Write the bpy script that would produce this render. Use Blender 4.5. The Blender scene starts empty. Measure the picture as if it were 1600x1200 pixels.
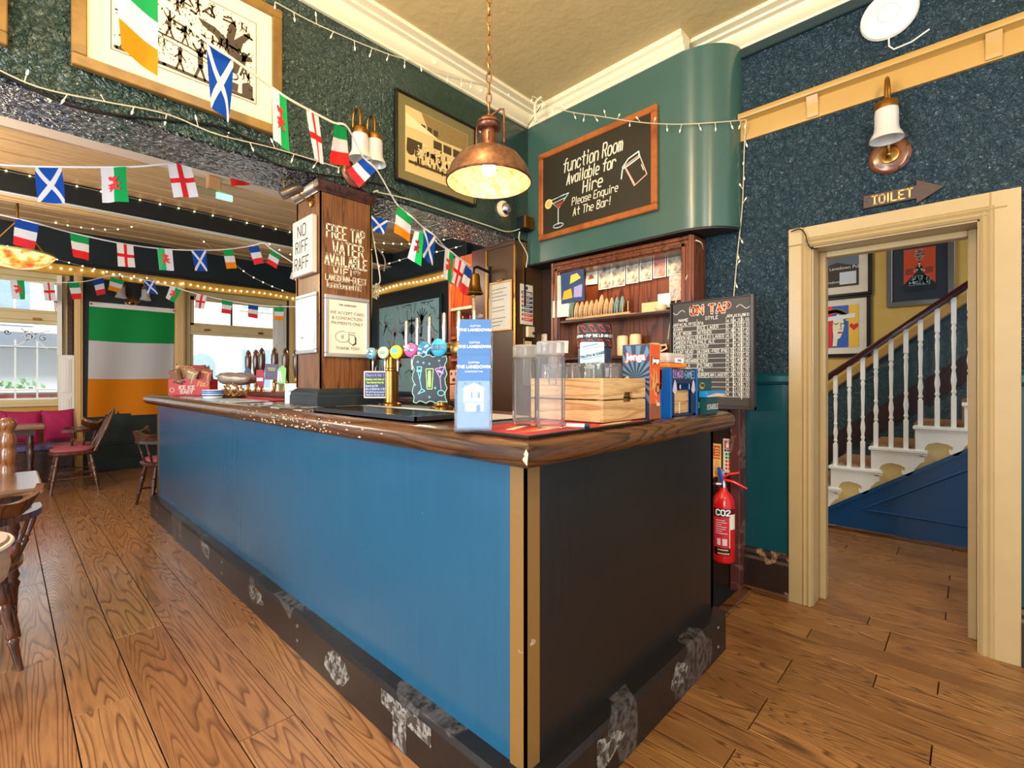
import bpy, bmesh, math, random
from mathutils import Vector, Matrix, noise as mnoise
random.seed(7)
PI = math.pi
SC = bpy.context.scene
COL = SC.collection
# ---------------------------------------------------------------- camera
FPX, TH, CH, VH = 754.5, math.radians(43.54), 1.30, 592.0
cd = bpy.data.cameras.new('camera')
cam = bpy.data.objects.new('camera', cd)
COL.objects.link(cam)
cd.sensor_width = 36.0
cd.lens = FPX / 1600.0 * 36.0
cd.shift_y = (VH - 600.0) / 1600.0
cd.clip_start = 0.02
cam.location = (0, 0, CH)
cam.rotation_euler = (PI / 2, 0, TH - PI / 2)
SC.camera = cam
# ---------------------------------------------------------------- world, light, exposure
SC.view_settings.view_transform = 'Standard'
SC.view_settings.look = 'None'
SC.view_settings.exposure = 0.55
SC.view_settings.gamma = 1.0
SC.view_settings.use_curve_mapping = False
w = bpy.data.worlds.new('sky')
SC.world = w
w.use_nodes = True
bg = w.node_tree.nodes['Background']
bg.inputs[0].default_value = (0.86, 0.93, 1.0, 1)
bg.inputs[1].default_value = 0.70

def lamp(name, kind, loc, energy, col, size=0.1, size_y=None, rot=(0, 0, 0), spread=None):
    d = bpy.data.lights.new(name, kind)
    d.energy = energy
    d.color = col
    if kind == 'AREA':
        d.size = size
        if size_y:
            d.shape = 'RECTANGLE'
            d.size_y = size_y
        if spread:
            d.spread = spread
    else:
        d.shadow_soft_size = size
    o = bpy.data.objects.new(name, d)
    COL.objects.link(o)
    o.location = loc
    o.rotation_euler = rot
    return o

WARM = (1.0, 0.72, 0.38)
DAY = (0.86, 0.93, 1.0)
# daylight of the front room's own windows (left of and behind the view)
lamp('daylight_window', 'AREA', (-3.0, 2.0, 1.65), 120, DAY, 1.5, 1.8, (PI / 2, 0, -PI / 2))
lamp('daylight_window', 'AREA', (-2.0, -1.7, 1.9), 85, (1.0, 0.95, 0.86), 0.7, 2.2, (PI / 2, 0, math.radians(-50)))
# ceiling lamps of the front room, out of frame
lamp('unseen_warm_lamp', 'POINT', (-1.0, 1.0, 2.75), 42, WARM, 0.10)
lamp('unseen_warm_lamp', 'POINT', (1.1, -0.5, 2.8), 42, WARM, 0.10)
# unseen warm lamps added above the frame for glints on wall and boxing
lamp('unseen_warm_lamp', 'POINT', (0.85, 1.28, 3.12), 30, WARM, 0.09)
lamp('unseen_warm_lamp', 'POINT', (0.25, 1.65, 3.0), 9, WARM, 0.07)
# hallway daylight
lamp('hall_light', 'AREA', (4.3, 1.9, 2.6), 30, (1.0, 0.95, 0.86), 0.8, 0.8, (math.radians(35), 0, math.radians(190)))
# unseen fill lights added in the back room
lamp('back_room_fill', 'POINT', (-0.9, 6.0, 2.5), 65, (1.0, 0.80, 0.55), 0.15)
lamp('back_room_fill', 'POINT', (2.6, 3.7, 2.25), 30, (1.0, 0.80, 0.55), 0.12)
lamp('street_fill', 'AREA', (1.5, 10.4, 7.5), 1250, (1.0, 0.98, 0.95), 12.0, 3.0, (math.radians(40), 0, 0))  # area light added over the street to brighten the view outside
# strip light behind the bar
lamp('shelf_light', 'AREA', (3.42, 3.6, 2.35), 6, (1.0, 0.55, 0.25), 0.1, 0.9, (0, 0, 0))
lamp('shelf_light', 'AREA', (3.06, 1.85, 2.08), 1.2, (1.0, 0.6, 0.32), 0.05, 0.8, (0, math.radians(-20), 0))

# ---------------------------------------------------------------- geometry helpers
def ray(u):
    k = (u - 800.0) / FPX
    return math.cos(TH) + k * math.sin(TH), math.sin(TH) - k * math.cos(TH)

def at(u, v, X=None, Y=None, Z=None, D=None):
    """point of the photograph (1600x1200) on a plane of the room"""
    dx, dy = ray(u)
    dz = (VH - v) / FPX
    if X is not None: t = X / dx
    elif Y is not None: t = Y / dy
    elif Z is not None: t = (Z - CH) / dz
    else: t = D
    return Vector((t * dx, t * dy, CH + t * dz))

class MB:
    def __init__(s):
        s.v, s.f, s.m, s.mi, s.uv = [], [], [], 0, {}
    def add(s, vs, fs, M=None):
        o = len(s.v)
        for p in vs:
            p = Vector(p)
            s.v.append(M @ p if M is not None else p)
        for f in fs:
            s.f.append(tuple(i + o for i in f)); s.m.append(s.mi)
        return s
    def box(s, x0, y0, z0, x1, y1, z1, M=None):
        if x0 > x1: x0, x1 = x1, x0
        if y0 > y1: y0, y1 = y1, y0
        if z0 > z1: z0, z1 = z1, z0
        return s.add([(x0,y0,z0),(x1,y0,z0),(x1,y1,z0),(x0,y1,z0),(x0,y0,z1),(x1,y0,z1),(x1,y1,z1),(x0,y1,z1)],
              [(0,3,2,1),(4,5,6,7),(0,1,5,4),(1,2,6,5),(2,3,7,6),(3,0,4,7)], M)
    def boxc(s, c, d, M=None):
        return s.box(c[0]-d[0]/2, c[1]-d[1]/2, c[2]-d[2]/2, c[0]+d[0]/2, c[1]+d[1]/2, c[2]+d[2]/2, M)
    def ring(s, rings, closed=True, cap0=True, cap1=True, M=None):
        n = len(rings[0]); vs = [p for r in rings for p in r]; fs = []
        for i in range(len(rings) - 1):
            for j in range(n if closed else n - 1):
                a, b = i*n+j, i*n+(j+1) % n
                fs.append((a, b, b+n, a+n))
        if cap0: fs.append(tuple(range(n-1, -1, -1)))
        if cap1: fs.append(tuple(range((len(rings)-1)*n, len(rings)*n)))
        return s.add(vs, fs, M)
    def tube(s, pts, r, n=8, M=None, cap=True):
        pts = [Vector(p) for p in pts]
        rs = r if isinstance(r, (list, tuple)) else [r]*len(pts)
        rings, prev = [], None
        for i, p in enumerate(pts):
            t = (pts[min(i+1, len(pts)-1)] - pts[max(i-1, 0)])
            if t.length < 1e-9: t = Vector((0,0,1))
            t.normalize()
            if prev is None:
                a = Vector((0,0,1)) if abs(t.z) < 0.9 else Vector((1,0,0))
                x = t.cross(a).normalized()
            else:
                x = (prev - t * prev.dot(t))
                x = x.normalized() if x.length > 1e-6 else t.orthogonal().normalized()
            prev = x; y = t.cross(x)
            rings.append([p + (x*math.cos(2*PI*j/n) + y*math.sin(2*PI*j/n))*rs[i] for j in range(n)])
        return s.ring(rings, True, cap, cap, M)
    def cyl(s, p0, p1, r0, r1=None, n=14, M=None):
        return s.tube([p0, p1], [r0, r0 if r1 is None else r1], n, M)
    def lathe(s, prof, c=(0,0,0), n=20, M=None, cap=True, sx=1, sy=1):
        rings = [[(c[0]+r*sx*math.cos(2*PI*j/n), c[1]+r*sy*math.sin(2*PI*j/n), c[2]+z) for j in range(n)] for r, z in prof]
        return s.ring(rings, True, cap and prof[0][0] > 1e-5, cap and prof[-1][0] > 1e-5, M)
    def turned(s, p0, p1, prof, n=10, M=None):
        """lathe along a segment; prof = [(t, r)]"""
        p0, p1 = Vector(p0), Vector(p1)
        d = p1 - p0; t = d.normalized(); x = t.orthogonal().normalized(); y = t.cross(x)
        rings = [[p0 + d*tt + (x*math.cos(2*PI*j/n) + y*math.sin(2*PI*j/n))*r for j in range(n)] for tt, r in prof]
        return s.ring(rings, True, True, True, M)
    def prism(s, poly, y0, y1, M=None):
        """polygon in (x, z), extruded along y"""
        n = len(poly)
        vs = [(x, y0, z) for x, z in poly] + [(x, y1, z) for x, z in poly]
        fs = [tuple(range(n)), tuple(range(2*n-1, n-1, -1))] + [(i, i+n, (i+1) % n + n, (i+1) % n) for i in range(n)]
        return s.add(vs, fs, M)
    def prismz(s, poly, z0, z1, M=None):
        n = len(poly)
        vs = [(x, y, z0) for x, y in poly] + [(x, y, z1) for x, y in poly]
        fs = [tuple(range(n-1, -1, -1)), tuple(range(n, 2*n))] + [(i, (i+1) % n, (i+1) % n + n, i+n) for i in range(n)]
        return s.add(vs, fs, M)
    def sweep(s, prof, path, M=None, closed=False):
        """profile (offset to the right of travel, z) swept along a flat path with mitres"""
        P = [Vector((p[0], p[1])) for p in path]; n = len(P); rings = []
        for i in range(n):
            dirs = []
            if i > 0 or closed: dirs.append((P[i] - P[i-1]).normalized())
            if i < n-1 or closed: dirs.append((P[(i+1) % n] - P[i]).normalized())
            ns = [Vector((d.y, -d.x)) for d in dirs]
            m = ns[0] if len(ns) == 1 else (ns[0] + ns[1]).normalized()
            k = 1.0 / max(0.25, m.dot(ns[0]))
            rings.append([(P[i].x + m.x*o*k, P[i].y + m.y*o*k, z) for o, z in prof])
        if closed: rings.append(rings[0])
        return s.ring(rings, True, not closed, not closed, M)
    def disc(s, c, r, n=10, y=0.0, rz=None, M=None):
        rz = rz or r
        return s.add([(c[0] + r*math.cos(2*PI*j/n), y, c[1] + rz*math.sin(2*PI*j/n)) for j in range(n)], [tuple(range(n))], M)
    def flat(s, poly, y=0.0, M=None):
        return s.add([(p[0], y, p[1]) for p in poly], [tuple(range(len(poly)))], M)
    def rect(s, x0, z0, x1, z1, y=0.0, M=None):
        return s.flat([(x0,z0),(x1,z0),(x1,z1),(x0,z1)], y, M)
    def line(s, pts, w, y=0.0, M=None, dots=True):
        """flat stroke of width w in the (x, z) plane"""
        h = w/2
        for a, b in zip(pts[:-1], pts[1:]):
            d = Vector((b[0]-a[0], b[1]-a[1]))
            if d.length < 1e-9: d = Vector((1e-4, 0))
            d.normalize(); nx, nz = -d.y*h, d.x*h
            s.flat([(a[0]-nx, a[1]-nz), (b[0]-nx, b[1]-nz), (b[0]+nx, b[1]+nz), (a[0]+nx, a[1]+nz)], y, M)
        if dots:
            for a in pts: s.disc(a, h, 7, y, None, M)
        return s
    def text(s, txt, x, z, h, w, y=0.0, M=None, align='l', aspect=0.62, slant=0.0, jitter=0.0, gap=1.55, fit=None, fitmax=None):
        cw = h/6.0*aspect*1.6
        tot = sum(g_adv(c) for c in txt)*3.6*gap*cw - (3.6*gap-4)*cw
        if fit or (fitmax and tot > fitmax):
            cw *= (fit or fitmax)/tot; tot = fit or fitmax
        adv = [g_adv(c)*3.6*gap*cw for c in txt]
        cx = x - (tot/2 if align == 'c' else tot if align == 'r' else 0)
        for c, a in zip(txt, adv):
            dz = random.uniform(-jitter, jitter)*h
            g = GL.get(c)
            if g:
                for st in g:
                    s.line([(cx + (px - (4-(g_adv(c)*3.6*gap-(3.6*gap-4)))/2)*cw + (pz-2)*slant*h/6, z + dz + (pz-2)*h/6.0) for px, pz in st], w, y, M)
            cx += a
        return s

_G = {'A':'022842 1434','B':'020838473605 053544433202','C':'4738180703123243','D':'0208 082846442202','E':'48080242 0535','F':'480802 0535',
'G':'47381807031232434525','H':'0208 4842 0545','I':'2228','J':'3833221203','K':'0208 4805 0542','L':'080242','M':'0208254842','N':'02084248',
'O':'180703123243473818','P':'02083847463505','Q':'180703123243473818 2442','R':'02083847463505 2542','S':'473818070615354443321203','T':'0848 2822',
'U':'080312324348','V':'082248','W':'0812253248','X':'0842 4802','Y':'0825 4825 2522','Z':'08480242','0':'180703123243473818','1':'172822','2':'07183847460242',
'3':'071838474635 2535444332120 3'.replace(' 3','3'),'4':'380444 3832','5':'480805354443321203','6':'3818070312324344351504','7':'084812','8':'183847463515060718 153544433212030415','9':'4635150607183847433212',
'a':'4642 4536160503123243','b':'0208 0516364543321203','c':'4536160503123243','d':'4842 4536160503123243','e':'044445361605031232','f':'48382722 0646','g':'4641301001 4536160503123243','h':'0208 0516364542',
'i':'2226 2728','j':'262110 2728','k':'0208 4604 1542','l':'2822','m':'0206 05162522 25364542','n':'0206 0516364542','o':'160503123243453616','p':'0600 0516364543321203','q':'4640 4536160503123243','r':'0206 05163645',
's':'45361605143443321203','t':'282332 0646','u':'060312324346 4642','v':'062246','w':'0612253246','x':'0642 4602','y':'0622 4610','z':'06460242',
'!':'2824 2322','.':'2223','-':'0545',':':'2223 2526','/':'0248','(':'38252432',')':'18353412','%':'0248 0708 4243','&':'420718283705031222 4432',"'":'2827',',':'2321','+':'0545 2327'}
GL = {c: [[(int(st[i]), int(st[i+1])) for i in range(0, len(st)-1, 2)] for st in t.split()] for c, t in _G.items()}
def g_adv(c):
    if c in "Iil!.:',j()": return 0.62
    if c == ' ': return 0.6
    return 1.0

def ob(name, mb, mats, parent=None, smooth=False, bevel=0.0, loc=None, rot=None, seg=1):
    me = bpy.data.meshes.new(name)
    me.from_pydata([tuple(v) for v in mb.v], [], mb.f)
    mats = mats if isinstance(mats, (list, tuple)) else [mats]
    for m in mats: me.materials.append(m)
    if len(mats) > 1:
        for p, i in zip(me.polygons, mb.m): p.material_index = i
    me.update()
    if smooth:
        for p in me.polygons: p.use_smooth = True
        me.set_sharp_from_angle(angle=math.radians(smooth if smooth is not True else 40))
    o = bpy.data.objects.new(name, me)
    COL.objects.link(o)
    if parent is not None: o.parent = parent
    if loc is not None: o.location = loc
    if rot is not None: o.rotation_euler = rot
    if bevel:
        b = o.modifiers.new('bevel', 'BEVEL'); b.width = bevel; b.segments = seg; b.limit_method = 'ANGLE'; b.angle_limit = math.radians(40)
    return o

def thing(name, label, cat, loc=(0, 0, 0), rz=0.0, group=None):
    o = bpy.data.objects.new(name, None)
    COL.objects.link(o)
    o.empty_display_size = 0.05
    o.location = loc
    o.rotation_euler = (0, 0, rz)
    o['label'] = label; o['category'] = cat
    if group: o['group'] = group
    return o

def tag(o, label, cat, group=None):
    o['label'] = label; o['category'] = cat
    if group: o['group'] = group
    return o

def struct(name, mb, mats, parent=None, **k):
    o = ob(name, mb, mats, parent, **k)
    if parent is None: o['kind'] = 'structure'
    return o

def stuff(o):
    o['kind'] = 'stuff'; return o

def dup(root, loc, rz=None, label=None, group=None):
    r = root.copy(); COL.objects.link(r); r.location = loc
    if rz is not None: r.rotation_euler = (0, 0, rz)
    if label: r['label'] = label
    if group: r['group'] = group
    for ch in list(root.children):
        c = ch.copy(); COL.objects.link(c); c.parent = r
        for g in list(ch.children):
            d = g.copy(); COL.objects.link(d); d.parent = c
    return r

def typeset(name, txt, size, m, parent, loc, align='CENTER', ext=0.0004, spacing=1.0, bold=0.0, rot=(PI/2, 0, 0)):
    c = bpy.data.curves.new(name, 'FONT')
    c.body = txt; c.size = size; c.align_x = align; c.extrude = ext; c.space_character = spacing; c.offset = bold
    c.resolution_u = 3
    o = bpy.data.objects.new(name, c); COL.objects.link(o)
    o.parent = parent; o.location = loc; o.rotation_euler = rot
    o.data.materials.append(m)
    return o

def rmat(a, loc=(0, 0, 0)):
    return Matrix.Translation(Vector(loc)) @ Matrix.Rotation(a, 4, 'Z')

FACE_Y = 0.0            # a thing on a wall that faces -Y (local x right, y into wall, z up)
FACE_X = -PI / 2        # a thing on a wall that faces -X

# ---------------------------------------------------------------- materials
def S(r, g, b):
    f = lambda c: (c/255/12.92 if c/255 <= 0.04045 else ((c/255+0.055)/1.055)**2.4)
    return (f(r), f(g), f(b), 1)

def _new(name):
    m = bpy.data.materials.new(name); m.use_nodes = True
    nt = m.node_tree
    return m, nt, nt.nodes['Principled BSDF'], nt.links

def N(nt, t, **k):
    n = nt.nodes.new(t)
    for a, v in k.items(): setattr(n, a, v)
    return n

def mat(name, col, rough=0.5, metal=0.0, var=0.12, vscale=9.0, bump=0.0, bscale=40.0, coat=0.0, spec=0.5, emis=None, estr=0.0, trans=0.0, ior=1.45, sss=0.0, bdist=0.01):
    m, nt, b, L = _new(name)
    b.inputs['Base Color'].default_value = col
    b.inputs['Roughness'].default_value = rough
    b.inputs['Metallic'].default_value = metal
    b.inputs['Specular IOR Level'].default_value = spec
    b.inputs['Coat Weight'].default_value = coat
    b.inputs['Coat Roughness'].default_value = 0.12
    b.inputs['IOR'].default_value = ior
    b.inputs['Transmission Weight'].default_value = trans
    if emis:
        b.inputs['Emission Color'].default_value = emis
        b.inputs['Emission Strength'].default_value = estr
    if var or bump:
        tc = N(nt, 'ShaderNodeTexCoord')
    if var:
        n = N(nt, 'ShaderNodeTexNoise'); n.inputs['Scale'].default_value = vscale; n.inputs['Detail'].default_value = 4
        L.new(tc.outputs['Object'], n.inputs['Vector'])
        mx = N(nt, 'ShaderNodeMix', data_type='RGBA')
        mx.inputs[6].default_value = tuple(c*(1-var) for c in col[:3]) + (1,)
        mx.inputs[7].default_value = tuple(min(1, c*(1+var)) for c in col[:3]) + (1,)
        L.new(n.outputs['Fac'], mx.inputs[0]); L.new(mx.outputs[2], b.inputs['Base Color'])
    if bump:
        n2 = N(nt, 'ShaderNodeTexNoise'); n2.inputs['Scale'].default_value = bscale; n2.inputs['Detail'].default_value = 3
        L.new(tc.outputs['Object'], n2.inputs['Vector'])
        bp = N(nt, 'ShaderNodeBump'); bp.inputs['Strength'].default_value = bump; bp.inputs['Distance'].default_value = bdist
        L.new(n2.outputs['Fac'], bp.inputs['Height']); L.new(bp.outputs[0], b.inputs['Normal'])
    return m

def wood(name, c1, c2, rough=0.35, stretch=(9, 9, 0.9), freq=7.0, dark=None, coat=0.0, bump=0.15, nscale=2.2, linew=0.30):
    """contour-line oak grain; stretch is the squash of object space (small along the grain)"""
    m, nt, b, L = _new(name)
    tc = N(nt, 'ShaderNodeTexCoord'); oi = N(nt, 'ShaderNodeObjectInfo')
    mp = N(nt, 'ShaderNodeMapping'); mp.inputs['Scale'].default_value = stretch
    ad = N(nt, 'ShaderNodeVectorMath', operation='ADD')
    sc = N(nt, 'ShaderNodeVectorMath', operation='SCALE'); sc.inputs[0].default_value = (31, 17, 23)
    L.new(oi.outputs['Random'], sc.inputs['Scale'])
    L.new(tc.outputs['Object'], mp.inputs['Vector']); L.new(mp.outputs[0], ad.inputs[0]); L.new(sc.outputs[0], ad.inputs[1])
    n1 = N(nt, 'ShaderNodeTexNoise'); n1.inputs['Scale'].default_value = nscale*0.25; n1.inputs['Detail'].default_value = 2.5; n1.inputs['Roughness'].default_value = 0.45
    L.new(ad.outputs[0], n1.inputs['Vector'])
    mu = N(nt, 'ShaderNodeMath', operation='MULTIPLY'); mu.inputs[1].default_value = freq*4
    L.new(n1.outputs['Fac'], mu.inputs[0])
    fr = N(nt, 'ShaderNodeMath', operation='FRACT'); L.new(mu.outputs[0], fr.inputs[0])
    rp = N(nt, 'ShaderNodeValToRGB')
    e = rp.color_ramp.elements
    e[0].position = 0.0; e[0].color = (0, 0, 0, 1); e[1].position = 1.0; e[1].color = (0, 0, 0, 1)
    x = rp.color_ramp.elements.new(linew); x.color = (0.85, 0.85, 0.85, 1)
    x = rp.color_ramp.elements.new(0.88); x.color = (1, 1, 1, 1)
    L.new(fr.outputs[0], rp.inputs[0])
    n2 = N(nt, 'ShaderNodeTexNoise'); n2.inputs['Scale'].default_value = nscale*6; n2.inputs['Detail'].default_value = 5
    L.new(ad.outputs[0], n2.inputs['Vector'])
    n3 = N(nt, 'ShaderNodeTexNoise'); n3.inputs['Scale'].default_value = nscale*0.12; n3.inputs['Detail'].default_value = 3
    L.new(ad.outputs[0], n3.inputs['Vector'])
    mA = N(nt, 'ShaderNodeMix', data_type='RGBA'); mA.inputs[6].default_value = c1; mA.inputs[7].default_value = c2
    ad2 = N(nt, 'ShaderNodeMath', operation='ADD'); ad2.inputs[1].default_value = -0.25
    ml = N(nt, 'ShaderNodeMath', operation='MULTIPLY'); ml.inputs[1].default_value = 0.5
    L.new(oi.outputs['Random'], ml.inputs[0])
    ad3 = N(nt, 'ShaderNodeMath', operation='ADD'); L.new(n3.outputs['Fac'], ad3.inputs[0]); L.new(ml.outputs[0], ad3.inputs[1])
    L.new(ad3.outputs[0], ad2.inputs[0]); L.new(ad2.outputs[0], mA.inputs[0])
    mB = N(nt, 'ShaderNodeMix', data_type='RGBA'); mB.inputs[6].default_value = dark or tuple(c*0.35 for c in c1[:3]) + (1,)
    L.new(rp.outputs[0], mB.inputs[0]); L.new(mA.outputs[2], mB.inputs[7])
    mC = N(nt, 'ShaderNodeMix', data_type='RGBA', blend_type='MULTIPLY'); mC.inputs[0].default_value = 0.55
    rp2 = N(nt, 'ShaderNodeValToRGB'); rp2.color_ramp.elements[0].position = 0.30; rp2.color_ramp.elements[0].color = (0.55, 0.5, 0.45, 1); rp2.color_ramp.elements[1].position = 0.55
    L.new(n2.outputs['Fac'], rp2.inputs[0]); L.new(mB.outputs[2], mC.inputs[6]); L.new(rp2.outputs[0], mC.inputs[7])
    L.new(mC.outputs[2], b.inputs['Base Color'])
    b.inputs['Roughness'].default_value = rough; b.inputs['Coat Weight'].default_value = coat; b.inputs['Coat Roughness'].default_value = 0.15
    if bump:
        bp = N(nt, 'ShaderNodeBump'); bp.inputs['Strength'].default_value = bump; bp.inputs['Distance'].default_value = 0.004
        L.new(rp.outputs[0], bp.inputs['Height']); L.new(bp.outputs[0], b.inputs['Normal'])
    return m

def embossed(name, col, rough=0.22, strength=0.8, scale=26.0, fade=None, dist=0.02):
    """painted anaglypta paper: glossy paint over a moulded relief; fade=(axis, a, b) flattens it from a to b"""
    m, nt, b, L = _new(name)
    tc = N(nt, 'ShaderNodeTexCoord')
    n0 = N(nt, 'ShaderNodeTexNoise'); n0.inputs['Scale'].default_value = scale*0.5; n0.inputs['Detail'].default_value = 2
    L.new(tc.outputs['Object'], n0.inputs['Vector'])
    mxv = N(nt, 'ShaderNodeMix', data_type='RGBA'); mxv.inputs[0].default_value = 0.10
    L.new(tc.outputs['Object'], mxv.inputs[6]); L.new(n0.outputs['Color'], mxv.inputs[7])
    n1 = N(nt, 'ShaderNodeTexNoise'); n1.inputs['Scale'].default_value = scale; n1.inputs['Detail'].default_value = 3.5; n1.inputs['Distortion'].default_value = 1.2
    L.new(mxv.outputs[2], n1.inputs['Vector'])
    vo = N(nt, 'ShaderNodeTexVoronoi', feature='SMOOTH_F1'); vo.inputs['Scale'].default_value = scale*1.3
    L.new(mxv.outputs[2], vo.inputs['Vector'])
    ad = N(nt, 'ShaderNodeMath', operation='MULTIPLY_ADD'); ad.inputs[1].default_value = -0.5
    L.new(vo.outputs['Distance'], ad.inputs[0]); L.new(n1.outputs['Fac'], ad.inputs[2])
    bp = N(nt, 'ShaderNodeBump'); bp.inputs['Strength'].default_value = strength; bp.inputs['Distance'].default_value = dist
    L.new(ad.outputs[0], bp.inputs['Height'])
    if fade:
        sx = N(nt, 'ShaderNodeSeparateXYZ'); L.new(tc.outputs['Object'], sx.inputs[0])
        mr = N(nt, 'ShaderNodeMapRange'); mr.inputs[1].default_value = fade[1]; mr.inputs[2].default_value = fade[2]
        mr.inputs[3].default_value = strength; mr.inputs[4].default_value = 0.06
        L.new(sx.outputs[fade[0]], mr.inputs[0]); L.new(mr.outputs[0], bp.inputs['Strength'])
    L.new(bp.outputs[0], b.inputs['Normal'])
    mx = N(nt, 'ShaderNodeMix', data_type='RGBA'); mx.inputs[6].default_value = tuple(c*0.8 for c in col[:3]) + (1,); mx.inputs[7].default_value = tuple(c*1.25 for c in col[:3]) + (1,)
    L.new(n1.outputs['Fac'], mx.inputs[0]); L.new(mx.outputs[2], b.inputs['Base Color'])
    b.inputs['Roughness'].default_value = rough
    b.inputs['Specular IOR Level'].default_value = 0.8
    return m

def uvflag(name, kind):
    """printed bunting cloth, pattern laid out in the flag's own UVs"""
    m, nt, b, L = _new(name)
    tc = N(nt, 'ShaderNodeTexCoord'); sx = N(nt, 'ShaderNodeSeparateXYZ'); L.new(tc.outputs['UV'], sx.inputs[0])
    U, V = sx.outputs[0], sx.outputs[1]
    def mth(op, a, bb=None):
        n = N(nt, 'ShaderNodeMath', operation=op)
        for i, q in enumerate((a, bb)):
            if q is None: continue
            if isinstance(q, (int, float)): n.inputs[i].default_value = q
            else: L.new(q, n.inputs[i])
        return n.outputs[0]
    def mixc(f, a, c):
        n = N(nt, 'ShaderNodeMix', data_type='RGBA'); L.new(f, n.inputs[0])
        for i, q in ((6, a), (7, c)):
            if isinstance(q, tuple): n.inputs[i].default_value = q
            else: L.new(q, n.inputs[i])
        return n.outputs[2]
    wh = S(226, 224, 226)
    tri = {'ireland': (S(30, 160, 80), wh, S(240, 140, 20)), 'italy': (S(20, 150, 80), wh, S(225, 45, 45)), 'france': (S(20, 70, 160), wh, S(225, 45, 55))}
    if kind in tri:
        a, c, d = tri[kind]
        out = mixc(mth('GREATER_THAN', V, 0.6667), mixc(mth('GREATER_THAN', V, 0.3333), d, c), a)
    elif kind == 'wales':
        out = mixc(mth('GREATER_THAN', U, 0.5), wh, S(20, 165, 85))
    elif kind == 'wales_flip':
        out = mixc(mth('GREATER_THAN', U, 0.5), S(60, 185, 110), wh)
    elif kind == 'england':
        f1 = mth('LESS_THAN', mth('ABSOLUTE', mth('SUBTRACT', U, 0.5)), 0.1)
        f2 = mth('LESS_THAN', mth('ABSOLUTE', mth('SUBTRACT', V, 0.5)), 0.07)
        out = mixc(mth('MAXIMUM', f1, f2), wh, S(222, 40, 45))
    else:
        f1 = mth('LESS_THAN', mth('ABSOLUTE', mth('SUBTRACT', U, V)), 0.10)
        f2 = mth('LESS_THAN', mth('ABSOLUTE', mth('SUBTRACT', mth('ADD', U, V), 1.0)), 0.10)
        out = mixc(mth('MAXIMUM', f1, f2), S(15, 75, 170), wh)
    L.new(out, b.inputs['Base Color'])
    b.inputs['Roughness'].default_value = 0.75
    b.inputs['Specular IOR Level'].default_value = 0.2
    tr = N(nt, 'ShaderNodeBsdfTranslucent'); L.new(out, tr.inputs['Color'])
    ms = N(nt, 'ShaderNodeMixShader'); ms.inputs[0].default_value = 0.35
    o = nt.nodes['Material Output']
    L.new(b.outputs[0], ms.inputs[1]); L.new(tr.outputs[0], ms.inputs[2]); L.new(ms.outputs[0], o.inputs[0])
    return m

def glassmat(name, col=(1, 1, 1, 1), rough=0.02, ior=1.45, thin=0.0, milk=0.0):
    """clear glass; thin mixes in plain see-through so panes stay clean"""
    m, nt, b, L = _new(name)
    b.inputs['Base Color'].default_value = col; b.inputs['Roughness'].default_value = rough
    b.inputs['Transmission Weight'].default_value = 1.0; b.inputs['IOR'].default_value = ior
    if thin:
        t = N(nt, 'ShaderNodeBsdfTransparent'); t.inputs[0].default_value = col
        g = N(nt, 'ShaderNodeBsdfGlossy'); g.inputs['Roughness'].default_value = rough
        fr = N(nt, 'ShaderNodeFresnel'); fr.inputs[0].default_value = ior
        ms = N(nt, 'ShaderNodeMixShader'); L.new(fr.outputs[0], ms.inputs[0]); L.new(t.outputs[0], ms.inputs[1]); L.new(g.outputs[0], ms.inputs[2])
        out = ms.outputs[0]
        if milk:
            df = N(nt, 'ShaderNodeBsdfDiffuse'); df.inputs[0].default_value = (0.9, 0.92, 0.94, 1)
            tl = N(nt, 'ShaderNodeBsdfTranslucent'); tl.inputs[0].default_value = (0.9, 0.92, 0.94, 1)
            m2 = N(nt, 'ShaderNodeMixShader'); L.new(df.outputs[0], m2.inputs[1]); L.new(tl.outputs[0], m2.inputs[2])
            m3 = N(nt, 'ShaderNodeMixShader'); m3.inputs[0].default_value = milk; L.new(out, m3.inputs[1]); L.new(m2.outputs[0], m3.inputs[2])
            out = m3.outputs[0]
        L.new(out, nt.nodes['Material Output'].inputs[0])
    return m

K = {}
K['teal_wall'] = embossed('teal_embossed_paper', S(31, 57, 50), 0.16, 1.0, 36, (0, 1.35, 2.1), 0.03)
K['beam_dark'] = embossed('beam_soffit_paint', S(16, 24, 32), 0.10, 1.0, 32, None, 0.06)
K['blue_wall'] = embossed('blue_embossed_paper', S(36, 62, 76), 0.17, 1.0, 46, None, 0.03)
K['teal_smooth'] = mat('teal_smooth_paint', S(14, 66, 76), 0.3, var=0.15, vscale=4, bump=0.08, bscale=30)
K['soffit'] = mat('green_boxing_paint', S(58, 92, 84), 0.24, var=0.10, vscale=3, bump=0.05, bscale=14)
K['ceiling'] = mat('cream_ceiling', S(206, 182, 128), 0.55, var=0.06, vscale=3, bump=0.22, bscale=14, bdist=0.02)
K['cornice'] = mat('cream_cornice', S(240, 226, 190), 0.45, var=0.04)
K['cream'] = mat('yellow_cream_gloss', S(178, 141, 76), 0.3, var=0.06, vscale=14, bump=0.06, bscale=25)
K['cream_door'] = mat('door_cream_gloss', S(172, 149, 106), 0.32, var=0.08, vscale=10, bump=0.08, bscale=18)
K['white'] = mat('white_gloss', S(232, 230, 224), 0.35, var=0.03)
K['paper'] = mat('paper', S(236, 230, 214), 0.7, var=0.03)
K['black'] = mat('black_matt', S(18, 18, 19), 0.5, var=0.1)
K['blackgloss'] = mat('black_gloss', S(16, 17, 20), 0.2, var=0.1)
K['brass'] = mat('brass', S(168, 124, 62), 0.28, 1.0, var=0.2, vscale=30)
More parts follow.
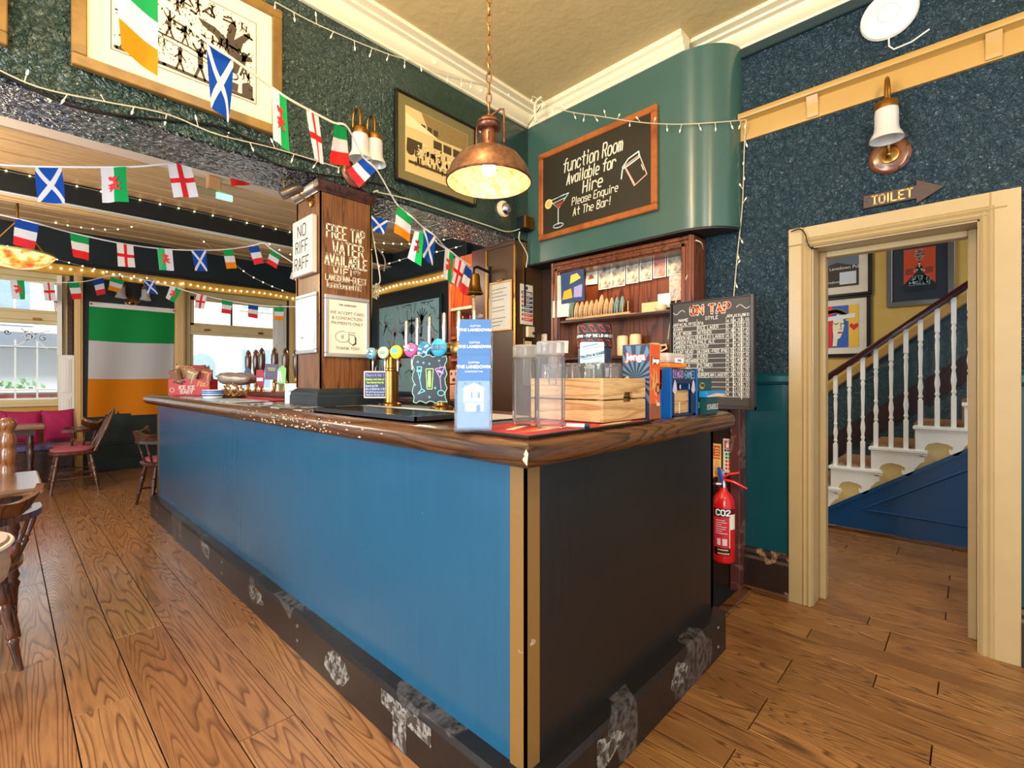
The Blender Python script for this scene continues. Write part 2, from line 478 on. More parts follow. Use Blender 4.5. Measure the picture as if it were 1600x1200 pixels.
K['oldbrass'] = mat('aged_brass', S(150, 108, 50), 0.38, 1.0, var=0.3, vscale=25, bump=0.05, bscale=60)
K['chrome'] = mat('steel', S(200, 200, 200), 0.22, 1.0, var=0.04)
K['copper'] = mat('worn_copper', S(150, 108, 78), 0.42, 1.0, var=0.35, vscale=12)
K['floor'] = wood('oak_floor', S(154, 103, 62), S(180, 132, 86), 0.25, (9, 0.7, 9), 17.0, S(112, 72, 42), coat=0.3, bump=0.10, nscale=1.5, linew=0.28)
K['floor2'] = wood('stained_oak_floor', S(132, 88, 46), S(172, 122, 68), 0.32, (12, 0.8, 12), 14.0, S(84, 52, 26), bump=0.12, nscale=1.8, linew=0.32)
K['gap'] = mat('floor_joint', S(30, 20, 14), 0.8)
K['pillar'] = wood('pillar_veneer', S(112, 70, 38), S(134, 86, 46), 0.3, (14, 14, 1.0), 3.0, S(82, 48, 26), coat=0.3, bump=0.04, nscale=3)
K['darkwood'] = wood('dark_mahogany', S(66, 34, 22), S(86, 46, 28), 0.28, (10, 1.2, 10), 3.0, S(38, 18, 12), coat=0.3, bump=0.05)
K['bartop'] = wood('bar_top_wood', S(74, 46, 28), S(104, 66, 38), 0.2, (12, 1.0, 12), 4.0, S(40, 24, 14), coat=0.5, bump=0.06)
K['barrail'] = wood('bar_rail_wood', S(88, 56, 34), S(118, 76, 44), 0.25, (1.2, 1.2, 14), 5.0, S(46, 28, 16), coat=0.4, bump=0.1)
K['chair'] = wood('chair_wood', S(84, 48, 26), S(112, 66, 36), 0.25, (12, 12, 1.5), 3.0, S(52, 28, 16), coat=0.4, bump=0.03)
K['tablewood'] = wood('table_wood', S(126, 92, 62), S(150, 112, 76), 0.25, (1.2, 9, 9), 3.0, S(90, 62, 38), coat=0.5, bump=0.03)
K['cabinet'] = wood('cabinet_mahogany', S(110, 56, 30), S(140, 74, 38), 0.28, (10, 10, 1.2), 3.0, S(66, 32, 18), coat=0.4, bump=0.04)
K['brownpanel'] = mat('brown_panel_paint', S(52, 34, 26), 0.35, var=0.15, bump=0.04)
K['pine'] = wood('pine_crate', S(206, 166, 112), S(222, 184, 130), 0.5, (1.0, 1.0, 14), 2.0, S(176, 128, 78), bump=0.05, nscale=3)
K['barblue'] = None
K['plinth'] = None
# ---------------------------------------------------------------- more materials
def streak_panel(name, col, rough=0.3):
    m, nt, b, L = _new(name)
    tc = N(nt, 'ShaderNodeTexCoord')
    mp = N(nt, 'ShaderNodeMapping'); mp.inputs['Scale'].default_value = (30, 30, 1.2); L.new(tc.outputs['Object'], mp.inputs['Vector'])
    n = N(nt, 'ShaderNodeTexNoise'); n.inputs['Scale'].default_value = 1.5; n.inputs['Detail'].default_value = 4; L.new(mp.outputs[0], n.inputs['Vector'])
    mx = N(nt, 'ShaderNodeMix', data_type='RGBA'); mx.inputs[6].default_value = tuple(c*0.9 for c in col[:3])+(1,); mx.inputs[7].default_value = tuple(c*1.12 for c in col[:3])+(1,)
    L.new(n.outputs['Fac'], mx.inputs[0])
    v = N(nt, 'ShaderNodeTexVoronoi'); v.inputs['Scale'].default_value = 9.0; L.new(tc.outputs['Object'], v.inputs['Vector'])
    lt = N(nt, 'ShaderNodeMath', operation='LESS_THAN'); lt.inputs[1].default_value = 0.022; L.new(v.outputs['Distance'], lt.inputs[0])
    mx2 = N(nt, 'ShaderNodeMix', data_type='RGBA'); mx2.inputs[7].default_value = tuple(min(1, c*2+0.05) for c in col[:3])+(1,)
    L.new(lt.outputs[0], mx2.inputs[0]); L.new(mx.outputs[2], mx2.inputs[6]); L.new(mx2.outputs[2], b.inputs['Base Color'])
    mr = N(nt, 'ShaderNodeMapRange'); mr.inputs[3].default_value = rough-0.07; mr.inputs[4].default_value = rough+0.08
    L.new(n.outputs['Fac'], mr.inputs[0]); L.new(mr.outputs[0], b.inputs['Roughness'])
    b.inputs['Specular IOR Level'].default_value = 0.5
    return m

def scuffed(name, col, worn, rough=0.4, thresh=0.62, scale=2.2):
    m, nt, b, L = _new(name)
    tc = N(nt, 'ShaderNodeTexCoord')
    n = N(nt, 'ShaderNodeTexNoise'); n.inputs['Scale'].default_value = scale; n.inputs['Detail'].default_value = 1.5; n.inputs['Distortion'].default_value = 0.6
    n2 = N(nt, 'ShaderNodeTexNoise'); n2.inputs['Scale'].default_value = 45; n2.inputs['Detail'].default_value = 5
    L.new(tc.outputs['Object'], n.inputs['Vector']); L.new(tc.outputs['Object'], n2.inputs['Vector'])
    r = N(nt, 'ShaderNodeValToRGB'); r.color_ramp.elements[0].position = thresh; r.color_ramp.elements[1].position = thresh+0.012
    L.new(n.outputs['Fac'], r.inputs[0])
    r2 = N(nt, 'ShaderNodeValToRGB'); r2.color_ramp.elements[0].position = 0.35; r2.color_ramp.elements[1].position = 0.62
    L.new(n2.outputs['Fac'], r2.inputs[0])
    ml = N(nt, 'ShaderNodeMath', operation='MULTIPLY'); L.new(r.outputs[0], ml.inputs[0]); L.new(r2.outputs[0], ml.inputs[1])
    mx = N(nt, 'ShaderNodeMix', data_type='RGBA'); mx.inputs[6].default_value = col; mx.inputs[7].default_value = worn
    L.new(ml.outputs[0], mx.inputs[0]); L.new(mx.outputs[2], b.inputs['Base Color'])
    b.inputs['Roughness'].default_value = rough
    bp = N(nt, 'ShaderNodeBump'); bp.inputs['Strength'].default_value = 0.25; bp.inputs['Distance'].default_value = 0.004
    L.new(n2.outputs['Fac'], bp.inputs['Height']); L.new(bp.outputs[0], b.inputs['Normal'])
    return m

K['barblue'] = streak_panel('blue_bar_panel', S(30, 84, 114), 0.22)
K['bardark'] = streak_panel('shaded_bar_panel', S(26, 24, 24), 0.34)  # same paint as the front, made near-black: shade put into the colour
K['plinth'] = scuffed('scuffed_black_plinth', S(28, 25, 25), S(84, 80, 78), 0.33, 0.63, 3.2)
K['tan'] = wood('tan_ceiling_board', S(206, 172, 128), S(214, 182, 138), 0.45, (0.7, 16, 16), 2.0, S(190, 154, 110), bump=0.03)
K['pinkplaster'] = mat('pale_plaster', S(222, 206, 192), 0.6, var=0.04)
K['darkbeam'] = mat('dark_blue_black_paint', S(24, 30, 34), 0.45, var=0.12)
K['header'] = mat('dark_header_paint', S(30, 44, 52), 0.35, var=0.12)
K['goldstrip'] = mat('gold_paint', S(196, 152, 66), 0.4, var=0.12)
K['flagwall'] = mat('blue_black_wall', S(24, 34, 40), 0.45, var=0.12)
K['flagwall2'] = mat('green_black_dado', S(20, 36, 34), 0.4, var=0.12)
K['windowcream'] = mat('olive_cream_gloss', S(206, 188, 142), 0.35, var=0.06)
K['yellowwall'] = mat('ochre_wall', S(206, 172, 92), 0.5, var=0.06, bump=0.1, bscale=30)
K['hallteal'] = embossed('hall_teal_paper', S(20, 52, 62), 0.35, 0.3, 30)
K['stairblue'] = mat('stair_blue_gloss', S(10, 66, 112), 0.3, var=0.12, vscale=3)
K['glass'] = glassmat('window_glass', (1, 1, 1, 1), 0.02, 1.4, thin=1.0)

_m = K['soffit']; _nt = _m.node_tree; _b = _nt.nodes['Principled BSDF']
_tg = N(_nt, 'ShaderNodeTangent', direction_type='RADIAL', axis='Z'); _nt.links.new(_tg.outputs[0], _b.inputs['Tangent'])
_b.inputs['Anisotropic'].default_value = 0.85; _b.inputs['Roughness'].default_value = 0.27; _b.inputs['Specular IOR Level'].default_value = 1.0; _b.inputs['Anisotropic Rotation'].default_value = 0.25
# ---------------------------------------------------------------- floor
fl = MB().box(-1.6, -1.3, -0.06, 5.4, 9.0, -0.014)
floor = struct('floor', fl, K['gap'])
_pl = {}
def plank(wd, ln, x, y, m):
    key = (round(wd, 3), round(ln, 2), m.name)
    g = 0.0022
    if key not in _pl:
        b = MB(); e = 0.0012
        x0, x1, y0, y1 = g, wd-g, g, ln-g
        b.add([(x0,y0,-0.013),(x1,y0,-0.013),(x1,y1,-0.013),(x0,y1,-0.013),(x0,y0,-e),(x1,y0,-e),(x1,y1,-e),(x0,y1,-e),(x0+e,y0+e,0),(x1-e,y0+e,0),(x1-e,y1-e,0),(x0+e,y1-e,0)],
              [(0,1,5,4),(1,2,6,5),(2,3,7,6),(3,0,4,7),(4,5,9,8),(5,6,10,9),(6,7,11,10),(7,4,8,11),(8,9,10,11)])
        o = ob('plank', b, m, floor); _pl[key] = o.data
    else:
        o = bpy.data.objects.new('plank', _pl[key]); COL.objects.link(o); o.parent = floor
    o.location = (x, y, 0)
    return o
rnd = random.Random(11)
def planks(x0, x1, wd, y0, y1, lens, m):
    n = max(1, round((x1-x0)/wd)); wd = (x1-x0)/n
    for i in range(n):
        y = y0 - rnd.choice((0, 0.3, 0.6, 0.9, 1.2)) % 1.3 * 0.0
        first = True
        while y < y1 - 0.05:
            ln = rnd.choice(lens)
            if first: ln = rnd.choice((0.4, 0.7, 1.0, 1.3)); first = False
            ln = min(ln, y1-y)
            if y1 - (y+ln) < 0.15: ln = y1-y
            plank(wd, ln, x0+i*wd, y, m); y += ln
planks(-1.42, 0.98, 0.20, 0.9, 8.86, (1.2, 1.5, 1.8), K['floor'])
planks(0.98, 2.58, 0.20, 5.70, 8.86, (1.2, 1.5, 1.8), K['floor'])
planks(-0.6, 2.40, 0.125, -1.2, 0.9, (0.8, 1.1, 1.4), K['floor2'])
planks(2.40, 3.15, 0.125, -1.2, 0.98, (0.8, 1.1, 1.4), K['floor2'])
planks(3.15, 5.02, 0.117, -1.2, 1.9, (0.9, 1.2, 1.5), K['floor2'])
# threshold strip and the dark floor behind the bar
struct('trim_1', MB().box(2.44, 0.965, 0.0, 3.12, 1.03, 0.018), K['barrail'], bevel=0.004)
struct('floor.bar', MB().box(1.7, 1.03, -0.02, 3.17, 2.6, 0.004), mat('bar_floor', S(34, 36, 40), 0.4))

# ---------------------------------------------------------------- front room shell
ZB, ZC = 2.432, 3.47
wb = MB().box(-1.6, 2.652, ZB+0.0, 3.30, 2.99, 3.56)
wall_back = struct('wall_back', wb, K['teal_wall'])
# dark painted underside of the beam, its own board
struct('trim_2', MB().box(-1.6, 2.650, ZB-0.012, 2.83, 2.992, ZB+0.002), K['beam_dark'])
struct('ceiling', MB().box(-1.6, -1.3, ZC, 3.5, 2.66, ZC+0.09), K['ceiling'])
# cornice of the beam wall and of the right wall
cp = [(0, 3.36), (0.02, 3.36), (0.024, 3.372), (0.05, 3.385), (0.075, 3.412), (0.082, 3.43), (0.115, 3.433), (0.12, 3.445), (0.165, 3.45), (0.17, 3.47), (0, 3.47)]
struct('trim_3', MB().sweep(cp, [(-1.6, 2.652), (2.985, 2.652)]), K['cornice'], smooth=30)
struct('trim_4', MB().sweep([(-0.06, 3.362), (0.008, 3.362), (0.012, 3.385), (0.03, 3.40), (0.035, 3.43), (0.055, 3.44), (0.06, 3.47), (-0.06, 3.47)], [(2.981, 2.66), (2.945, 1.30)]), K['cornice'], smooth=30)
struct('trim_5', MB().sweep(cp, [(3.19, 2.4), (3.19, -1.3)]), K['cornice'], smooth=30)
struct('trim_6', MB().box(3.165, -1.3, 3.30, 3.192, 1.05, 3.358), mat('dark_cornice_edge', S(30, 50, 54), 0.4), bevel=0.005)

# toilet wall: pieces round the doorway (lining Y -0.03..0.655, head z 2.056)
WX0, WX1 = 3.19, 3.47
DL, DR, DZ = 0.665, -0.035, 2.06
struct('wall_right', MB().box(WX0, DL, 1.30, WX1, 3.02, 3.56).box(WX0, DR, DZ, WX1, DL, 3.56).box(WX0, -1.3, 1.30, WX1, DR, 3.56), K['blue_wall'])
struct('wall_right.lower', MB().box(WX0+0.002, DL, 0, WX1, 3.02, 1.30).box(WX0+0.002, -1.3, 0, WX1, DR, 1.30), K['teal_smooth'])
dd = [(0, 1.265), (0.018, 1.27), (0.03, 1.285), (0.03, 1.315), (0.016, 1.33), (0, 1.335)]
struct('trim_7', MB().sweep(dd, [(WX0, 1.04), (WX0, 0.772)]).sweep(dd, [(WX0, -0.165), (WX0, -1.3)]), K['teal_smooth'], smooth=30)
sk = [(0, 0), (0.03, 0), (0.03, 0.20), (0.02, 0.215), (0.022, 0.235), (0.012, 0.255), (0, 0.262)]
struct('baseboard_right', MB().sweep(sk, [(WX0, 1.02), (WX0, 0.772)]).sweep(sk, [(WX0, -0.165), (WX0, -1.3)]), scuffed('scuffed_skirting', S(40, 26, 22), S(150, 120, 90), 0.35, 0.64, 6), smooth=30)
struct('baseboard_right.edge', MB().box(3.13, 0.772, 0, 3.162, 1.02, 0.035), K['barrail'], bevel=0.004)

# plate rail with blocks
pr = [(0, 2.782), (0.018, 2.782), (0.02, 2.80), (0.02, 2.893), (0.036, 2.90), (0.062, 2.905), (0.066, 2.918), (0.062, 2.936), (0, 2.936)]
rail = struct('trim_8', MB().sweep(pr, [(WX0, 1.045), (WX0, -1.3)]), K['cream'], smooth=30)
for u in (1269, 1553, 1850):
    c = at(u, 200, X=3.15)
    b = MB().prism([(0, 2.782), (-0.026, 2.79), (-0.03, 2.81), (-0.036, 2.86), (-0.052, 2.90), (0, 2.90)], -0.028, 0.028, Matrix.Translation((WX0, c.y, 0)))
    ob('rail_block', b, K['cream'], rail)

# boxed-in green soffit with a rounded end
ax, ay, bx2, by2 = 2.981, 2.66, 2.944, 1.33
out = [(ax, ay), (bx2, by2)]
cxr, cyr = 3.195, by2-0.005
for i in range(1, 13):
    a = PI + (PI/2)*i/12
    out.append((cxr + (cxr-bx2)*math.cos(a), cyr + 0.285*math.sin(a)))
out += [(3.19, ay)]
zs0, zs1 = 2.24, 3.362
sb = MB(); n_ = len(out)
sb.prismz(out, zs0, zs1)
soff = struct('wall_boxing', sb, K['soffit'], smooth=35)
struct('wall_boxing.base', MB().prismz([(x+0.004 if x < 3.1 else x, y+0.004 if y < 2 else y) for x, y in out], zs0-0.012, zs0-0.001), mat('soffit_underside', S(40, 32, 30), 0.5))

# door frame (architrave + lining + stops + hinges)
dw = MB()
def arch_side(y_in, y_out, s):
    # flat architrave with a raised bead on its inner edge; s=+1 left, -1 right
    w_ = abs(y_out-y_in)
    prof = [(0, 0), (0, -0.014), (0.012, -0.026), (0.024, -0.018), (0.036, -0.03), (0.046, -0.022), (0.05, -0.026), (w_, -0.026), (w_, 0)]
    return [(y_in + s*o, WX0 + d) for o, d in prof]
door = struct('door_1', MB().box(WX0-0.002, DL-0.012, 0, WX1, DL+0.002, DZ).box(WX0-0.002, DR-0.002, 0, WX1, DR+0.012, DZ).box(WX0-0.002, DR, DZ-0.012, WX1, DL, DZ+0.002), K['cream_door'])
b = MB()
P = arch_side(DL-0.005, 0.772, 1)
b.add([(x, y, z) for z in (0, 2.168) for y, x in P], [tuple(range(9)), tuple(range(17, 8, -1))] + [(i, i+9, (i+1) % 9+9, (i+1) % 9) for i in range(9)])
ob('architrave', b, K['cream_door'], door)
b = MB()
P = arch_side(DR+0.005, -0.165, -1)
b.add([(x, y, z) for z in (0, 2.168) for y, x in P], [tuple(range(9)), tuple(range(17, 8, -1))] + [(i, i+9, (i+1) % 9+9, (i+1) % 9) for i in range(9)])
ob('architrave', b, K['cream_door'], door)
b = MB()
prof = [(0, 0), (0, -0.014), (0.012, -0.026), (0.024, -0.018), (0.036, -0.03), (0.046, -0.022), (0.05, -0.0262), (0.113, -0.0262), (0.113, 0)]
b.add([(WX0 + d, y, DZ-0.004+o) for y in (-0.12, 0.745) for o, d in prof], [tuple(range(9)), tuple(range(17, 8, -1))] + [(i, i+9, (i+1) % 9+9, (i+1) % 9) for i in range(9)])
ob('architrave', b, K['cream_door'], door)
ob('corner_block', MB().box(WX0-0.034, 0.70, 2.07, WX0, 0.775, 2.172), K['cream_door'], door, bevel=0.006)
ob('door_stop', MB().box(3.33, DL-0.046, 0, 3.40, DL-0.012, DZ-0.012), K['cream_door'], door, bevel=0.004)
ob('door_stop', MB().box(3.33, DR+0.012, 0, 3.40, DR+0.046, DZ-0.012), K['cream_door'], door, bevel=0.004)
ob('door_stop', MB().box(3.33, DR+0.046, DZ-0.046, 3.40, DL-0.046, DZ-0.012), K['cream_door'], door, bevel=0.004)
for z in (1.75, 1.02, 0.28):
    ob('hinge', MB().box(3.405, DL-0.016, z-0.06, 3.455, DL-0.010, z+0.06).cyl((3.462, DL-0.02, z-0.06), (3.462, DL-0.02, z+0.06), 0.007, None, 8), K['chrome'], door)

# brown panel, post and ledge beside the bar opening
struct('wall_right.panel', MB().box(3.118, 1.075, 0.0, 3.185, 2.40, 1.12), K['brownpanel'])
struct('trim_9', MB().box(3.085, 1.02, 0.0, 3.19, 1.078, 1.135), scuffed('worn_red_brown_post', S(84, 44, 38), S(130, 96, 84), 0.4, 0.55, 9), bevel=0.004)
struct('trim_10', MB().box(2.84, 1.08, 1.085, 3.19, 1.95, 1.118).box(2.88, 1.08, 1.05, 3.19, 1.95, 1.085), K['darkwood'], bevel=0.005)

# pillars that carry the beam
p1 = struct('pillar', MB().box(1.232, 2.662, 1.13, 1.545, 2.972, 2.40), K['pillar'])
b = MB().sweep([(0, 1.143), (0.034, 1.143), (0.034, 1.20), (0.03, 1.206), (0.030, 1.222), (0.012, 1.238), (0.0, 1.245)], [(1.232, 2.662), (1.232, 2.972), (1.545, 2.972), (1.545, 2.662)][::-1], closed=True)
ob('pillar_base', b, mat('dark_base_paint', S(40, 50, 56), 0.25, var=0.1), p1, smooth=30)
b = MB().sweep([(0, 2.36), (0.008, 2.362), (0.012, 2.375), (0.026, 2.395), (0.03, 2.418), (0, 2.42)], [(1.232, 2.662), (1.232, 2.972), (1.545, 2.972), (1.545, 2.662)][::-1], closed=True)
ob('pillar_crown', b, K['darkwood'], p1, smooth=30)
for x, y in ((1.232, 2.662), (1.545, 2.662), (1.232, 2.972)):
    ob('corner_strip', MB().box(x-0.004, y-0.004, 1.246, x+0.012 if x < 1.4 else x+0.004, y+0.012, 2.36).box(x-0.012 if x > 1.4 else x-0.004, y-0.004, 1.246, x+0.004, y+0.004, 2.36), K['brass'], p1)
p2 = struct('pillar', MB().box(2.832, 2.655, 0, 3.19, 2.99, 2.42), mat('brown_pillar_paint', S(74, 52, 34), 0.28, var=0.12, bump=0.03), )
for y in (2.655, 2.985):
    ob('corner_strip', MB().box(2.826, y-0.006, 1.0, 2.842, y+0.014, 2.40), K['brass'], p2)
ob('corner_strip', MB().box(2.93, 2.647, 1.9, 2.95, 2.656, 2.42), K['brass'], p2)
ob('pillar_crown', MB().box(2.816, 2.645, 2.385, 2.835, 2.99, 2.42), K['darkwood'], p2)

# ---------------------------------------------------------------- back room shell
ZK = 3.30
YF = 8.87
RX = 4.37
struct('ceiling.back', MB().box(-2.2, 2.99, ZK+0.02, RX+0.1, 5.62, ZK+0.1), K['pinkplaster'])
ck = struct('ceiling.boards', MB().box(-2.2, 5.58, ZK+0.03, RX+0.1, YF+0.1, ZK+0.1), K['gap'])
y = 5.60
i = 0
while y < YF - 0.02:
    wd = (0.10, 0.16, 0.13, 0.20)[i % 4]
    wd = min(wd, YF-y)
    ob('board', MB().box(-2.2, y+0.0015, ZK + (0.0, 0.008, 0.0, 0.012)[i % 4], RX+0.05, y+wd-0.0015, ZK+0.03), K['tan'], ck, bevel=0.004)
    y += wd; i += 1
bm2 = struct('trim_11', MB().box(-2.2, 6.68, 3.10, RX, 7.05, ZK), K['darkbeam'], bevel=0.01)
ob('beam_underside', MB().box(-2.2, 6.72, 3.088, RX, 7.02, 3.10), K['white'], bm2)
ob('beam_bead', MB().box(-2.2, 6.82, 3.078, RX, 6.85, 3.09).box(-2.2, 6.93, 3.078, RX, 6.95, 3.09), K['goldstrip'], bm2)
# far wall in pieces round two windows
W1 = (-1.7, 0.62, 0.98, 2.72); W2 = (1.95, 3.50, 0.95, 2.70)
fw = MB().box(-2.2, YF, 0, W1[0], YF+0.2, ZK).box(W1[1], YF, 0, W2[0], YF+0.2, ZK).box(W2[1], YF, 0, RX+0.2, YF+0.2, ZK)
fw.box(W1[0], YF, 0, W1[1], YF+0.2, W1[2]).box(W1[0], YF, W1[3], W1[1], YF+0.2, ZK).box(W2[0], YF, 0, W2[1], YF+0.2, W2[2]).box(W2[0], YF, W2[3], W2[1], YF+0.2, ZK)
wall_far = struct('wall_far', fw, K['flagwall'])
ob('ochre_panel', MB().box(W1[0], YF-0.012, 0.3, W1[1], YF+0.001, W1[2]), K['goldstrip'], wall_far)
ob('dado', MB().box(0.74, YF-0.03, 0.16, 1.82, YF+0.001, 0.80).box(0.74, YF-0.04, 0.36, 1.82, YF, 0.40), K['flagwall2'], wall_far, bevel=0.006)
struct('baseboard_far', MB().box(0.68, YF-0.05, 0, 1.95, YF, 0.17), K['flagwall2'], bevel=0.008)
wrt = struct('wall_far_right', MB().box(RX, 2.99, 0, RX+0.2, YF, ZK), K['flagwall'])
def header(mb):
    return mb
hd = struct('trim_12', MB().box(-2.2, YF-0.10, 2.83, RX, YF, 3.29).box(RX-0.10, 4.9, 2.83, RX, YF-0.1, 3.29), K['header'], bevel=0.006)
ob('header_bead', MB().box(-2.2, YF-0.125, 2.83, RX, YF-0.1, 2.87).box(RX-0.125, 4.9, 2.83, RX-0.1, YF-0.1, 2.87), K['darkbeam'], hd, bevel=0.008)
ob('gold_band', MB().box(-2.2, YF-0.06, 2.70, RX, YF+0.001, 2.832).box(RX-0.06, 4.9, 2.70, RX+0.001, YF-0.06, 2.832), K['goldstrip'], hd)
# pilasters
for x0, x1 in ((0.655, 0.745), (1.80, 1.935), (3.52, 3.62)):
    struct('trim_13', MB().box(x0, YF-0.07, 0, x1, YF, 2.75).box(x0+0.02, YF-0.085, 0.2, x1-0.02, YF-0.06, 2.70), mat('tan_pilaster', S(214, 178, 120), 0.4, var=0.06), bevel=0.006)

def sash_window(name, W, ztr, mull=None):
    x0, x1, z0, z1 = W
    f = MB().box(x0, YF+0.02, z0, x0+0.07, YF+0.16, z1).box(x1-0.07, YF+0.02, z0, x1, YF+0.16, z1).box(x0+0.07, YF+0.02, z1-0.09, x1-0.07, YF+0.16, z1).box(x0+0.07, YF+0.02, z0, x1-0.07, YF+0.16, z0+0.05)
    win = struct(name, f, K['windowcream'], bevel=0.006)
    ob('sill', MB().box(x0-0.02, YF-0.05, z0-0.04, x1+0.02, YF+0.16, z0+0.005), K['windowcream'], win, bevel=0.006)
    ob('transom', MB().box(x0+0.07, YF+0.03, ztr-0.05, x1-0.07, YF+0.13, ztr+0.05).box(x0+0.07, YF+0.015, ztr-0.10, x1-0.07, YF+0.10, ztr-0.05), K['windowcream'], win, bevel=0.006)
    ob('sash', MB().box(x0+0.07, YF+0.06, z0+0.05, x0+0.12, YF+0.11, ztr-0.05).box(x1-0.12, YF+0.06, z0+0.05, x1-0.07, YF+0.11, ztr-0.05).box(x0+0.07, YF+0.06, z1-0.15, x1-0.07, YF+0.11, z1-0.09)
       .box(x0+0.07, YF+0.06, ztr+0.05, x0+0.13, YF+0.11, z1-0.09).box(x1-0.13, YF+0.06, ztr+0.05, x1-0.07, YF+0.11, z1-0.09).box(x0+0.07, YF+0.06, ztr+0.05, x1-0.07, YF+0.11, ztr+0.09), K['windowcream'], win, bevel=0.004)
    ob('pane', MB().box(x0+0.12, YF+0.082, z0+0.05, x1-0.12, YF+0.088, ztr-0.05), K['glass'], win)
    if mull is not None:
        ob('mullion', MB().box(mull-0.012, YF+0.07, ztr+0.09, mull+0.012, YF+0.10, z1-0.15), K['darkbeam'], win)
        ob('pane', MB().box(x0+0.13, YF+0.082, ztr+0.09, mull-0.012, YF+0.088, z1-0.15), K['glass'], win)
        ob('pane', MB().box(mull+0.012, YF+0.082, ztr+0.09, x1-0.13, YF+0.088, z1-0.15), K['glass'], win)
    else:
        ob('pane', MB().box(x0+0.13, YF+0.082, ztr+0.09, x1-0.13, YF+0.088, z1-0.15), K['glass'], win)
    return win
win1 = sash_window('window_1', W1, 2.12)
win2 = sash_window('window_2', W2, 2.10, mull=2.62)
# folded shutters in the reveals
def shutter(win, x0, x1, z0, z1, yy):
    s = ob('shutter', MB().box(x0, yy, z0, x1, yy+0.035, z1), K['white'], win, bevel=0.004)
    zm = (z0+z1)/2
    for a, c in ((z0+0.05, zm-0.03), (zm+0.03, z1-0.05)):
        ob('shutter_panel', MB().box(x0+0.035, yy-0.008, a, x1-0.035, yy+0.001, c).box(x0+0.055, yy-0.014, a+0.02, x1-0.055, yy-0.007, c-0.02), K['white'], s, bevel=0.004)
shutter(win1, 0.50, 0.66, 0.55, 1.62, YF-0.08)
shutter(win2, 3.24, 3.46, 1.2, 2.55, YF-0.045)
ob('lining', MB().box(0.49, YF-0.06, 1.62, 0.535, YF+0.02, 2.68), K['white'], win1)
ob('lining', MB().box(0.59, YF-0.07, 1.62, 0.64, YF+0.02, 2.62), K['darkwood'], win1)
# etched scrolls on the lower pane
b = MB()
for cx, cz, r, tn, sg in ((0.22, 1.86, 0.075, 1.6, 1), (0.03, 1.90, 0.035, 1.2, -1), (0.36, 1.84, 0.05, 1.3, 1), (-0.16, 1.89, 0.035, 1.2, 1)):
    pts = [(cx + r*(1-t/18*0.8)*math.cos(sg*t/18*tn*2*PI), cz + r*(1-t/18*0.8)*math.sin(sg*t/18*tn*2*PI)) for t in range(19)]
    b.line(pts, 0.012, YF+0.078)
b.line([(0.10, 1.72), (0.2, 1.80), (0.3, 1.90), (0.42, 1.94)], 0.014, YF+0.078).line([(0.16, 1.95), (0.28, 1.83), (0.40, 1.70)], 0.016, YF+0.078)
ob('etched_scroll', b, mat('etched_white', S(236, 240, 244), 0.8), win1)
# hardware on the sashes
for wv, xs in ((win1, (0.30,)), (win2, (2.25, 3.05))):
    for x in xs:
        ob('sash_catch', MB().box(x-0.04, YF+0.005, 2.07, x+0.04, YF+0.03, 2.10), K['oldbrass'], wv, bevel=0.003)
ob('latch', MB().boxc((0.50, YF+0.03, 2.30), (0.03, 0.05, 0.09)).cyl((0.46, YF-0.0, 2.33), (0.52, YF+0.02, 2.33), 0.012).cyl((0.47, YF, 2.33), (0.475, YF, 2.2), 0.007), K['oldbrass'], win1)

# ---------------------------------------------------------------- hallway and stairs
HX = 5.0
struct('wall_hall', MB().box(5.9, -1.3, 0, 6.0, 2.4, 3.4), K['yellowwall'])
hs = (2.026-1.166)/(0.014-1.113)   # slope of the sloping dado in z per unit y
b = MB()
yA, yB = 2.0, -1.0
zA, zB = 1.166+(yA-1.113)*hs, 1.166+(yB-1.113)*hs
b.add([(5.895, yA, 0), (5.895, yB, 0), (5.895, yB, zB), (5.895, yA, max(zA, 0.3))], [(0, 1, 2, 3)])
struct('wall_hall.dado', b, K['hallteal'])
b = MB()
dz = 0.045
for o, th in ((0, 0.03), (0.012, 0.045)):
    b.add([(5.9-th, yA, zA-dz+o), (5.9-th, yB, zB-dz+o), (5.9-th, yB, zB+dz-o), (5.9-th, yA, zA+dz-o), (5.9, yA, zA-dz+o), (5.9, yB, zB-dz+o), (5.9, yB, zB+dz-o), (5.9, yA, zA+dz-o)],
          [(0,1,2,3),(4,7,6,5),(0,4,5,1),(2,6,7,3),(1,5,6,2),(0,3,7,4)])
struct('trim_14', b, K['cream'])
# dark skirting that climbs the far wall
b = MB()
b.add([(5.87, yA, zA-0.74), (5.87, yB, zB-0.74), (5.87, yB, zB-0.50), (5.87, yA, zA-0.50)], [(0, 1, 2, 3)])
b.add([(5.89, yA, zA-0.74), (5.89, yB, zB-0.74), (5.89, yB, zB-0.50), (5.89, yA, zA-0.50), (5.87, yA, zA-0.50), (5.87, yB, zB-0.50)], [(4, 5, 2, 3)])
struct('baseboard_hall', b, mat('hall_skirting', S(48, 30, 30), 0.5))
struct('ceiling.hall', MB().box(3.47, -1.3, 3.35, 6.0, 2.4, 3.45), K['cornice'])
struct('wall_hall_left', MB().box(3.47, 1.95, 0, 6.0, 2.05, 3.4), K['yellowwall'])

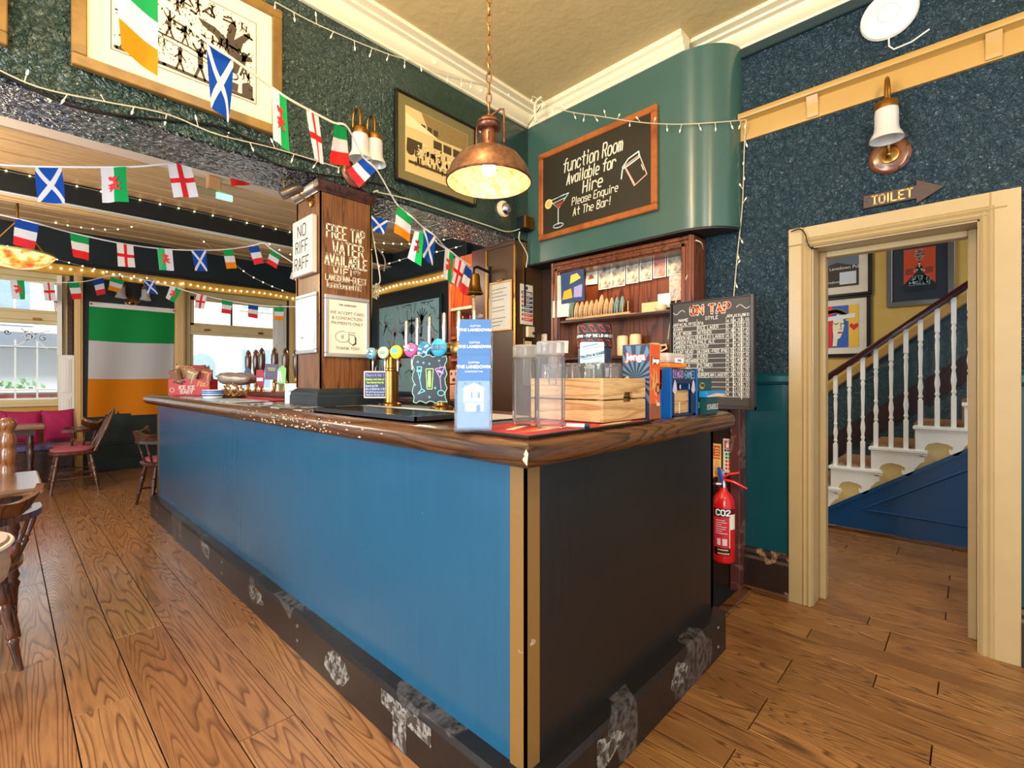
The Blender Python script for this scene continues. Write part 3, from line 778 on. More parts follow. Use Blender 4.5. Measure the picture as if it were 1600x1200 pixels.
st = thing('staircase', 'painted staircase with white balusters and scrolled tread ends beyond the doorway', 'staircase', (HX, 0, 0))
SR, SG = 0.192, 0.2845         # rise, going
Y0n, Z0n = 0.904, 0.545        # nosing (left end) of one tread
sb = MB()
def stairz(y): return Z0n + (Y0n - y)/SG*SR
treads = range(-3, 5)
carp = mat('stair_carpet', S(158, 120, 88), 0.9, var=0.2, bump=0.3, bscale=120)
grey = mat('carpet_edge', S(92, 88, 90), 0.9, var=0.2)
for k in treads:
    yl = Y0n - k*SG; z = Z0n + k*SR
    if z < 0.05: continue
    # tread board with a moulded nosing; rises towards -Y
    t = ob('tread', MB().box(-0.035, yl-SG-0.09, z-0.028, 0.85, yl, z).box(-0.022, yl-SG-0.075, z-0.045, 0.0, yl-0.012, z-0.028), K['white'], st, bevel=0.005)
    ob('riser', MB().box(0.0, yl-0.05, z-SR, 0.85, yl-0.03, z-0.028), K['white'], st)
    ob('carpet', MB().box(0.10, yl-SG-0.03, z, 0.80, yl+0.006, z+0.012).box(0.10, yl-0.03, z-SR+0.01, 0.80, yl-0.0, z+0.004), carp, t, bevel=0.006)
    # scrolled bracket under the tread end
    L = SG + 0.055
    pr = [(0.0, 0.0), (0, -0.165), (0.012, -0.19), (0.035, -0.2), (0.07, -0.192), (0.082, -0.165), (0.07, -0.142), (0.055, -0.15), (0.06, -0.12), (0.085, -0.092), (0.13, -0.078), (0.19, -0.088), (0.222, -0.108), (0.218, -0.135), (0.2, -0.125), (0.2, -0.155), (0.222, -0.172), (0.25, -0.165), (0.27, -0.14), (0.285, -0.10), (0.30, -0.082), (L-0.02, -0.055), (L, -0.045), (L, 0.0)]
    ob('tread_bracket', MB().add([(x, yl-0.015-a, z-0.045+c) for x in (-0.016, 0.0) for a, c in pr], [tuple(range(len(pr))), tuple(range(2*len(pr)-1, len(pr)-1, -1))] + [(i, i+len(pr), (i+1) % len(pr)+len(pr), (i+1) % len(pr)) for i in range(len(pr))]), K['white'], st)
# string (ochre) and blue spandrel
def slopepoly(x, off0, off1, ya, yb):
    return [(x, ya, stairz(ya)+off0), (x, yb, stairz(yb)+off0), (x, yb, stairz(yb)+off1), (x, ya, stairz(ya)+off1)]
ob('string', MB().add(slopepoly(0.0, -0.40, -0.215, 1.30, -1.0) + slopepoly(0.03, -0.40, -0.215, 1.30, -1.0), [(0,1,2,3),(4,7,6,5),(0,4,5,1),(3,2,6,7)]), mat('ochre_string', S(206, 182, 116), 0.4, var=0.05), st)
def zs(y): return stairz(y)-0.365
yz = Y0n - ((0.40-Z0n)/SR*SG)
sp = MB().add([(-0.004, 1.171, 0.0), (-0.004, -1.0, 0.0), (-0.004, -1.0, zs(-1.0)), (-0.004, 1.171, zs(1.171))], [(0,1,2,3)])
spn = ob('spandrel', sp, K['stairblue'], st)
b = MB()
for o0, o1, dx in ((-0.40, -0.365, -0.016), (-0.415, -0.405, -0.010)):
    b.add(slopepoly(dx, o0, o1, 1.15, -1.0) + slopepoly(0.012, o0, o1, 1.15, -1.0), [(0,1,2,3),(0,4,5,1),(3,2,6,7)])
ob('spandrel_cap', b, K['stairblue'], st)
# moulded triangle: two beads meeting at a point
b = MB()
ya_, za_ = 0.665, 0.30
b.tube([(-0.008, ya_, za_-0.1), (-0.008, -0.9, za_-0.1 + (ya_+0.9)/SG*SR*0.95)], 0.012, 6)
ob('spandrel_bead', b, K['stairblue'], st)
ob('spandrel_bead', MB().tube([(-0.008, ya_, za_-0.1), (-0.008, -0.9, 0.17)], 0.010, 6), K['stairblue'], st)
struct('baseboard_hall.strip', MB().box(HX-0.03, -1.0, 0, HX+0.01, 1.6, 0.03), K['barrail'], bevel=0.004)
# handrail and balusters
hy0, hz0, hy1, hz1 = 0.955, 1.284, 0.015, 2.014
hsl = (hz1-hz0)/(hy1-hy0)
def hz(y): return hz0 + (y-hy0)*hsl
prof = [(-0.03, -0.03), (0.03, -0.03), (0.034, 0.0), (0.026, 0.026), (0, 0.034), (-0.026, 0.026), (-0.034, 0.0)]
b = MB().ring([[(0.02+a, y, hz(y)+c) for a, c in prof] for y in (1.5, -0.9)])
ob('handrail', b, mat('handrail_varnish', S(62, 24, 26), 0.2, var=0.1, coat=0.5), st, smooth=40)
per = [0.045, 0.145, 0.24]
bal = []
i = 0
for k in range(-2, 4):
    yl = Y0n - k*SG; z = Z0n + k*SR
    for q in per[:]:
        y = yl - q
        zt = hz(y) - 0.03
        h = zt - z
        p = [(0, 0), (0.02, 0.0)]
        tb = MB().box(0.002, y-0.0155, z, 0.034, y+0.0155, z+h*0.24)
        tb.box(0.002, y-0.0155, z+h*0.80, 0.034, y+0.0155, zt)
        pf = [(0.0, 0.013), (0.03, 0.010), (0.06, 0.017), (0.09, 0.012), (0.13, 0.012), (0.22, 0.018), (0.30, 0.014), (0.36, 0.010), (0.40, 0.016), (0.43, 0.011), (0.55, 0.0115), (0.80, 0.015), (0.90, 0.012), (0.94, 0.017), (0.97, 0.012), (1.0, 0.013)]
        tb.turned((0.018, y, z+h*0.24), (0.018, y, z+h*0.80), pf, 10)
        ob('baluster', tb, K['white'], st, smooth=35)
# ================================================================ THE BAR
ZT = 1.143
BX, BY = 1.015, 0.912
bar = thing('bar_counter', 'long bar with a blue front panel, end panel darkened as shade and scuffed black plinth', 'bar counter', (BX, BY, 0))
def LB(x, y): return (x-BX, y-BY)
ob('front_panel', MB().box(0.0, 0.03, 0.19, 0.03, 4.73, 1.058), K['barblue'], bar)
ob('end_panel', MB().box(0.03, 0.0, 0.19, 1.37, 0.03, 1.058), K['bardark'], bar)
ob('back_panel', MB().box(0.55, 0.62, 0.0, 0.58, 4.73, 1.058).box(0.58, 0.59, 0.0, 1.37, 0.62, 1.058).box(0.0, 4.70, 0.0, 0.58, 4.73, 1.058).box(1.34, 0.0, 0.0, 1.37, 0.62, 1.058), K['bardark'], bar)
b = MB().box(-0.006, -0.006, 0.19, 0.002, 0.055, 1.058).box(-0.006, -0.006, 0.19, 0.055, 0.002, 1.058)
ob('corner_strip', b, scuffed('scratched_brass', S(128, 94, 46), S(190, 172, 150), 0.4, 0.70, 16), bar)
ob('corner_strip', MB().box(-0.005, 4.70, 0.19, 0.03, 4.735, 1.058), K['oldbrass'], bar)
# plinth with a bevelled top ledge
b = MB().sweep([(-0.02, 0), (0.058, 0), (0.058, 0.165), (0.05, 0.186), (-0.02, 0.192)], [(0.0, 4.73), (0.0, 0.0), (1.375, 0.0)])
ob('plinth', b, K['plinth'], bar)
# patches of worn paint and bolt heads on the plinth
rr = random.Random(5)
WP = []
b = MB()
for (s0, z0, pts) in ((2.9, 0.05, 6), (1.95, 0.03, 7), (1.02, 0.02, 8)):
    c = [(s0 + rr.uniform(0.09, 0.15)*math.cos(i*2*PI/pts), z0+0.075 + rr.uniform(0.035, 0.075)*math.sin(i*2*PI/pts)) for i in range(pts)]
    b.add([(-0.0588, s, min(0.165, max(0.004, z))) for s, z in c], [tuple(range(pts))])
    WP.append(b); b = MB()
b.add([(-0.0588, s, z) for s, z in ((0.66, 0.163), (0.36, 0.163), (0.36, 0.10), (0.50, 0.105), (0.50, 0.002), (0.585, 0.002), (0.585, 0.10), (0.66, 0.11))], [tuple(range(8))])
WP.append(b); b = MB()
for (s0, z0, pts) in ((0.86, 0.02, 7), (0.33, 0.01, 6)):
    c = [(s0 + rr.uniform(0.06, 0.13)*math.cos(i*2*PI/pts), z0+0.085 + rr.uniform(0.04, 0.08)*math.sin(i*2*PI/pts)) for i in range(pts)]
    b.add([(s, -0.0588, min(0.165, max(0.004, z))) for s, z in c], [tuple(range(pts))])
    WP.append(b); b = MB()
worn = scuffed('bare_scraped_wood', S(58, 52, 48), S(150, 146, 138), 0.5, 0.46, 40)
for b in WP: ob('worn_patch', b, worn, bar)
b = MB()
for s in (1.4, 2.55, 3.6, 4.45):
    for z in (0.06, 0.13):
        b.lathe([(0.011, 0), (0.009, 0.004), (0.0, 0.006)], (0, 0, 0), 8, Matrix.Translation((-0.058, s, z)) @ Matrix.Rotation(-PI/2, 4, 'Y'))
for s in (1.28,):
    for z in (0.05, 0.14):
        b.lathe([(0.009, 0), (0.007, 0.004), (0.0, 0.006)], (0, 0, 0), 8, Matrix.Translation((s, -0.058, z)) @ Matrix.Rotation(PI/2, 4, 'X'))
stuff(ob('bolt_head', b, mat('dull_bolt', S(96, 94, 92), 0.45, 0.5), bar))

top = thing('worktop', 'L-shaped glossy dark wooden bar top with a worn rounded edge', 'bar top', (BX, BY, ZT))
ob('counter_surface', MB().prismz([(0, 0), (1.36, 0), (1.36, 0.66), (0.66, 0.66), (0.66, 4.76), (0, 4.76)], -0.083, 0.0), K['bartop'], top)
bn = [(-0.001, -0.083), (0.055, -0.083), (0.085, -0.074), (0.104, -0.055), (0.108, -0.038), (0.103, -0.02), (0.088, -0.007), (0.065, 0.001), (0.03, 0.003), (-0.001, 0.003)]
edge = scuffed('chipped_bar_edge', S(92, 60, 38), S(200, 170, 130), 0.25, 0.74, 9)
b = MB().sweep(bn, [(0, 4.76), (0, 0), (1.36, 0)])
ob('edge_moulding', b, K['barrail'], top, smooth=50)
b = MB().sweep([(-0.001, -0.083), (0.09, -0.083), (0.10, -0.04), (0.09, 0.0), (-0.001, 0.003)], [(0.66, 4.76), (0, 4.76)])
ob('edge_moulding', b, K['barrail'], top, smooth=50)
# chips along the long edge
b = MB()
for i in range(90):
    s = rr.gauss(1.30, 0.33)
    if s < 0.15: continue
    a = rr.uniform(-0.6, 0.75)
    x = -0.058 - 0.0505*math.cos(a); z = -0.040 + 0.0435*math.sin(a)
    l = rr.uniform(0.003, 0.014); h = rr.uniform(0.0015, 0.004)
    nx, nz = -math.cos(a), math.sin(a)
    b.add([(x+nx*0.001, s-l, z), (x+nx*0.001, s, z-h), (x+nx*0.001, s+l, z), (x+nx*0.001, s, z+h)], [(0,1,2,3)])
b.add([(-0.109, -0.100, -0.02), (-0.111, -0.109, -0.03), (-0.110, -0.104, -0.062), (-0.106, -0.085, -0.05), (-0.107, -0.09, -0.035)], [(0,1,2,3,4)])
stuff(ob('edge_chip', b, mat('bare_chip_wood', S(222, 196, 160), 0.6), top))

# ---- mats and trays lying on the bar
def mat_on_bar(name, label, pts, h, m, cat='bar mat', z=ZT+0.003):
    cx = sum(p[0] for p in pts)/len(pts); cy = sum(p[1] for p in pts)/len(pts)
    t = thing(name, label, cat, (cx, cy, z))
    ob('mat', MB().prismz([(x-cx, y-cy) for x, y in pts], 0, h), m, t, bevel=0.0015)
    return t, cx, cy
redm = mat('red_bar_runner', S(168, 34, 44), 0.6, var=0.25, vscale=6)
t, cx, cy = mat_on_bar('bar_runner', 'red printed bar runner on the near corner under the jugs', [(0.935, 0.83), (1.62, 0.83), (1.62, 1.13), (0.935, 1.13)], 0.004, redm)
ob('border', MB().box(-0.3425, -0.15, 0, 0.3425, -0.135, 0.0052).box(-0.3425, -0.135, 0, -0.3285, 0.15, 0.0052), K['black'], t)
b = MB(); b.mi = 0
b.prismz([(-0.30, -0.06), (-0.22, -0.09), (-0.06, -0.06), (-0.02, -0.03), (-0.16, -0.02)], 0, 0.005)
b.prismz([(-0.20, 0.06), (-0.10, 0.03), (0.02, 0.06), (-0.08, 0.10)], 0, 0.005)
ob('print', b, mat('runner_orange_print', S(226, 92, 42), 0.6), t)
b = MB().prismz([(-0.26, 0.01), (-0.15, 0.05), (-0.13, 0.04), (-0.24, 0.0)], 0, 0.0056).prismz([(-0.24, -0.07), (-0.14, -0.075), (-0.06, -0.062), (-0.16, -0.058)], 0, 0.0056).prismz([(0.05, -0.11), (0.16, -0.12), (0.26, -0.105), (0.16, -0.1)], 0, 0.0056)
ob('print', b, mat('runner_cream_print', S(232, 214, 176), 0.6), t)
tr = thing('drip_tray', 'black slotted drip tray set along the front edge of the bar', 'drip tray', (1.10, 1.80, ZT+0.003))
ob('tray', MB().box(-0.115, -0.40, 0, 0.115, 0.40, 0.006).box(-0.115, -0.40, 0, -0.108, 0.40, 0.022).box(0.108, -0.40, 0, 0.115, 0.40, 0.022).box(-0.115, -0.40, 0, 0.115, -0.393, 0.022).box(-0.115, 0.393, 0, 0.115, 0.40, 0.022), mat('tray_steel', S(64, 72, 82), 0.25, 0.8), tr)
for i in range(20):
    ob('slat', MB().box(-0.108, -0.385+i*0.039, 0.014, 0.108, -0.362+i*0.039, 0.02), K['blackgloss'], tr)
mat_on_bar('bar_runner', 'pale grey bar runner lying between the drip tray and the beer taps', [(1.24, 1.28), (1.45, 1.28), (1.45, 2.50), (1.24, 2.50)], 0.005, mat('grey_runner', S(176, 180, 184), 0.4, var=0.2, vscale=18))
mat_on_bar('bar_runner', 'black and white printed bar runner by the foot of the wooden pillar', [(0.98, 2.28), (1.19, 2.28), (1.19, 2.95), (0.98, 2.95)], 0.004, scuffed('printed_runner', S(40, 44, 52), S(220, 214, 214), 0.35, 0.5, 10))
mat_on_bar('bar_runner', 'light blue-grey printed bar runner beyond the wooden pillar', [(0.99, 3.45), (1.24, 3.45), (1.24, 4.55), (0.99, 4.55)], 0.005, scuffed('pale_runner', S(196, 206, 214), S(120, 126, 140), 0.35, 0.52, 8))
mat_on_bar('bar_runner', 'red edged bar runner in front of the far pump handles', [(1.28, 3.5), (1.46, 3.5), (1.46, 4.9), (1.28, 4.9)], 0.006, mat('red_runner_b', S(190, 44, 58), 0.5, var=0.3, vscale=6))

# ---- leaflet holder and leaflets
LA = math.radians(-45)
lp = at(740, 672, Z=ZT+0.008)
ac = glassmat('clear_acrylic', (0.95, 0.97, 1.0, 1), 0.03, 1.12, thin=1.0, milk=0.05)
lh = thing('leaflet_holder', 'clear acrylic three-tier leaflet holder on the corner of the bar', 'leaflet holder', (lp.x+0.02, lp.y+0.02, ZT+0.008), LA)
lean = 0.10
for i in range(3):
    y0 = -0.05 + i*0.045; z0 = 0.0 + i*0.055
    b = MB()
    h = 0.135
    def sl(z): return lean*(z)
    for (x0, x1, yy) in ((-0.054, 0.054, 0.0), (-0.054, 0.054, 0.03)):
        hh = h if yy == 0 else h+0.055
        b.add([(x0, y0+yy+sl(0), z0), (x1, y0+yy+sl(0), z0), (x1, y0+yy+sl(hh), z0+hh), (x0, y0+yy+sl(hh), z0+hh),
               (x0, y0+yy+0.003, z0), (x1, y0+yy+0.003, z0), (x1, y0+yy+0.003+sl(hh), z0+hh), (x0, y0+yy+0.003+sl(hh), z0+hh)],
              [(0,1,2,3),(4,7,6,5),(0,4,5,1),(2,6,7,3),(1,5,6,2),(0,3,7,4)])
    for x in (-0.054, 0.051):
        b.add([(x, y0, 0), (x+0.003, y0, 0), (x+0.003, y0+0.033, 0), (x, y0+0.033, 0), (x, y0+sl(h), z0+h), (x+0.003, y0+sl(h), z0+h), (x+0.003, y0+0.033+sl(h), z0+h), (x, y0+0.033+sl(h), z0+h)],
              [(0,3,2,1),(4,5,6,7),(0,1,5,4),(1,2,6,5),(2,3,7,6),(3,0,4,7)])
    b.box(-0.054, y0, z0-0.003, 0.054, y0+0.033, z0)
    ob('pocket', b, ac, lh)
ob('foot', MB().box(-0.054, -0.05, -0.004, 0.054, 0.075, -0.001), ac, lh)
blue = mat('leaflet_blue', S(56, 108, 168), 0.45, var=0.03)
blue2 = mat('leaflet_pale_blue', S(116, 152, 196), 0.5, var=0.06)
wink = mat('white_ink', S(238, 240, 242), 0.6, var=0)
for i, tx in enumerate(('front tier, pub drawing below the title', 'middle tier of the holder', 'back tier, standing highest')):
    y0 = -0.05 + i*0.045 + 0.012; z0 = i*0.055 + 0.004
    M = rmat(LA, lh.location) @ Matrix.Translation((0, y0, z0))
    lt = thing('leaflet', 'blue folded leaflet with white title, ' + tx, 'leaflet', M.translation, LA, 'leaflets in the clear holder')
    H_ = 0.215 if i == 0 else 0.222
    rx = -math.atan(lean)
    R = Matrix.Rotation(rx, 4, 'X')
    ob('sheet', MB().box(-0.0485, 0, 0, 0.0485, 0.007, H_, R), blue, lt)
    typeset('lettering', 'CLIFTON', 0.008, wink, lt, R @ Vector((0, -0.001, H_-0.024)), rot=(PI/2+rx, 0, 0))
    typeset('lettering', 'THE LANSDOWN', 0.0125, wink, lt, R @ Vector((0, -0.001, H_-0.038)), rot=(PI/2+rx, 0, 0), bold=0.0004)
    if i == 0:
        typeset('lettering', 'INDEPENDENT PUB', 0.006, wink, lt, R @ Vector((0, -0.001, H_-0.050)), rot=(PI/2+rx, 0, 0))
        ob('print', MB().rect(-0.046, 0.004, 0.046, 0.14, -0.0008, R), blue2, lt)
        b = MB().rect(-0.030, 0.075, 0.030, 0.118, -0.0016, R).flat([(-0.032, 0.118), (0.0, 0.135), (0.034, 0.118)], -0.0016, R).rect(-0.024, 0.05, 0.03, 0.076, -0.0016, R)
        ob('print', b, mat('pub_drawing_white', S(186, 200, 212), 0.6, var=0.05), lt)
        b = MB().rect(-0.008, 0.09, -0.003, 0.108, -0.0022, R).rect(0.012, 0.09, 0.018, 0.108, -0.0022, R).rect(0.008, 0.05, 0.02, 0.07, -0.0022, R).line([(-0.03, 0.078), (0.03, 0.078)], 0.0012, -0.0022, R).line([(-0.036, 0.05), (0.036, 0.046)], 0.0012, -0.0022, R)
        for q in range(9): b.disc((-0.032+q*0.007, 0.124+0.01*math.sin(q*2.1)), 0.004, 7, -0.0012, None, R)
        ob('print', b, mat('pub_drawing_grey', S(104, 134, 160), 0.6), lt)

# ---- clear water jugs
clear = glassmat('clear_plastic', (0.985, 0.99, 0.995, 1), 0.03, 1.25, thin=1.0, milk=0.07)
clear2 = glassmat('cloudy_plastic', (0.93, 0.94, 0.96, 1), 0.12, 1.35, thin=1.0, milk=0.25)
def jug(u, v, r, h, label):
    p = at(u, v, Z=ZT+0.008)
    j = thing('water_jug', label, 'jug', (p.x, p.y, ZT+0.0085), 0.3)
    n = 10
    out = [(r*0.86, 0.0), (r*0.98, 0.012), (r, 0.03), (r, h*0.80), (r*0.97, h*0.82), (r*0.88, h*0.835)]
    inn = [(r*0.84, h*0.835), (r*0.93, h*0.80), (r*0.94, 0.03), (r*0.80, 0.012), (0.001, 0.012)]
    ob('body', MB().lathe([(0.001, 0)] + out + inn, (0, 0, 0), n), clear, j)
    ob('lid', MB().lathe([(0.001, h*0.84), (r*0.93, h*0.84), (r*0.96, h*0.86), (r*0.96, h*0.985), (r*0.92, h), (0.001, h)], (0, 0, 0), 20), clear2, j, smooth=40)
    ob('lid_rim', MB().lathe([(r*0.965, h*0.84), (r*1.0, h*0.85), (r*0.965, h*0.865)], (0, 0, 0), 20), clear, j, smooth=40)
    ob('infuser', MB().lathe([(0.013, h*0.84), (0.013, h*0.52), (0.010, h*0.50), (0.002, h*0.495)], (-0.01, -r*0.25, 0), 10), clear, j, smooth=40)
    return j
jug(821, 664, 0.043, 0.257, 'clear ribbed plastic water jug standing behind another beside the leaflet holder')
jug(860, 668, 0.0445, 0.262, 'clear ribbed plastic water jug standing directly in front of the pine crate')

# ---- pine crate with upturned glasses
CX0, CX1, CY0, CY1 = 1.365, 1.652, 0.882, 1.20
cr = thing('crate', 'pine slatted crate with a hand hole filled with upturned glasses', 'crate', ((CX0+CX1)/2, (CY0+CY1)/2, ZT+0.009))
hx, hy = (CX1-CX0)/2, (CY1-CY0)/2
for z0, z1 in ((0.002, 0.074), (0.079, 0.150)):
    for s in (-1, 1):
        ob('side_slat', MB().box(s*hx, -hy+0.012, z0, s*(hx-0.011), hy-0.012, z1), K['pine'], cr, bevel=0.0015)
    for s in (-1, 1):
        hole = s == -1
        if hole:
            zz = z1 if z0 < 0.05 else z0
            m = MB()
            hw = 0.034; hc = 0.02
            if z0 < 0.05:
                m.prism([(-hx, z0), (hx, z0), (hx, z1), (hc+hw, z1), (hc+hw-0.004, z1-0.008), (hc-hw+0.004, z1-0.008), (hc-hw, z1), (-hx, z1)], -hy, -hy+0.012)
            else:
                m.prism([(-hx, z0), (hc-hw, z0), (hc-hw+0.008, z0+0.022), (hc+hw-0.008, z0+0.022), (hc+hw, z0), (hx, z0), (hx, z1), (-hx, z1)], -hy, -hy+0.012)
            ob('end_slat', m, K['pine'], cr, bevel=0.001)
        else:
            ob('end_slat', MB().box(-hx, hy-0.012, z0, hx, hy, z1), K['pine'], cr, bevel=0.0015)
for sx in (-1, 1):
    for sy in (-1, 1):
        ob('corner_post', MB().box(sx*(hx-0.011), sy*(hy-0.012), 0, sx*(hx-0.026), sy*(hy-0.030), 0.148), K['pine'], cr)
ob('floor_board', MB().box(-hx+0.011, -hy+0.012, 0.0, hx-0.011, hy-0.012, 0.012), K['pine'], cr)
ob('inner_board', MB().box(-hx+0.012, -hy+0.031, 0.108, hx-0.012, hy-0.031, 0.116), K['pine'], cr)
tumb = glassmat('tumbler_glass', (0.97, 0.985, 0.99, 1), 0.03, 1.3, thin=1.0, milk=0.06)
def tumbler(x, y, z, label, r=0.044, h=0.088):
    g = thing('glass_tumbler', label, 'glass', (x, y, z), random.uniform(0, 1), 'upturned glasses in the crate')
    ob('body', MB().lathe([(r*0.9, 0.0), (r, 0.004), (r*1.0, 0.02), (r*0.92, h*0.85), (r*0.86, h), (r*0.6, h), (0.002, h-0.008), (0.002, h-0.012), (r*0.78, h-0.012), (r*0.84, h*0.8), (r*0.92, 0.02), (r*0.88, 0.001)], (0, 0, 0), 14), tumb, g, smooth=30)
    return g
zg = ZT+0.009+0.1165
crx, cry = (CX0+CX1)/2, (CY0+CY1)/2
for (x, y, l) in ((-0.075, -0.075, 'left of the front pair'), (0.035, -0.075, 'right of the front pair'), (-0.075, 0.018, 'middle of the left row'), (-0.075, 0.108, 'farthest back, behind the jugs'), (0.018, 0.018, 'in the very middle of the crate')):
    tumbler(crx+x, cry+y, zg, 'clear upturned tumbler in the pine crate, ' + l)
# pen beside the crate
p0 = at(885, 664, Z=ZT+0.016); p1_ = at(921, 665, Z=ZT+0.016)
pn = thing('marker_pen', 'white marker pen with a dark cap lying by the crate', 'pen', (p0.x, p0.y, ZT+0.0155))
d = Vector((p1_.x-p0.x, p1_.y-p0.y, 0))
ob('barrel', MB().cyl((0, 0, 0), d*0.8, 0.006, None, 10), K['white'], pn, smooth=40)
ob('cap', MB().cyl(d*0.8, d, 0.0075, None, 10), mat('pen_cap', S(24, 44, 60), 0.3), pn, smooth=40)

# ---- games and tubs on the near arm
navy = mat('navy_card', S(34, 56, 84), 0.45, var=0.08)
red = mat('red_card', S(214, 56, 52), 0.45, var=0.06)
tp = at(929, 560, D=2.05)
tb = thing('game_tube', 'large navy card tube with red and black hazard stripes on its lid', 'game tube', (tp.x, tp.y, ZT+0.001), FACE_X + 0.75)
ob('tube', MB().lathe([(0.068, 0), (0.07, 0.004), (0.07, 0.285), (0.066, 0.29)], (0, 0, 0), 28), navy, tb, smooth=40)
ob('lid', MB().lathe([(0.0735, 0.287), (0.0735, 0.380), (0.07, 0.386), (0.001, 0.386)], (0, 0, 0), 28), mat('dark_lid_card', S(36, 38, 44), 0.45), tb, smooth=40)
def wrap(a0, z, rr_): return (rr_*math.sin(a0), -rr_*math.cos(a0), z)
for z0, z1 in ((0.292, 0.318), (0.350, 0.378)):
    for i in range(12):
        a = i*2*PI/12; da = 0.24; sh = 0.26
        ob('stripe', MB().add([wrap(a, z1, 0.0742), wrap(a+da, z1, 0.0742), wrap(a+da+sh, z0, 0.0742), wrap(a+sh, z0, 0.0742)], [(0,1,2,3)]), red, tb)
def wraptext(txt, z, h, w, r, a_c=0.0, kx=1.0):
    q = MB(); q.text(txt, 0, 0, h, w, 0, None, 'c', aspect=0.5 if len(txt) > 9 else 0.62)
    for i, v in enumerate(q.v): q.v[i] = Vector(wrap(a_c + v.x*kx/r, z+v.z, r))
    return q
ob('lettering', wraptext('THE DARES WITHIN - POP THE LID AND LET THE FUN BEGIN', 0.3285, 0.010, 0.0022, 0.0745), wink, tb)
for (a0, a1, z0, z1) in ((-0.35, 0.45, 0.215, 0.262),):
    n = 6
    b = MB().ring([[wrap(a0+(a1-a0)*i/n, z, 0.0708) for i in range(n+1)] for z in (z0, z1)], False, False, False)
ob('print', MB().ring([[wrap(0.05+0.75*i/6, z, 0.0708) for i in range(7)] for z in (0.165, 0.2)], False, False, False), mat('tube_label_pale', S(176, 206, 232), 0.5), tb)
ob('print', b, mat('tube_label_blue', S(176, 206, 232), 0.5), tb)
ob('lettering', wraptext('NO ONE', 0.244, 0.011, 0.0022, 0.0715, 0.05), red, tb)
ob('lettering', wraptext('IS SAFE', 0.226, 0.011, 0.0022, 0.0715, 0.05), red, tb)
ob('lettering', wraptext('ICE', 0.25, 0.026, 0.006, 0.0715, -0.75), wink, tb)

def boxthing(name, label, cat, x0, x1, y0, y1, z0, h, m, rz=0.0, bevel=0.002, part='carton', group=None):
    t = thing(name, label, cat, ((x0+x1)/2, (y0+y1)/2, z0), rz, group)
    a, c = (x1-x0)/2, (y1-y0)/2
    ob(part, MB().box(-a, -c, 0, a, c, h), m, t, bevel=bevel)
    return t, a, c
# pale blue card box standing in the crate
tdp = Vector((1.600, 1.085, 0))
t, a, c = boxthing('card_game_box', 'pale blue card game box leaning in the crate behind the glasses', 'game box', tdp.x-0.045, tdp.x+0.045, tdp.y-0.02, tdp.y+0.02, ZT+0.126, 0.175, mat('pale_blue_card', S(186, 220, 228), 0.5, var=0.05), FACE_X+0.75)
typeset('lettering', 'TRUTH & DARE', 0.0145, mat('dark_teal_ink', S(30, 70, 84), 0.6), t, (0, -c-0.001, 0.12), bold=0.0006, rot=(PI/2, -0.22, 0))
ob('print', MB().line([(-0.04, 0.155), (0.02, 0.168)], 0.003, -c-0.001).line([(-0.04, 0.105), (0.04, 0.122)], 0.002, -c-0.001).line([(-0.04, 0.145), (0.038, 0.16)], 0.0015, -c-0.001).line([(-0.02, 0.09), (0.035, 0.1)], 0.0015, -c-0.001).rect(-0.03, 0.02, 0.03, 0.07, -c-0.001), mat('teal_ink', S(70, 130, 140), 0.6), t)

# tumbling-tower box: navy sunburst side and orange end
t, a, c = boxthing('block_game_box', 'tall orange and navy block stacking game box right of the pine crate', 'game box', 1.662, 1.742, 0.868, 0.985, ZT+0.004, 0.285, mat('orange_card', S(222, 92, 40), 0.45, var=0.05))
MX = Matrix.Translation((-a-0.0008, 0, 0)) @ Matrix.Rotation(-PI/2, 4, 'Z')
ob('side_print', MB().rect(-c+0.001, 0.001, c-0.001, 0.284, 0, MX), navy, t)
b = MB()
for i in range(18):
    a0 = i*2*PI/18; a1 = a0 + PI/18
    def clip(an):
        dx, dz = math.cos(an), math.sin(an)
        k = min((c-0.002)/abs(dx) if abs(dx) > 1e-6 else 9, (0.102 if dz < 0 else 0.125)/abs(dz) if abs(dz) > 1e-6 else 9)
        return (dx*k, 0.155+dz*k)
    b.flat([(0, 0.155), clip(a0), clip(a1)], -0.0006, MX)
ob('side_print', b, mat('sunburst_blue', S(92, 122, 150), 0.5), t)
b = MB().flat([(-0.05, 0.155), (-0.035, 0.165), (0.035, 0.085), (0.02, 0.072)], -0.0012, MX).flat([(-0.05, 0.155), (0.02, 0.072), (0.02, 0.055), (-0.05, 0.135)], -0.0012, MX)
ob('side_print', b, mat('block_print_cream', S(222, 206, 176), 0.6, var=0.1), t)
whr = mat('white_letter', S(246, 244, 238), 0.5, var=0)
blk = mat('black_ink', S(22, 22, 24), 0.6, var=0)
for MM, s, nm, off in ((MX, 0.038, 'x', 0.0), (Matrix.Translation((0, -c-0.0008, 0)), 0.026, 'y', 0.0)):
    for mm, dy, bo, lay in ((red if nm == 'x' else blk, -0.0012, 0.0045, 0), (whr, -0.0020, 0.0012, 1)):
        o = typeset('lettering', 'Jenga', s, mm, t, (0, 0, 0), bold=bo, ext=0.0002)
        o.location = MM @ Vector((0, dy, 0.225 if nm == 'x' else 0.215)); o.rotation_euler = (MM @ Matrix.Rotation(PI/2, 4, 'X')).to_euler()
MF = Matrix.Translation((0, -c-0.0008, 0))
b = MB()
rq = random.Random(3)
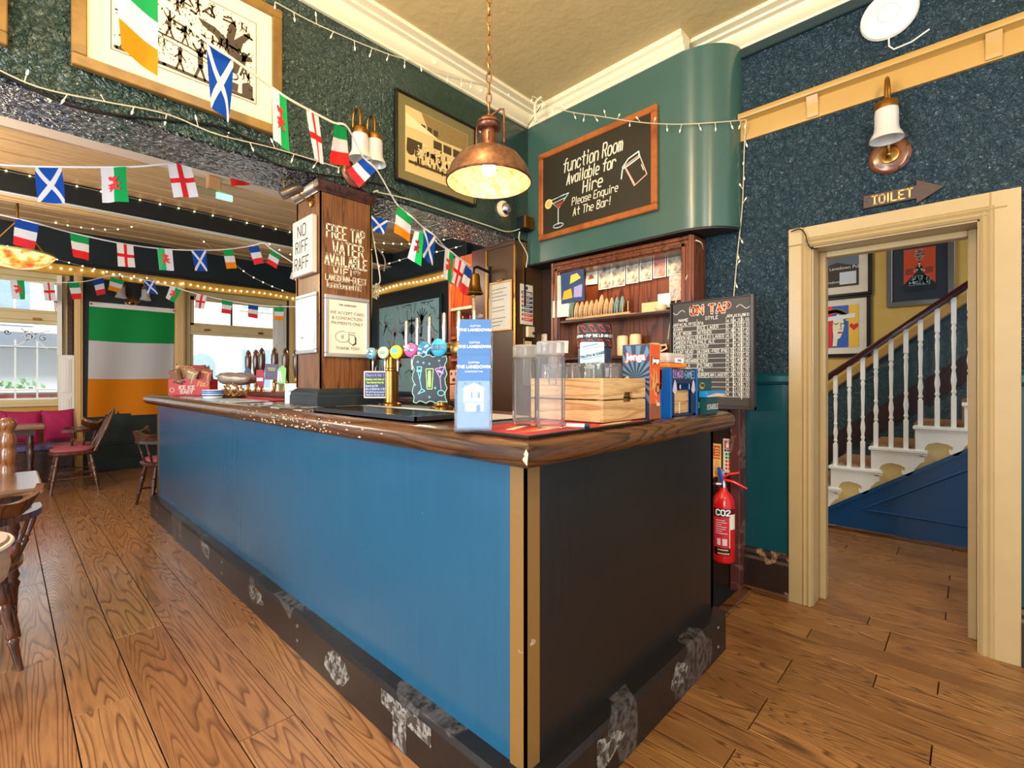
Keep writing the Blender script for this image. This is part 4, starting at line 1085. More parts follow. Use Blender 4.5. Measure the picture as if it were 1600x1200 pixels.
for i in range(13):
    x, z, an = rq.uniform(-0.022, 0.022), rq.uniform(0.05, 0.17), rq.uniform(-1.3, 1.3)
    l = 0.024
    b.line([(max(-.036, min(.036, x-l*math.sin(an))), z-l*math.cos(an)), (max(-.036, min(.036, x+l*math.sin(an))), z+l*math.cos(an))], 0.008, -0.0002*i*0.3, MF, dots=False)
ob('end_print', b, mat('block_print_tan', S(206, 158, 96), 0.6, var=0.25, vscale=90), t)
ob('end_print', MB().rect(-a+0.001, 0.002, a-0.001, 0.06, -0.0016, MF), mat('block_print_brown', S(140, 82, 50), 0.6, var=0.3, vscale=60), t)
b = MB().line([(0.018+0.012*math.cos(i*PI/8), 0.115+0.018*math.sin(i*PI/8)) for i in range(17)], 0.005, -0.0024, MF)
ob('end_print', b, mat('ring_red', S(220, 70, 50), 0.5), t)
ob('end_print', MB().rect(0.004, 0.05, 0.03, 0.062, -0.003, MF), mat('tag_pink', S(236, 190, 176), 0.6), t)

# blue board-games holder with wood blocks showing through its slot
bx0, bx1, by0, by1 = 1.838, 2.075, 0.868, 0.955
navy2 = mat('deep_blue_plastic', S(20, 44, 82), 0.35, var=0.08)
t = thing('game_holder', 'dark blue holder lettered board games with wooden blocks in its slot', 'game holder', ((bx0+bx1)/2, by0, ZT+0.001))
hw = (bx1-bx0)/2
ob('front', MB().box(-hw, 0, 0.135, hw, 0.012, 0.198).box(-hw, 0, 0, -hw+0.03, 0.012, 0.135).box(hw-0.03, 0, 0, hw, 0.012, 0.135).box(-hw, 0, 0, hw, 0.012, 0.01).box(-hw, 0.075, 0, hw, 0.087, 0.198), navy2, t, bevel=0.002)
for s_ in (-1, 1): ob('side', MB().box(s_*hw, -0.004, 0, s_*(hw+0.012), 0.09, 0.2), mat('mid_blue_plastic', S(16, 92, 168), 0.35, var=0.06), t, bevel=0.002)
ob('wood_block', MB().box(-hw+0.03, 0.02, 0.011, hw-0.03, 0.07, 0.060), K['pine'], t, bevel=0.002)
ob('wood_block', MB().box(-hw+0.03, 0.02, 0.061, hw-0.03, 0.07, 0.108), K['pine'], t, bevel=0.002)
ob('seam', MB().box(-0.004, 0.018, 0.011, -0.001, 0.02, 0.06), K['paper'], t)
b = MB().text('BOARD', -0.056, 0.160, 0.030, 0.005, -0.001, None, 'c', jitter=0.04, fit=0.095)
ob('lettering', b, mat('lilac_chalk', S(196, 160, 210), 0.7, var=0), t)
b = MB().text('GAMES', 0.056, 0.160, 0.030, 0.005, -0.001, None, 'c', jitter=0.04, fit=0.10)
ob('lettering', b, mat('blue_chalk', S(150, 196, 226), 0.7, var=0), t)
b = MB()
for cx_, cz_ in ((-0.088, 0.128), (0.09, 0.128)):
    b.flat([(cx_-0.022, cz_-0.02), (cx_-0.01, cz_+0.012), (cx_, cz_+0.026), (cx_+0.014, cz_+0.01), (cx_+0.02, cz_-0.022), (cx_, cz_-0.036)], -0.001)
b.rect(-0.045, 0.115, -0.033, 0.132, -0.001).rect(0.045, 0.112, 0.053, 0.135, -0.001)
ob('print', b, mat('pale_sticker', S(196, 186, 204), 0.6, var=0.2, vscale=60), t)
# coloured grid game behind it, and the orange-lidded tub on top
t, a, c = boxthing('grid_game', 'red, yellow and blue plastic grid game squeezed behind the blue holder', 'game', 1.80, 1.822, 0.90, 1.06, ZT+0.001, 0.195, mat('mid_blue_b', S(16, 92, 168), 0.35), part='blue_base')
ob('red_tile', MB().box(-a-0.003, -c, 0.14, a, c, 0.196), red, t); ob('yellow_tile', MB().box(-a-0.004, -c, 0.115, a-0.001, c, 0.138), mat('yellow_plastic', S(238, 190, 50), 0.4), t)
t = thing('plastic_tub', 'translucent tub upside down on its orange lid on the blue holder', 'tub', (1.92, 0.93, ZT+0.2015))
ob('lid', MB().box(-0.085, -0.055, 0, 0.085, 0.055, 0.019), mat('orange_plastic', S(240, 130, 40), 0.4), t, bevel=0.006, seg=2)
ob('body', MB().box(-0.078, -0.05, 0.0195, 0.078, 0.05, 0.062), mat('milky_plastic', S(222, 214, 212), 0.3, trans=0.3), t, bevel=0.012, seg=2)
ob('label', MB().rect(-0.03, 0.022, 0.06, 0.042, -0.051), wink, t)
typeset('lettering', 'TWIX', 0.013, mat('blue_ink', S(60, 80, 170), 0.6), t, (0.015, -0.0516, 0.027))
# word game boxes
t, a, c = boxthing('word_game_box', 'dark green word game box standing at the far right end of the bar', 'game box', 2.105, 2.27, 0.875, 0.93, ZT+0.001, 0.16, mat('dark_green_card', S(20, 74, 76), 0.45, var=0.06))
ob('label', MB().text('SCRABBLE', -0.004, 0.03, 0.020, 0.0045, -c-0.001, None, 'c', fit=0.13), wink, t)
ob('print', MB().disc((-0.03, 0.125), 0.03, 14, -c-0.001, 0.016), mat('gold_print', S(170, 150, 90), 0.5, var=0.3, vscale=80), t)
ob('lettering', MB().text('Trivia', -0.03, 0.121, 0.014, 0.003, -c-0.0016, None, 'c', fit=0.04), blk, t)
t, a, c = boxthing('travel_game_box', 'flat bright blue game box lying across front of the green box', 'game box', 2.115, 2.33, 0.835, 0.872, ZT+0.075, 0.028, mat('bright_blue_card', S(30, 140, 206), 0.45))
ob('carton_foot', MB().box(-a+0.01, -c+0.002, -0.074, a-0.09, c-0.002, -0.001), mat('dark_green_card2', S(20, 74, 76), 0.45), t)
ob('print', MB().flat([(-a+0.002, 0.002), (a-0.002, 0.002), (a-0.002, 0.012), (0.0, 0.018), (-a+0.002, 0.008)], -c-0.0008), mat('swirl_print', S(230, 190, 170), 0.5, var=0.3, vscale=40), t)
ob('lettering', MB().text('SCRABBLE', -0.042, -0.052, 0.020, 0.0042, -c+0.001, None, 'c', fit=0.125), wink, t)
t, a, c = boxthing('plastic_tub', 'small grey-green lidded tub behind the green word game box', 'tub', 2.13, 2.25, 0.96, 1.03, ZT+0.001, 0.19, mat('grey_tub', S(150, 168, 166), 0.4), part='body')
ob('lid', MB().box(-a-0.004, -c-0.004, 0.19, a+0.004, c+0.004, 0.205), mat('grey_tub_lid', S(170, 186, 182), 0.4), t, bevel=0.003)

# ---- ON TAP board on the ledge by the wall
pL = at(1045, 480, X=2.93); pR = at(1178, 470, X=2.93)
yc = (pL.y+pR.y)/2; bw = pL.y-pR.y; bz0, bz1 = 1.120, 1.785
t = thing('beer_menu_board', 'large chalk beer menu board headed ON TAP leaning on the wall ledge', 'menu board', (2.945, yc, bz0), FACE_X)
hb = bw/2; Hb = bz1-bz0
ob('slate', MB().box(-hb+0.02, 0.0, 0.02, hb-0.02, 0.015, Hb-0.005), mat('chalkboard_grey', S(58, 52, 48), 0.55, var=0.12, vscale=5), t)
ob('frame', MB().box(hb-0.022, -0.014, 0, hb, 0.03, Hb).box(-hb, -0.004, 0, -hb+0.012, 0.03, Hb).box(-hb, -0.012, 0, hb, 0.03, 0.022).box(-hb, -0.004, Hb-0.01, hb, 0.03, Hb), mat('dark_frame', S(46, 36, 32), 0.35), t, bevel=0.003)
ck_w = mat('chalk_white', S(226, 226, 218), 0.8, var=0.05)
ck_o = mat('chalk_orange', S(232, 110, 60), 0.8, var=0.05)
yb = -0.0015
for m, w_, d_ in ((ck_w, 0.017, 0.0), (ck_o, 0.010, -0.0006)):
    ob('lettering', MB().text('ON TAP', 0.0, Hb-0.088, 0.052, w_, yb+d_, None, 'c', fit=0.235), m, t)
b = MB()
for s in (-1, 1):
    b.line([(s*(0.155 + 0.075*i/12) if s > 0 else -(0.155+0.075*i/12), Hb-0.066+0.012*math.sin(i/12*2*PI)) for i in range(13)], 0.004, yb)
cols = [-hb+0.02, -hb*0.30, hb*0.38, hb*0.54, hb*0.72, hb-0.026]
b.text('NAME', cols[0]+0.04, Hb-0.125, 0.017, 0.003, yb, fit=0.06).text('STYLE', cols[1]+0.05, Hb-0.125, 0.019, 0.003, yb, fit=0.075).text('ABV', cols[2]+0.005, Hb-0.122, 0.016, 0.0028, yb, fit=0.030).text('1/2 (L)', cols[3]+0.004, Hb-0.122, 0.016, 0.0026, yb, fit=0.036).text('PINT (L)', cols[4]+0.004, Hb-0.122, 0.016, 0.0026, yb, fit=0.038)
rows = [('ARPACALYPSE', 'IPA', '4.5', '4.25', '6.55'), ('ASAHI', 'RICE LAGER', '5', '4.65', '7.10'), ('BLUE MOON', 'WITBIER', '5.4', '4.70', '7.20'), ('CAMDEN HELLS', 'HELLES LAGER', '4.6', '4.35', '6.70'), ('CAMDEN PALE', 'PALE ALE', '4', '4.35', '6.70'), ('CAMDEN STOUT', 'STOUT', '4', '4.40', '6.80'),
        ('CLEAR HEAD', 'ALCOHOL-FREE IPA', '0.5', '3.80', '5.85'), ('COLD RIVER', 'CIDER', '4.5', '3.55', '5.45'), ('CORNISH ORCHARD', 'CIDER', '4.5', '3.40', '5.25'), ('ESTRELLA', 'PILSNER', '3.4', '3.25', '5.00'), ('GAMMA RAY', 'IPA', '4.1', '4.55', '6.95'), ('MADRI', 'EUROPEAN LAGER', '5.2', '4.55', '7.00'), ('PRAVHA', 'LAGER', '4', '3.90', '6.00'), ('SHARPS', 'ALE', '4', '4.00', '6.10'), ('STOWFORD', 'CIDER', '4', '3.60', '5.50'), ('TRIBUTE', 'ALE', '4', '3.90', '6.00')]
r0 = Hb-0.130; rh = 0.0288
for i, r in enumerate(rows):
    z = r0 - i*rh
    b.line([(cols[0], z-rh), (cols[5], z-rh)], 0.0018, yb, None, False)
    for k, tx in enumerate(r):
        wcol = cols[k+1]-cols[k]-0.008
        hh = 0.0185
        b.text(tx, cols[k]+0.005, z-rh+0.006, hh, 0.0026, yb, None, 'l', aspect=0.5, jitter=0.03, fitmax=wcol)
for k, w_ in ((1, 0.002), (2, 0.002), (3, 0.0045), (4, 0.0045)):
    b.line([(cols[k], r0+0.012), (cols[k], r0-len(rows)*rh-(0.012 if k == 4 else 0))], w_, yb, None, False)
ob('lettering', b, ck_w, t)

# ---- beer font with round badges
XF = 1.55
bf = thing('beer_font', 'brass two-pillar beer font with a row of round coloured badges', 'beer font', (XF, 2.2, ZT+0.001))
zb = 0.305
yA1, yB1 = at(611, 600, X=XF).y - 2.2, at(690, 600, X=XF).y - 2.2
colp = [(0.060, 0), (0.060, 0.012), (0.048, 0.016), (0.042, 0.022), (0.042, 0.20), (0.047, 0.205), (0.047, 0.215), (0.042, 0.22), (0.042, 0.25), (0.038, 0.27), (0.045, 0.30), (0.001, 0.31)]
for y in (yA1, yB1):
    ob('column', MB().lathe(colp, (0, y, 0), 20), K['brass'], bf, smooth=40)
ob('cross_bar', MB().cyl((0, 0.44, zb), (0, -0.48, zb), 0.034, None, 18).lathe([(0.001, -0.03), (0.03, -0.02), (0.04, 0), (0.03, 0.02), (0.001, 0.03)], (0, -0.49, zb), 14), K['brass'], bf, smooth=40)
badge_cols = [(S(96, 166, 200), S(232, 226, 200), S(30, 60, 110)), (S(200, 224, 190), S(236, 240, 226), S(120, 150, 120)), (S(240, 214, 60), S(80, 170, 210), S(60, 120, 160)), (S(206, 90, 160), S(236, 236, 236), S(40, 50, 90)), (S(40, 130, 180), S(240, 240, 236), S(30, 40, 60)), (S(60, 170, 214), S(30, 60, 90), S(30, 60, 90))]
bu = [(578, 552, 0.034), (597, 551, 0.035), (617, 550, 0.038), (640, 547, 0.038), (661, 546, 0.040), (684, 543, 0.044)]
ang = math.radians(-66)
for i, ((u, v, r), cc) in enumerate(zip(bu, badge_cols)):
    p = at(u, v, X=XF-0.085) - Vector((XF, 2.2, ZT+0.001))
    M = rmat(ang, p)
    bd = ob('badge', MB().lathe([(0.001, -0.004), (r*0.6, -0.002), (r*0.95, 0.006), (r, 0.012), (r, 0.016), (r*0.9, 0.022)], (0, 0, 0), 24, M @ Matrix.Rotation(-PI/2, 4, 'X')), mat('badge_rim', cc[0], 0.2, var=0.05), bf, smooth=50)
    art = MB()
    if i == 5:
        art.text('JOUEZ', 0, -0.011, 0.024, 0.0048, -0.0068, M, 'c', fit=0.066)
    elif i == 2:
        art.rect(-0.018, -0.006, 0.018, 0.022, -0.0065, M)
    elif i == 1:
        art.text('LUSH', 0, -0.007, 0.015, 0.003, -0.0068, M, 'c', fit=0.042)
    else:
        rq = random.Random(i)
        for q in range(7):
            x, z, an = rq.uniform(-0.6, 0.6)*r, rq.uniform(-0.6, 0.6)*r, rq.uniform(-0.6, 0.6)
            art.line([(x-0.25*r*math.cos(an), z-0.25*r*math.sin(an)), (x+0.25*r*math.cos(an), z+0.25*r*math.sin(an))], 0.007, -0.0062, M)
    ob('badge_print', art, mat('badge_art', cc[1 if i in (0, 2, 3, 4) else 2], 0.3, var=0), bd)
    if i in (3, 4, 0):
        art = MB(); rq = random.Random(40+i)
        for q in range(5):
            x, z = rq.uniform(-0.5, 0.5)*r, rq.uniform(-0.55, 0.55)*r
            art.line([(x, z), (x+0.3*r, z+rq.uniform(-.3, .3)*r)], 0.005, -0.0072, M)
        ob('badge_print', art, mat('badge_art_b', cc[2], 0.3, var=0), bd)
    if i == 2: typeset('badge_print', 'PALE', 0.011, mat('badge_o', S(220, 110, 40), 0.4), bd, M @ Vector((0, -0.006, -0.022)), rot=(PI/2, 0, ang))
    ob('stem', MB().cyl(M @ Vector((0, 0.02, -0.0)), M @ Vector((0, 0.06, 0.0)), 0.012, None, 10), K['brass'], bf)
    ob('spout', MB().tube([M @ Vector((0, 0.05, -0.02)), M @ Vector((0.0, 0.03, -0.05)), M @ Vector((0, 0.028, -0.105))], [0.009, 0.008, 0.006], 8), K['chrome'], bf, smooth=40)
# plain mirror-backed brass lens at the right end
p = at(713, 545, X=XF-0.07) - Vector((XF, 2.2, ZT+0.001)); M = rmat(ang, p)
ob('badge', MB().lathe([(0.001, -0.004), (0.03, -0.002), (0.038, 0.008), (0.036, 0.03), (0.02, 0.06), (0.012, 0.09)], (0, 0, 0), 22, M @ Matrix.Rotation(-PI/2, 4, 'X')), K['brass'], bf, smooth=50)
for u, vt in ((635, 501), (652, 497), (671, 495), (694, 489), (717, 486), (741, 485)):
    p = at(u, vt, X=1.62) - Vector((XF, 2.2, ZT+0.001))
    ob('lever', MB().turned((p.x, p.y, zb+0.02), (p.x, p.y, p.z), [(0, 0.008), (0.12, 0.008), (0.14, 0.012), (0.2, 0.010), (0.25, 0.0115), (0.97, 0.0125), (1.0, 0.009)], 12), K['chrome'], bf, smooth=40)
    ob('lever_collar', MB().tube([(p.x, p.y, zb+0.03), (p.x-0.03, p.y, zb+0.015), (0, p.y, zb)], 0.012, 8), K['brass'], bf, smooth=40)

# signs hanging on the font
def signboard(name, label, u, v, w_, h_, X, frame_m, face_m, loc_rz):
    p = at(u, v, X=X)
    t = thing(name, label, 'sign', (p.x, p.y, p.z), loc_rz)
    return t
t = signboard('chalk_sign', 'small white-framed chalk sign with pastel writing hanging on the brass beer font', 586, 601, 0, 0, 1.47, None, None, math.radians(-52))
w_, h_ = 0.068, 0.078
ob('frame', MB().box(-w_, 0, -h_, w_, 0.008, -h_+0.008).box(-w_, 0, h_-0.008, w_, 0.008, h_).box(-w_, 0, -h_, -w_+0.007, 0.008, h_).box(w_-0.007, 0, -h_, w_, 0.008, h_), mat('sign_white_frame', S(206, 196, 190), 0.4), t, bevel=0.002)
ob('slate', MB().box(-w_+0.006, 0.003, -h_+0.006, w_-0.006, 0.007, h_-0.006), mat('sign_navy', S(30, 32, 70), 0.4), t)
ob('lettering', MB().text('Thurs 4 for 1', 0, 0.048, 0.014, 0.0024, 0.002, None, 'c', fit=0.11), mat('chalk_lilac', S(170, 160, 226), 0.6), t)
lime = mat('chalk_lime', S(196, 232, 70), 0.6)
ob('lettering', MB().text('Cheese and wine or', 0, 0.026, 0.010, 0.0022, 0.002, None, 'c', fit=0.112), lime, t); ob('lettering', MB().text('two cheese boards', 0, 0.008, 0.010, 0.0022, 0.002, None, 'c', fit=0.1), lime, t)
ob('lettering', MB().text('Deposit just 5.00', -0.055, -0.012, 0.010, 0.0018, 0.002, None, 'l', fit=0.07).text('Wine 21.00 Bottle 11.00', 0, -0.030, 0.010, 0.0018, 0.002, None, 'c', fit=0.112).text('Served from one pound', 0, -0.046, 0.009, 0.0018, 0.002, None, 'c', fit=0.11).text('Book at the bar now', 0, -0.062, 0.009, 0.0018, 0.002, None, 'c', fit=0.105), mat('chalk_pale_blue', S(186, 206, 240), 0.6), t)
ob('hook', MB().tube([(0, 0.004, h_), (0, 0.012, h_+0.02), (0.0, 0.03, h_+0.03)], 0.003, 6), K['chrome'], t)

p = at(671, 592, X=1.455)
t = thing('cocktail_sign', 'wavy-edged black sign with neon-coloured cocktail drawings below the round badges', 'sign', p, math.radians(-56))
poly = []
for i in range(40):
    a_ = i/40
    if a_ < 0.25: q = (-0.088 + 0.176*a_*4, -0.118); nrm = (0, -1)
    elif a_ < 0.5: q = (0.088, -0.118 + 0.236*(a_-0.25)*4); nrm = (1, 0)
    elif a_ < 0.75: q = (0.088 - 0.176*(a_-0.5)*4, 0.118); nrm = (0, 1)
    else: q = (-0.088, 0.118 - 0.236*(a_-0.75)*4); nrm = (-1, 0)
    wv = 0.007*math.sin(a_*2*PI*13)
    poly.append((q[0]+nrm[0]*wv, q[1]+nrm[1]*wv))
ob('board', MB().prism(poly, 0, 0.008), mat('sign_dark', S(22, 34, 46), 0.35), t)
ob('neon_edge', MB().line([(x*0.96, z*0.97) for x, z in poly] + [(poly[0][0]*0.96, poly[0][1]*0.97)], 0.003, -0.001), mat('edge_mint', S(150, 214, 190), 0.5), t)
cy_ = mat('neon_cyan', S(120, 210, 220), 0.5); gr_ = mat('neon_green', S(160, 214, 120), 0.5); vi_ = mat('neon_violet', S(186, 150, 220), 0.5)
b = MB().line([(-0.065, 0.06), (-0.05, -0.005), (-0.04, 0.06), (-0.065, 0.06)], 0.004, -0.001).line([(-0.05, -0.005), (-0.04, -0.05), (-0.06, -0.075), (-0.022, -0.06), (-0.04, -0.05)], 0.0035, -0.001).line([(-0.062, 0.04), (-0.044, 0.04)], 0.012, -0.001)
ob('drawing', b, cy_, t)
b = MB().line([(-0.018, 0.05), (-0.012, -0.05), (0.014, -0.05), (0.02, 0.05), (-0.018, 0.05)], 0.004, -0.001).line([(0.0, 0.035), (0.0, -0.035)], 0.016, -0.001)
ob('drawing', b, gr_, t)
b = MB().line([(0.03, 0.05), (0.055, 0.005), (0.078, 0.06), (0.03, 0.05)], 0.004, -0.001).line([(0.055, 0.005), (0.06, -0.05)], 0.0035, -0.001).line([(0.045, 0.04), (0.068, 0.03)], 0.012, -0.001)
ob('drawing', b, vi_, t)
b = MB().line([(0.06+0.018*math.cos(i*PI/5), -0.07+0.014*math.sin(i*PI/5)) for i in range(11)], 0.0035, -0.001)
for sx_, sz_ in ((0.05, 0.09), (-0.06, 0.085), (0.0, -0.09), (0.03, -0.045), (-0.03, 0.08), (-0.075, -0.03), (0.0, 0.075)):
    b.line([(sx_-0.006, sz_), (sx_+0.006, sz_)], 0.0025, -0.001).line([(sx_, sz_-0.006), (sx_, sz_+0.006)], 0.0025, -0.001)
ob('drawing', b, cy_, t)
ob('hook', MB().tube([(-0.02, 0.004, 0.118), (-0.02, 0.02, 0.14), (-0.01, 0.05, 0.16)], 0.003, 6).tube([(0.05, 0.004, 0.118), (0.05, 0.02, 0.14), (0.05, 0.05, 0.16)], 0.003, 6), K['white'], t)
# ================================================================ SIGNS AND PICTURES ON THE WALLS
inkgold = mat('gold_ink', S(236, 196, 110), 0.5, var=0)
# lettering on the pillar
MP = Matrix.Translation((0, 2.662, 0))
lett = mat('cream_paint_pen', S(240, 226, 200), 0.7, var=0.03)
for txt, z, h, w_, asp, xc in (('FREE TAP', 2.112, 0.074, 0.0095, 0.235, 1.385), ('WATER', 2.026, 0.070, 0.0095, 0.19, 1.400), ('AVAILABLE', 1.958, 0.058, 0.009, 0.262, 1.388), ('WIFI', 1.908, 0.036, 0.0065, 0.115, 1.365), ('LANSDOWN-GUEST', 1.866, 0.034, 0.0046, 0.255, 1.388), ('lansdownwifi8', 1.826, 0.034, 0.0055, 0.215, 1.375)):
    ob('lettering', MB().text(txt, xc, z, h, w_, -0.0015, MP, 'c', fit=asp, jitter=0.03), lett, p1)
b = MB()
for i in range(24): b.line([(1.262+i*0.0108, 1.952), (1.266+i*0.0108, 1.952)], 0.004, -0.0015, MP)
for r in (0.012, 0.022, 0.031): b.line([(1.452+r*math.cos(a), 1.912+r*math.sin(a)) for a in [math.radians(45+15*i) for i in range(7)]], 0.006, -0.0015, MP)
ob('lettering', b, lett, p1)

def onwall(name, label, cat, loc, rz, group=None): return thing(name, label, cat, loc, rz, group)
def framed(t, x0, x1, z0, z1, fw, fm, depth=0.025, mat_w=0.0, mat_m=None, art_m=None, bevel=0.004):
    for (a, b_, c, d) in ((x0, z0, x1, z0+fw), (x0, z1-fw, x1, z1), (x0, z0+fw, x0+fw, z1-fw), (x1-fw, z0+fw, x1, z1-fw)):
        ob('frame_rail' if a == x0 and c == x1 else 'frame_stile', MB().box(a, -depth, b_, c, 0, d), fm, t, bevel=bevel)
    if mat_w:
        ob('mount', MB().box(x0+fw, -depth*0.45, z0+fw, x1-fw, -0.002, z1-fw), mat_m, t)
    if art_m:
        m_ = fw+mat_w
        ob('picture', MB().box(x0+m_, -depth*0.55, z0+m_, x1-m_, -0.003, z1-m_), art_m, t)
    return -depth*0.55-0.0008

# NO RIFF RAFF plaque and notice frame on the side of the pillar
XP = 1.230
a_ = at(466, 345, X=XP); b_ = at(496, 435, X=XP)
yc = (a_.y+b_.y)/2; hw = abs(a_.y-b_.y)/2
t = onwall('wall_plaque', 'pale painted block plaque reading NO RIFF RAFF on the pillar side', 'sign', (XP, yc, 2.07), FACE_X)
ob('block', MB().box(-hw, -0.034, -0.165, hw, -0.0005, 0.165), mat('putty_paint', S(206, 196, 182), 0.55, var=0.06), t, bevel=0.004)
for tx, z in (('NO', 0.062), ('RIFF', -0.032), ('RAFF', -0.128)):
    ob('lettering', MB().text(tx, 0, z, 0.066, 0.007, -0.035, None, 'c', fit={'NO': 0.11, 'RIFF': 0.165, 'RAFF': 0.19}[tx]), mat('dark_ink', S(56, 46, 42), 0.6, var=0), t)
silver = mat('silver_frame', S(190, 190, 192), 0.3, 0.6, var=0.05)
t = onwall('notice_frame', 'silver snap frame with a pale printed notice below the block plaque', 'notice', (XP, yc, 1.62), FACE_X)
yy = framed(t, -hw-0.006, hw+0.006, -0.172, 0.178, 0.022, silver, 0.016, 0, None, mat('pale_notice', S(222, 222, 236), 0.5, var=0.03))
b = MB()
for i in range(8): b.line([(-0.07, 0.12-i*0.028), (0.05+0.02*math.sin(i*3), 0.12-i*0.028)], 0.004, yy)
ob('print', b, mat('faint_print', S(170, 176, 200), 0.6), t)
ob('print', MB().disc((-0.06, -0.11), 0.035, 10, yy, 0.05), mat('pink_print', S(226, 190, 190), 0.6), t)
t = onwall('notice_frame', 'silver snap frame with the card payment notice on the front of the pillar', 'notice', (1.389, 2.661, 1.60), FACE_Y)
yy = framed(t, -0.140, 0.140, -0.175, 0.182, 0.024, silver, 0.018, 0, None, mat('cream_notice', S(232, 222, 206), 0.5, var=0.02))
gink = mat('grey_ink', S(92, 88, 84), 0.6, var=0)
typeset('lettering', 'THE LANSDOWN', 0.014, gink, t, (0, yy, 0.125), bold=0.0004)
for tx, z in (('WE ACCEPT CARD', 0.075), ('& CONTACTLESS', 0.045), ('PAYMENTS ONLY', 0.015)):
    typeset('lettering', tx, 0.025, gink, t, (0, yy, z))
typeset('lettering', 'THANK YOU', 0.025, gink, t, (0, yy, -0.13))
b = MB().line([(-0.03+0.045*math.cos(i*PI/10), -0.055+0.032*math.sin(i*PI/10)) for i in range(4, 20)], 0.003, yy).line([(0.0, -0.028), (0.048, -0.028)], 0.003, yy)
for r in (0.008, 0.014, 0.02): b.line([(-0.045+r*math.cos(a), -0.055+r*math.sin(a)) for a in (-0.7, -0.3, 0, 0.3, 0.7)], 0.0025, yy)
b.line([(0.008, -0.038), (0.045, -0.044), (0.052, -0.09), (0.03, -0.1), (0.008, -0.085), (0.008, -0.038)], 0.004, yy)
b.flat([(0.045, -0.05), (0.056, -0.056), (0.056, -0.095), (0.03, -0.107), (0.03, -0.098), (0.047, -0.088)], yy)
ob('print', b, gink, t)

# pictures on the beam wall
YW = 2.651
gold_frame = wood('gold_oak_frame', S(128, 96, 42), S(148, 114, 54), 0.4, (1.5, 1.5, 1.5), 2, S(110, 82, 36), bump=0.0)
t = onwall('framed_print', 'large gold-framed black and cream linocut print on the beam wall', 'picture', (0.597, YW, 2.57), FACE_Y)
cream_m = mat('cream_mount', S(242, 228, 192), 0.7, var=0.02)
yy = framed(t, -0.41, 0.41, 0, 0.66, 0.048, gold_frame, 0.035, 0.075, cream_m, mat('print_paper', S(240, 226, 194), 0.7, var=0.02))
ink = mat('lino_ink', S(66, 54, 44), 0.6, var=0.15)
b = MB().line([(-0.285, 0.125), (0.285, 0.125), (0.285, 0.535), (-0.285, 0.535), (-0.285, 0.125)], 0.003, yy)
ob('print_border', b, ink, t)
rq = random.Random(21)
b = MB()
def person(b, x, z, s, up):
    b.disc((x, z+s*0.9), s*0.11, 7, yy)
    b.line([(x, z+s*0.8), (x+rq.uniform(-.05, .05)*s, z+s*0.4)], s*0.16, yy)
    for k in (-1, 1):
        b.line([(x, z+s*0.42), (x+k*s*0.14, z)], s*0.085, yy)
        b.line([(x, z+s*0.74), (x+k*s*0.2, z+s*(1.05 if up else 0.5))], s*0.07, yy)
ob_l = b
for x, z, s, up in ((-0.24, 0.15, 0.09, 0), (-0.14, 0.15, 0.09, 1), (0.04, 0.145, 0.14, 1), (-0.04, 0.15, 0.10, 0), (0.12, 0.15, 0.10, 0), (-0.2, 0.29, 0.08, 1), (-0.14, 0.29, 0.08, 0), (-0.08, 0.285, 0.09, 1), (-0.02, 0.28, 0.08, 0), (0.05, 0.27, 0.09, 0), (-0.23, 0.41, 0.07, 0), (-0.17, 0.42, 0.06, 1), (-0.05, 0.40, 0.07, 0), (0.23, 0.24, 0.12, 1)):
    person(b, x, z, s, up)
for i in range(22):
    person(b, rq.uniform(-0.26, 0.26), rq.choice((0.22, 0.33, 0.36, 0.44, 0.46)), rq.uniform(0.035, 0.06), i % 2)
for i in range(16):
    x, z, l = rq.uniform(-0.26, 0.24), rq.uniform(0.3, 0.5), rq.uniform(0.02, 0.05); a = rq.uniform(-0.6, 0.9)
    b.line([(x, z), (min(0.275, x+l*math.cos(a)), min(0.525, z+l*math.sin(a)))], rq.uniform(0.006, 0.013), yy)
b.line([(-0.27, 0.30), (-0.1, 0.28), (0.0, 0.27), (0.10, 0.24)], 0.008, yy).line([(-0.27, 0.285), (-0.1, 0.262), (0.1, 0.225)], 0.004, yy)
b.line([(-0.27, 0.14), (-0.1, 0.147), (0.1, 0.14), (0.27, 0.142)], 0.016, yy)
tree = [(0.15, 0.24), (0.155, 0.32), (0.10, 0.38), (0.05, 0.40), (0.03, 0.43), (0.10, 0.42), (0.15, 0.39), (0.16, 0.46), (0.19, 0.50), (0.195, 0.45), (0.185, 0.40), (0.22, 0.44), (0.255, 0.47), (0.26, 0.45), (0.225, 0.40), (0.21, 0.34), (0.26, 0.35), (0.27, 0.33), (0.22, 0.31), (0.20, 0.24)]
b.flat(tree, yy)
b.flat([(0.15, 0.15), (0.20, 0.15), (0.205, 0.19), (0.16, 0.19)], yy).flat([(0.22, 0.15), (0.27, 0.15), (0.27, 0.2), (0.25, 0.22), (0.22, 0.2)], yy)
b.line([(0.18+0.022*math.cos(i*PI/6), 0.222+0.018*math.sin(i*PI/6)) for i in range(13)], 0.006, yy)
for i in range(5): b.line([(-0.22+i*0.09, 0.47+0.02*math.sin(i*2)), (-0.19+i*0.09, 0.50), (-0.17+i*0.09, 0.47)], 0.009, yy)
for i in range(330):
    x, z = rq.uniform(-0.275, 0.275), rq.uniform(0.15, 0.527)
    b.line([(x, z), (x+rq.uniform(-.006, .006), z+0.006)], 0.004, yy, None, False)
for i in range(8):
    x, z = -0.1+i*0.03, 0.33+0.012*(i % 2)
    b.flat([(x, z), (x+0.018, z), (x+0.009, z+0.026)], yy)
stuff(ob('print_figures', b, ink, t))
t = onwall('framed_print', 'gold-framed picture only partly in view at the upper left edge', 'picture', (-0.40, YW, 2.55), FACE_Y)
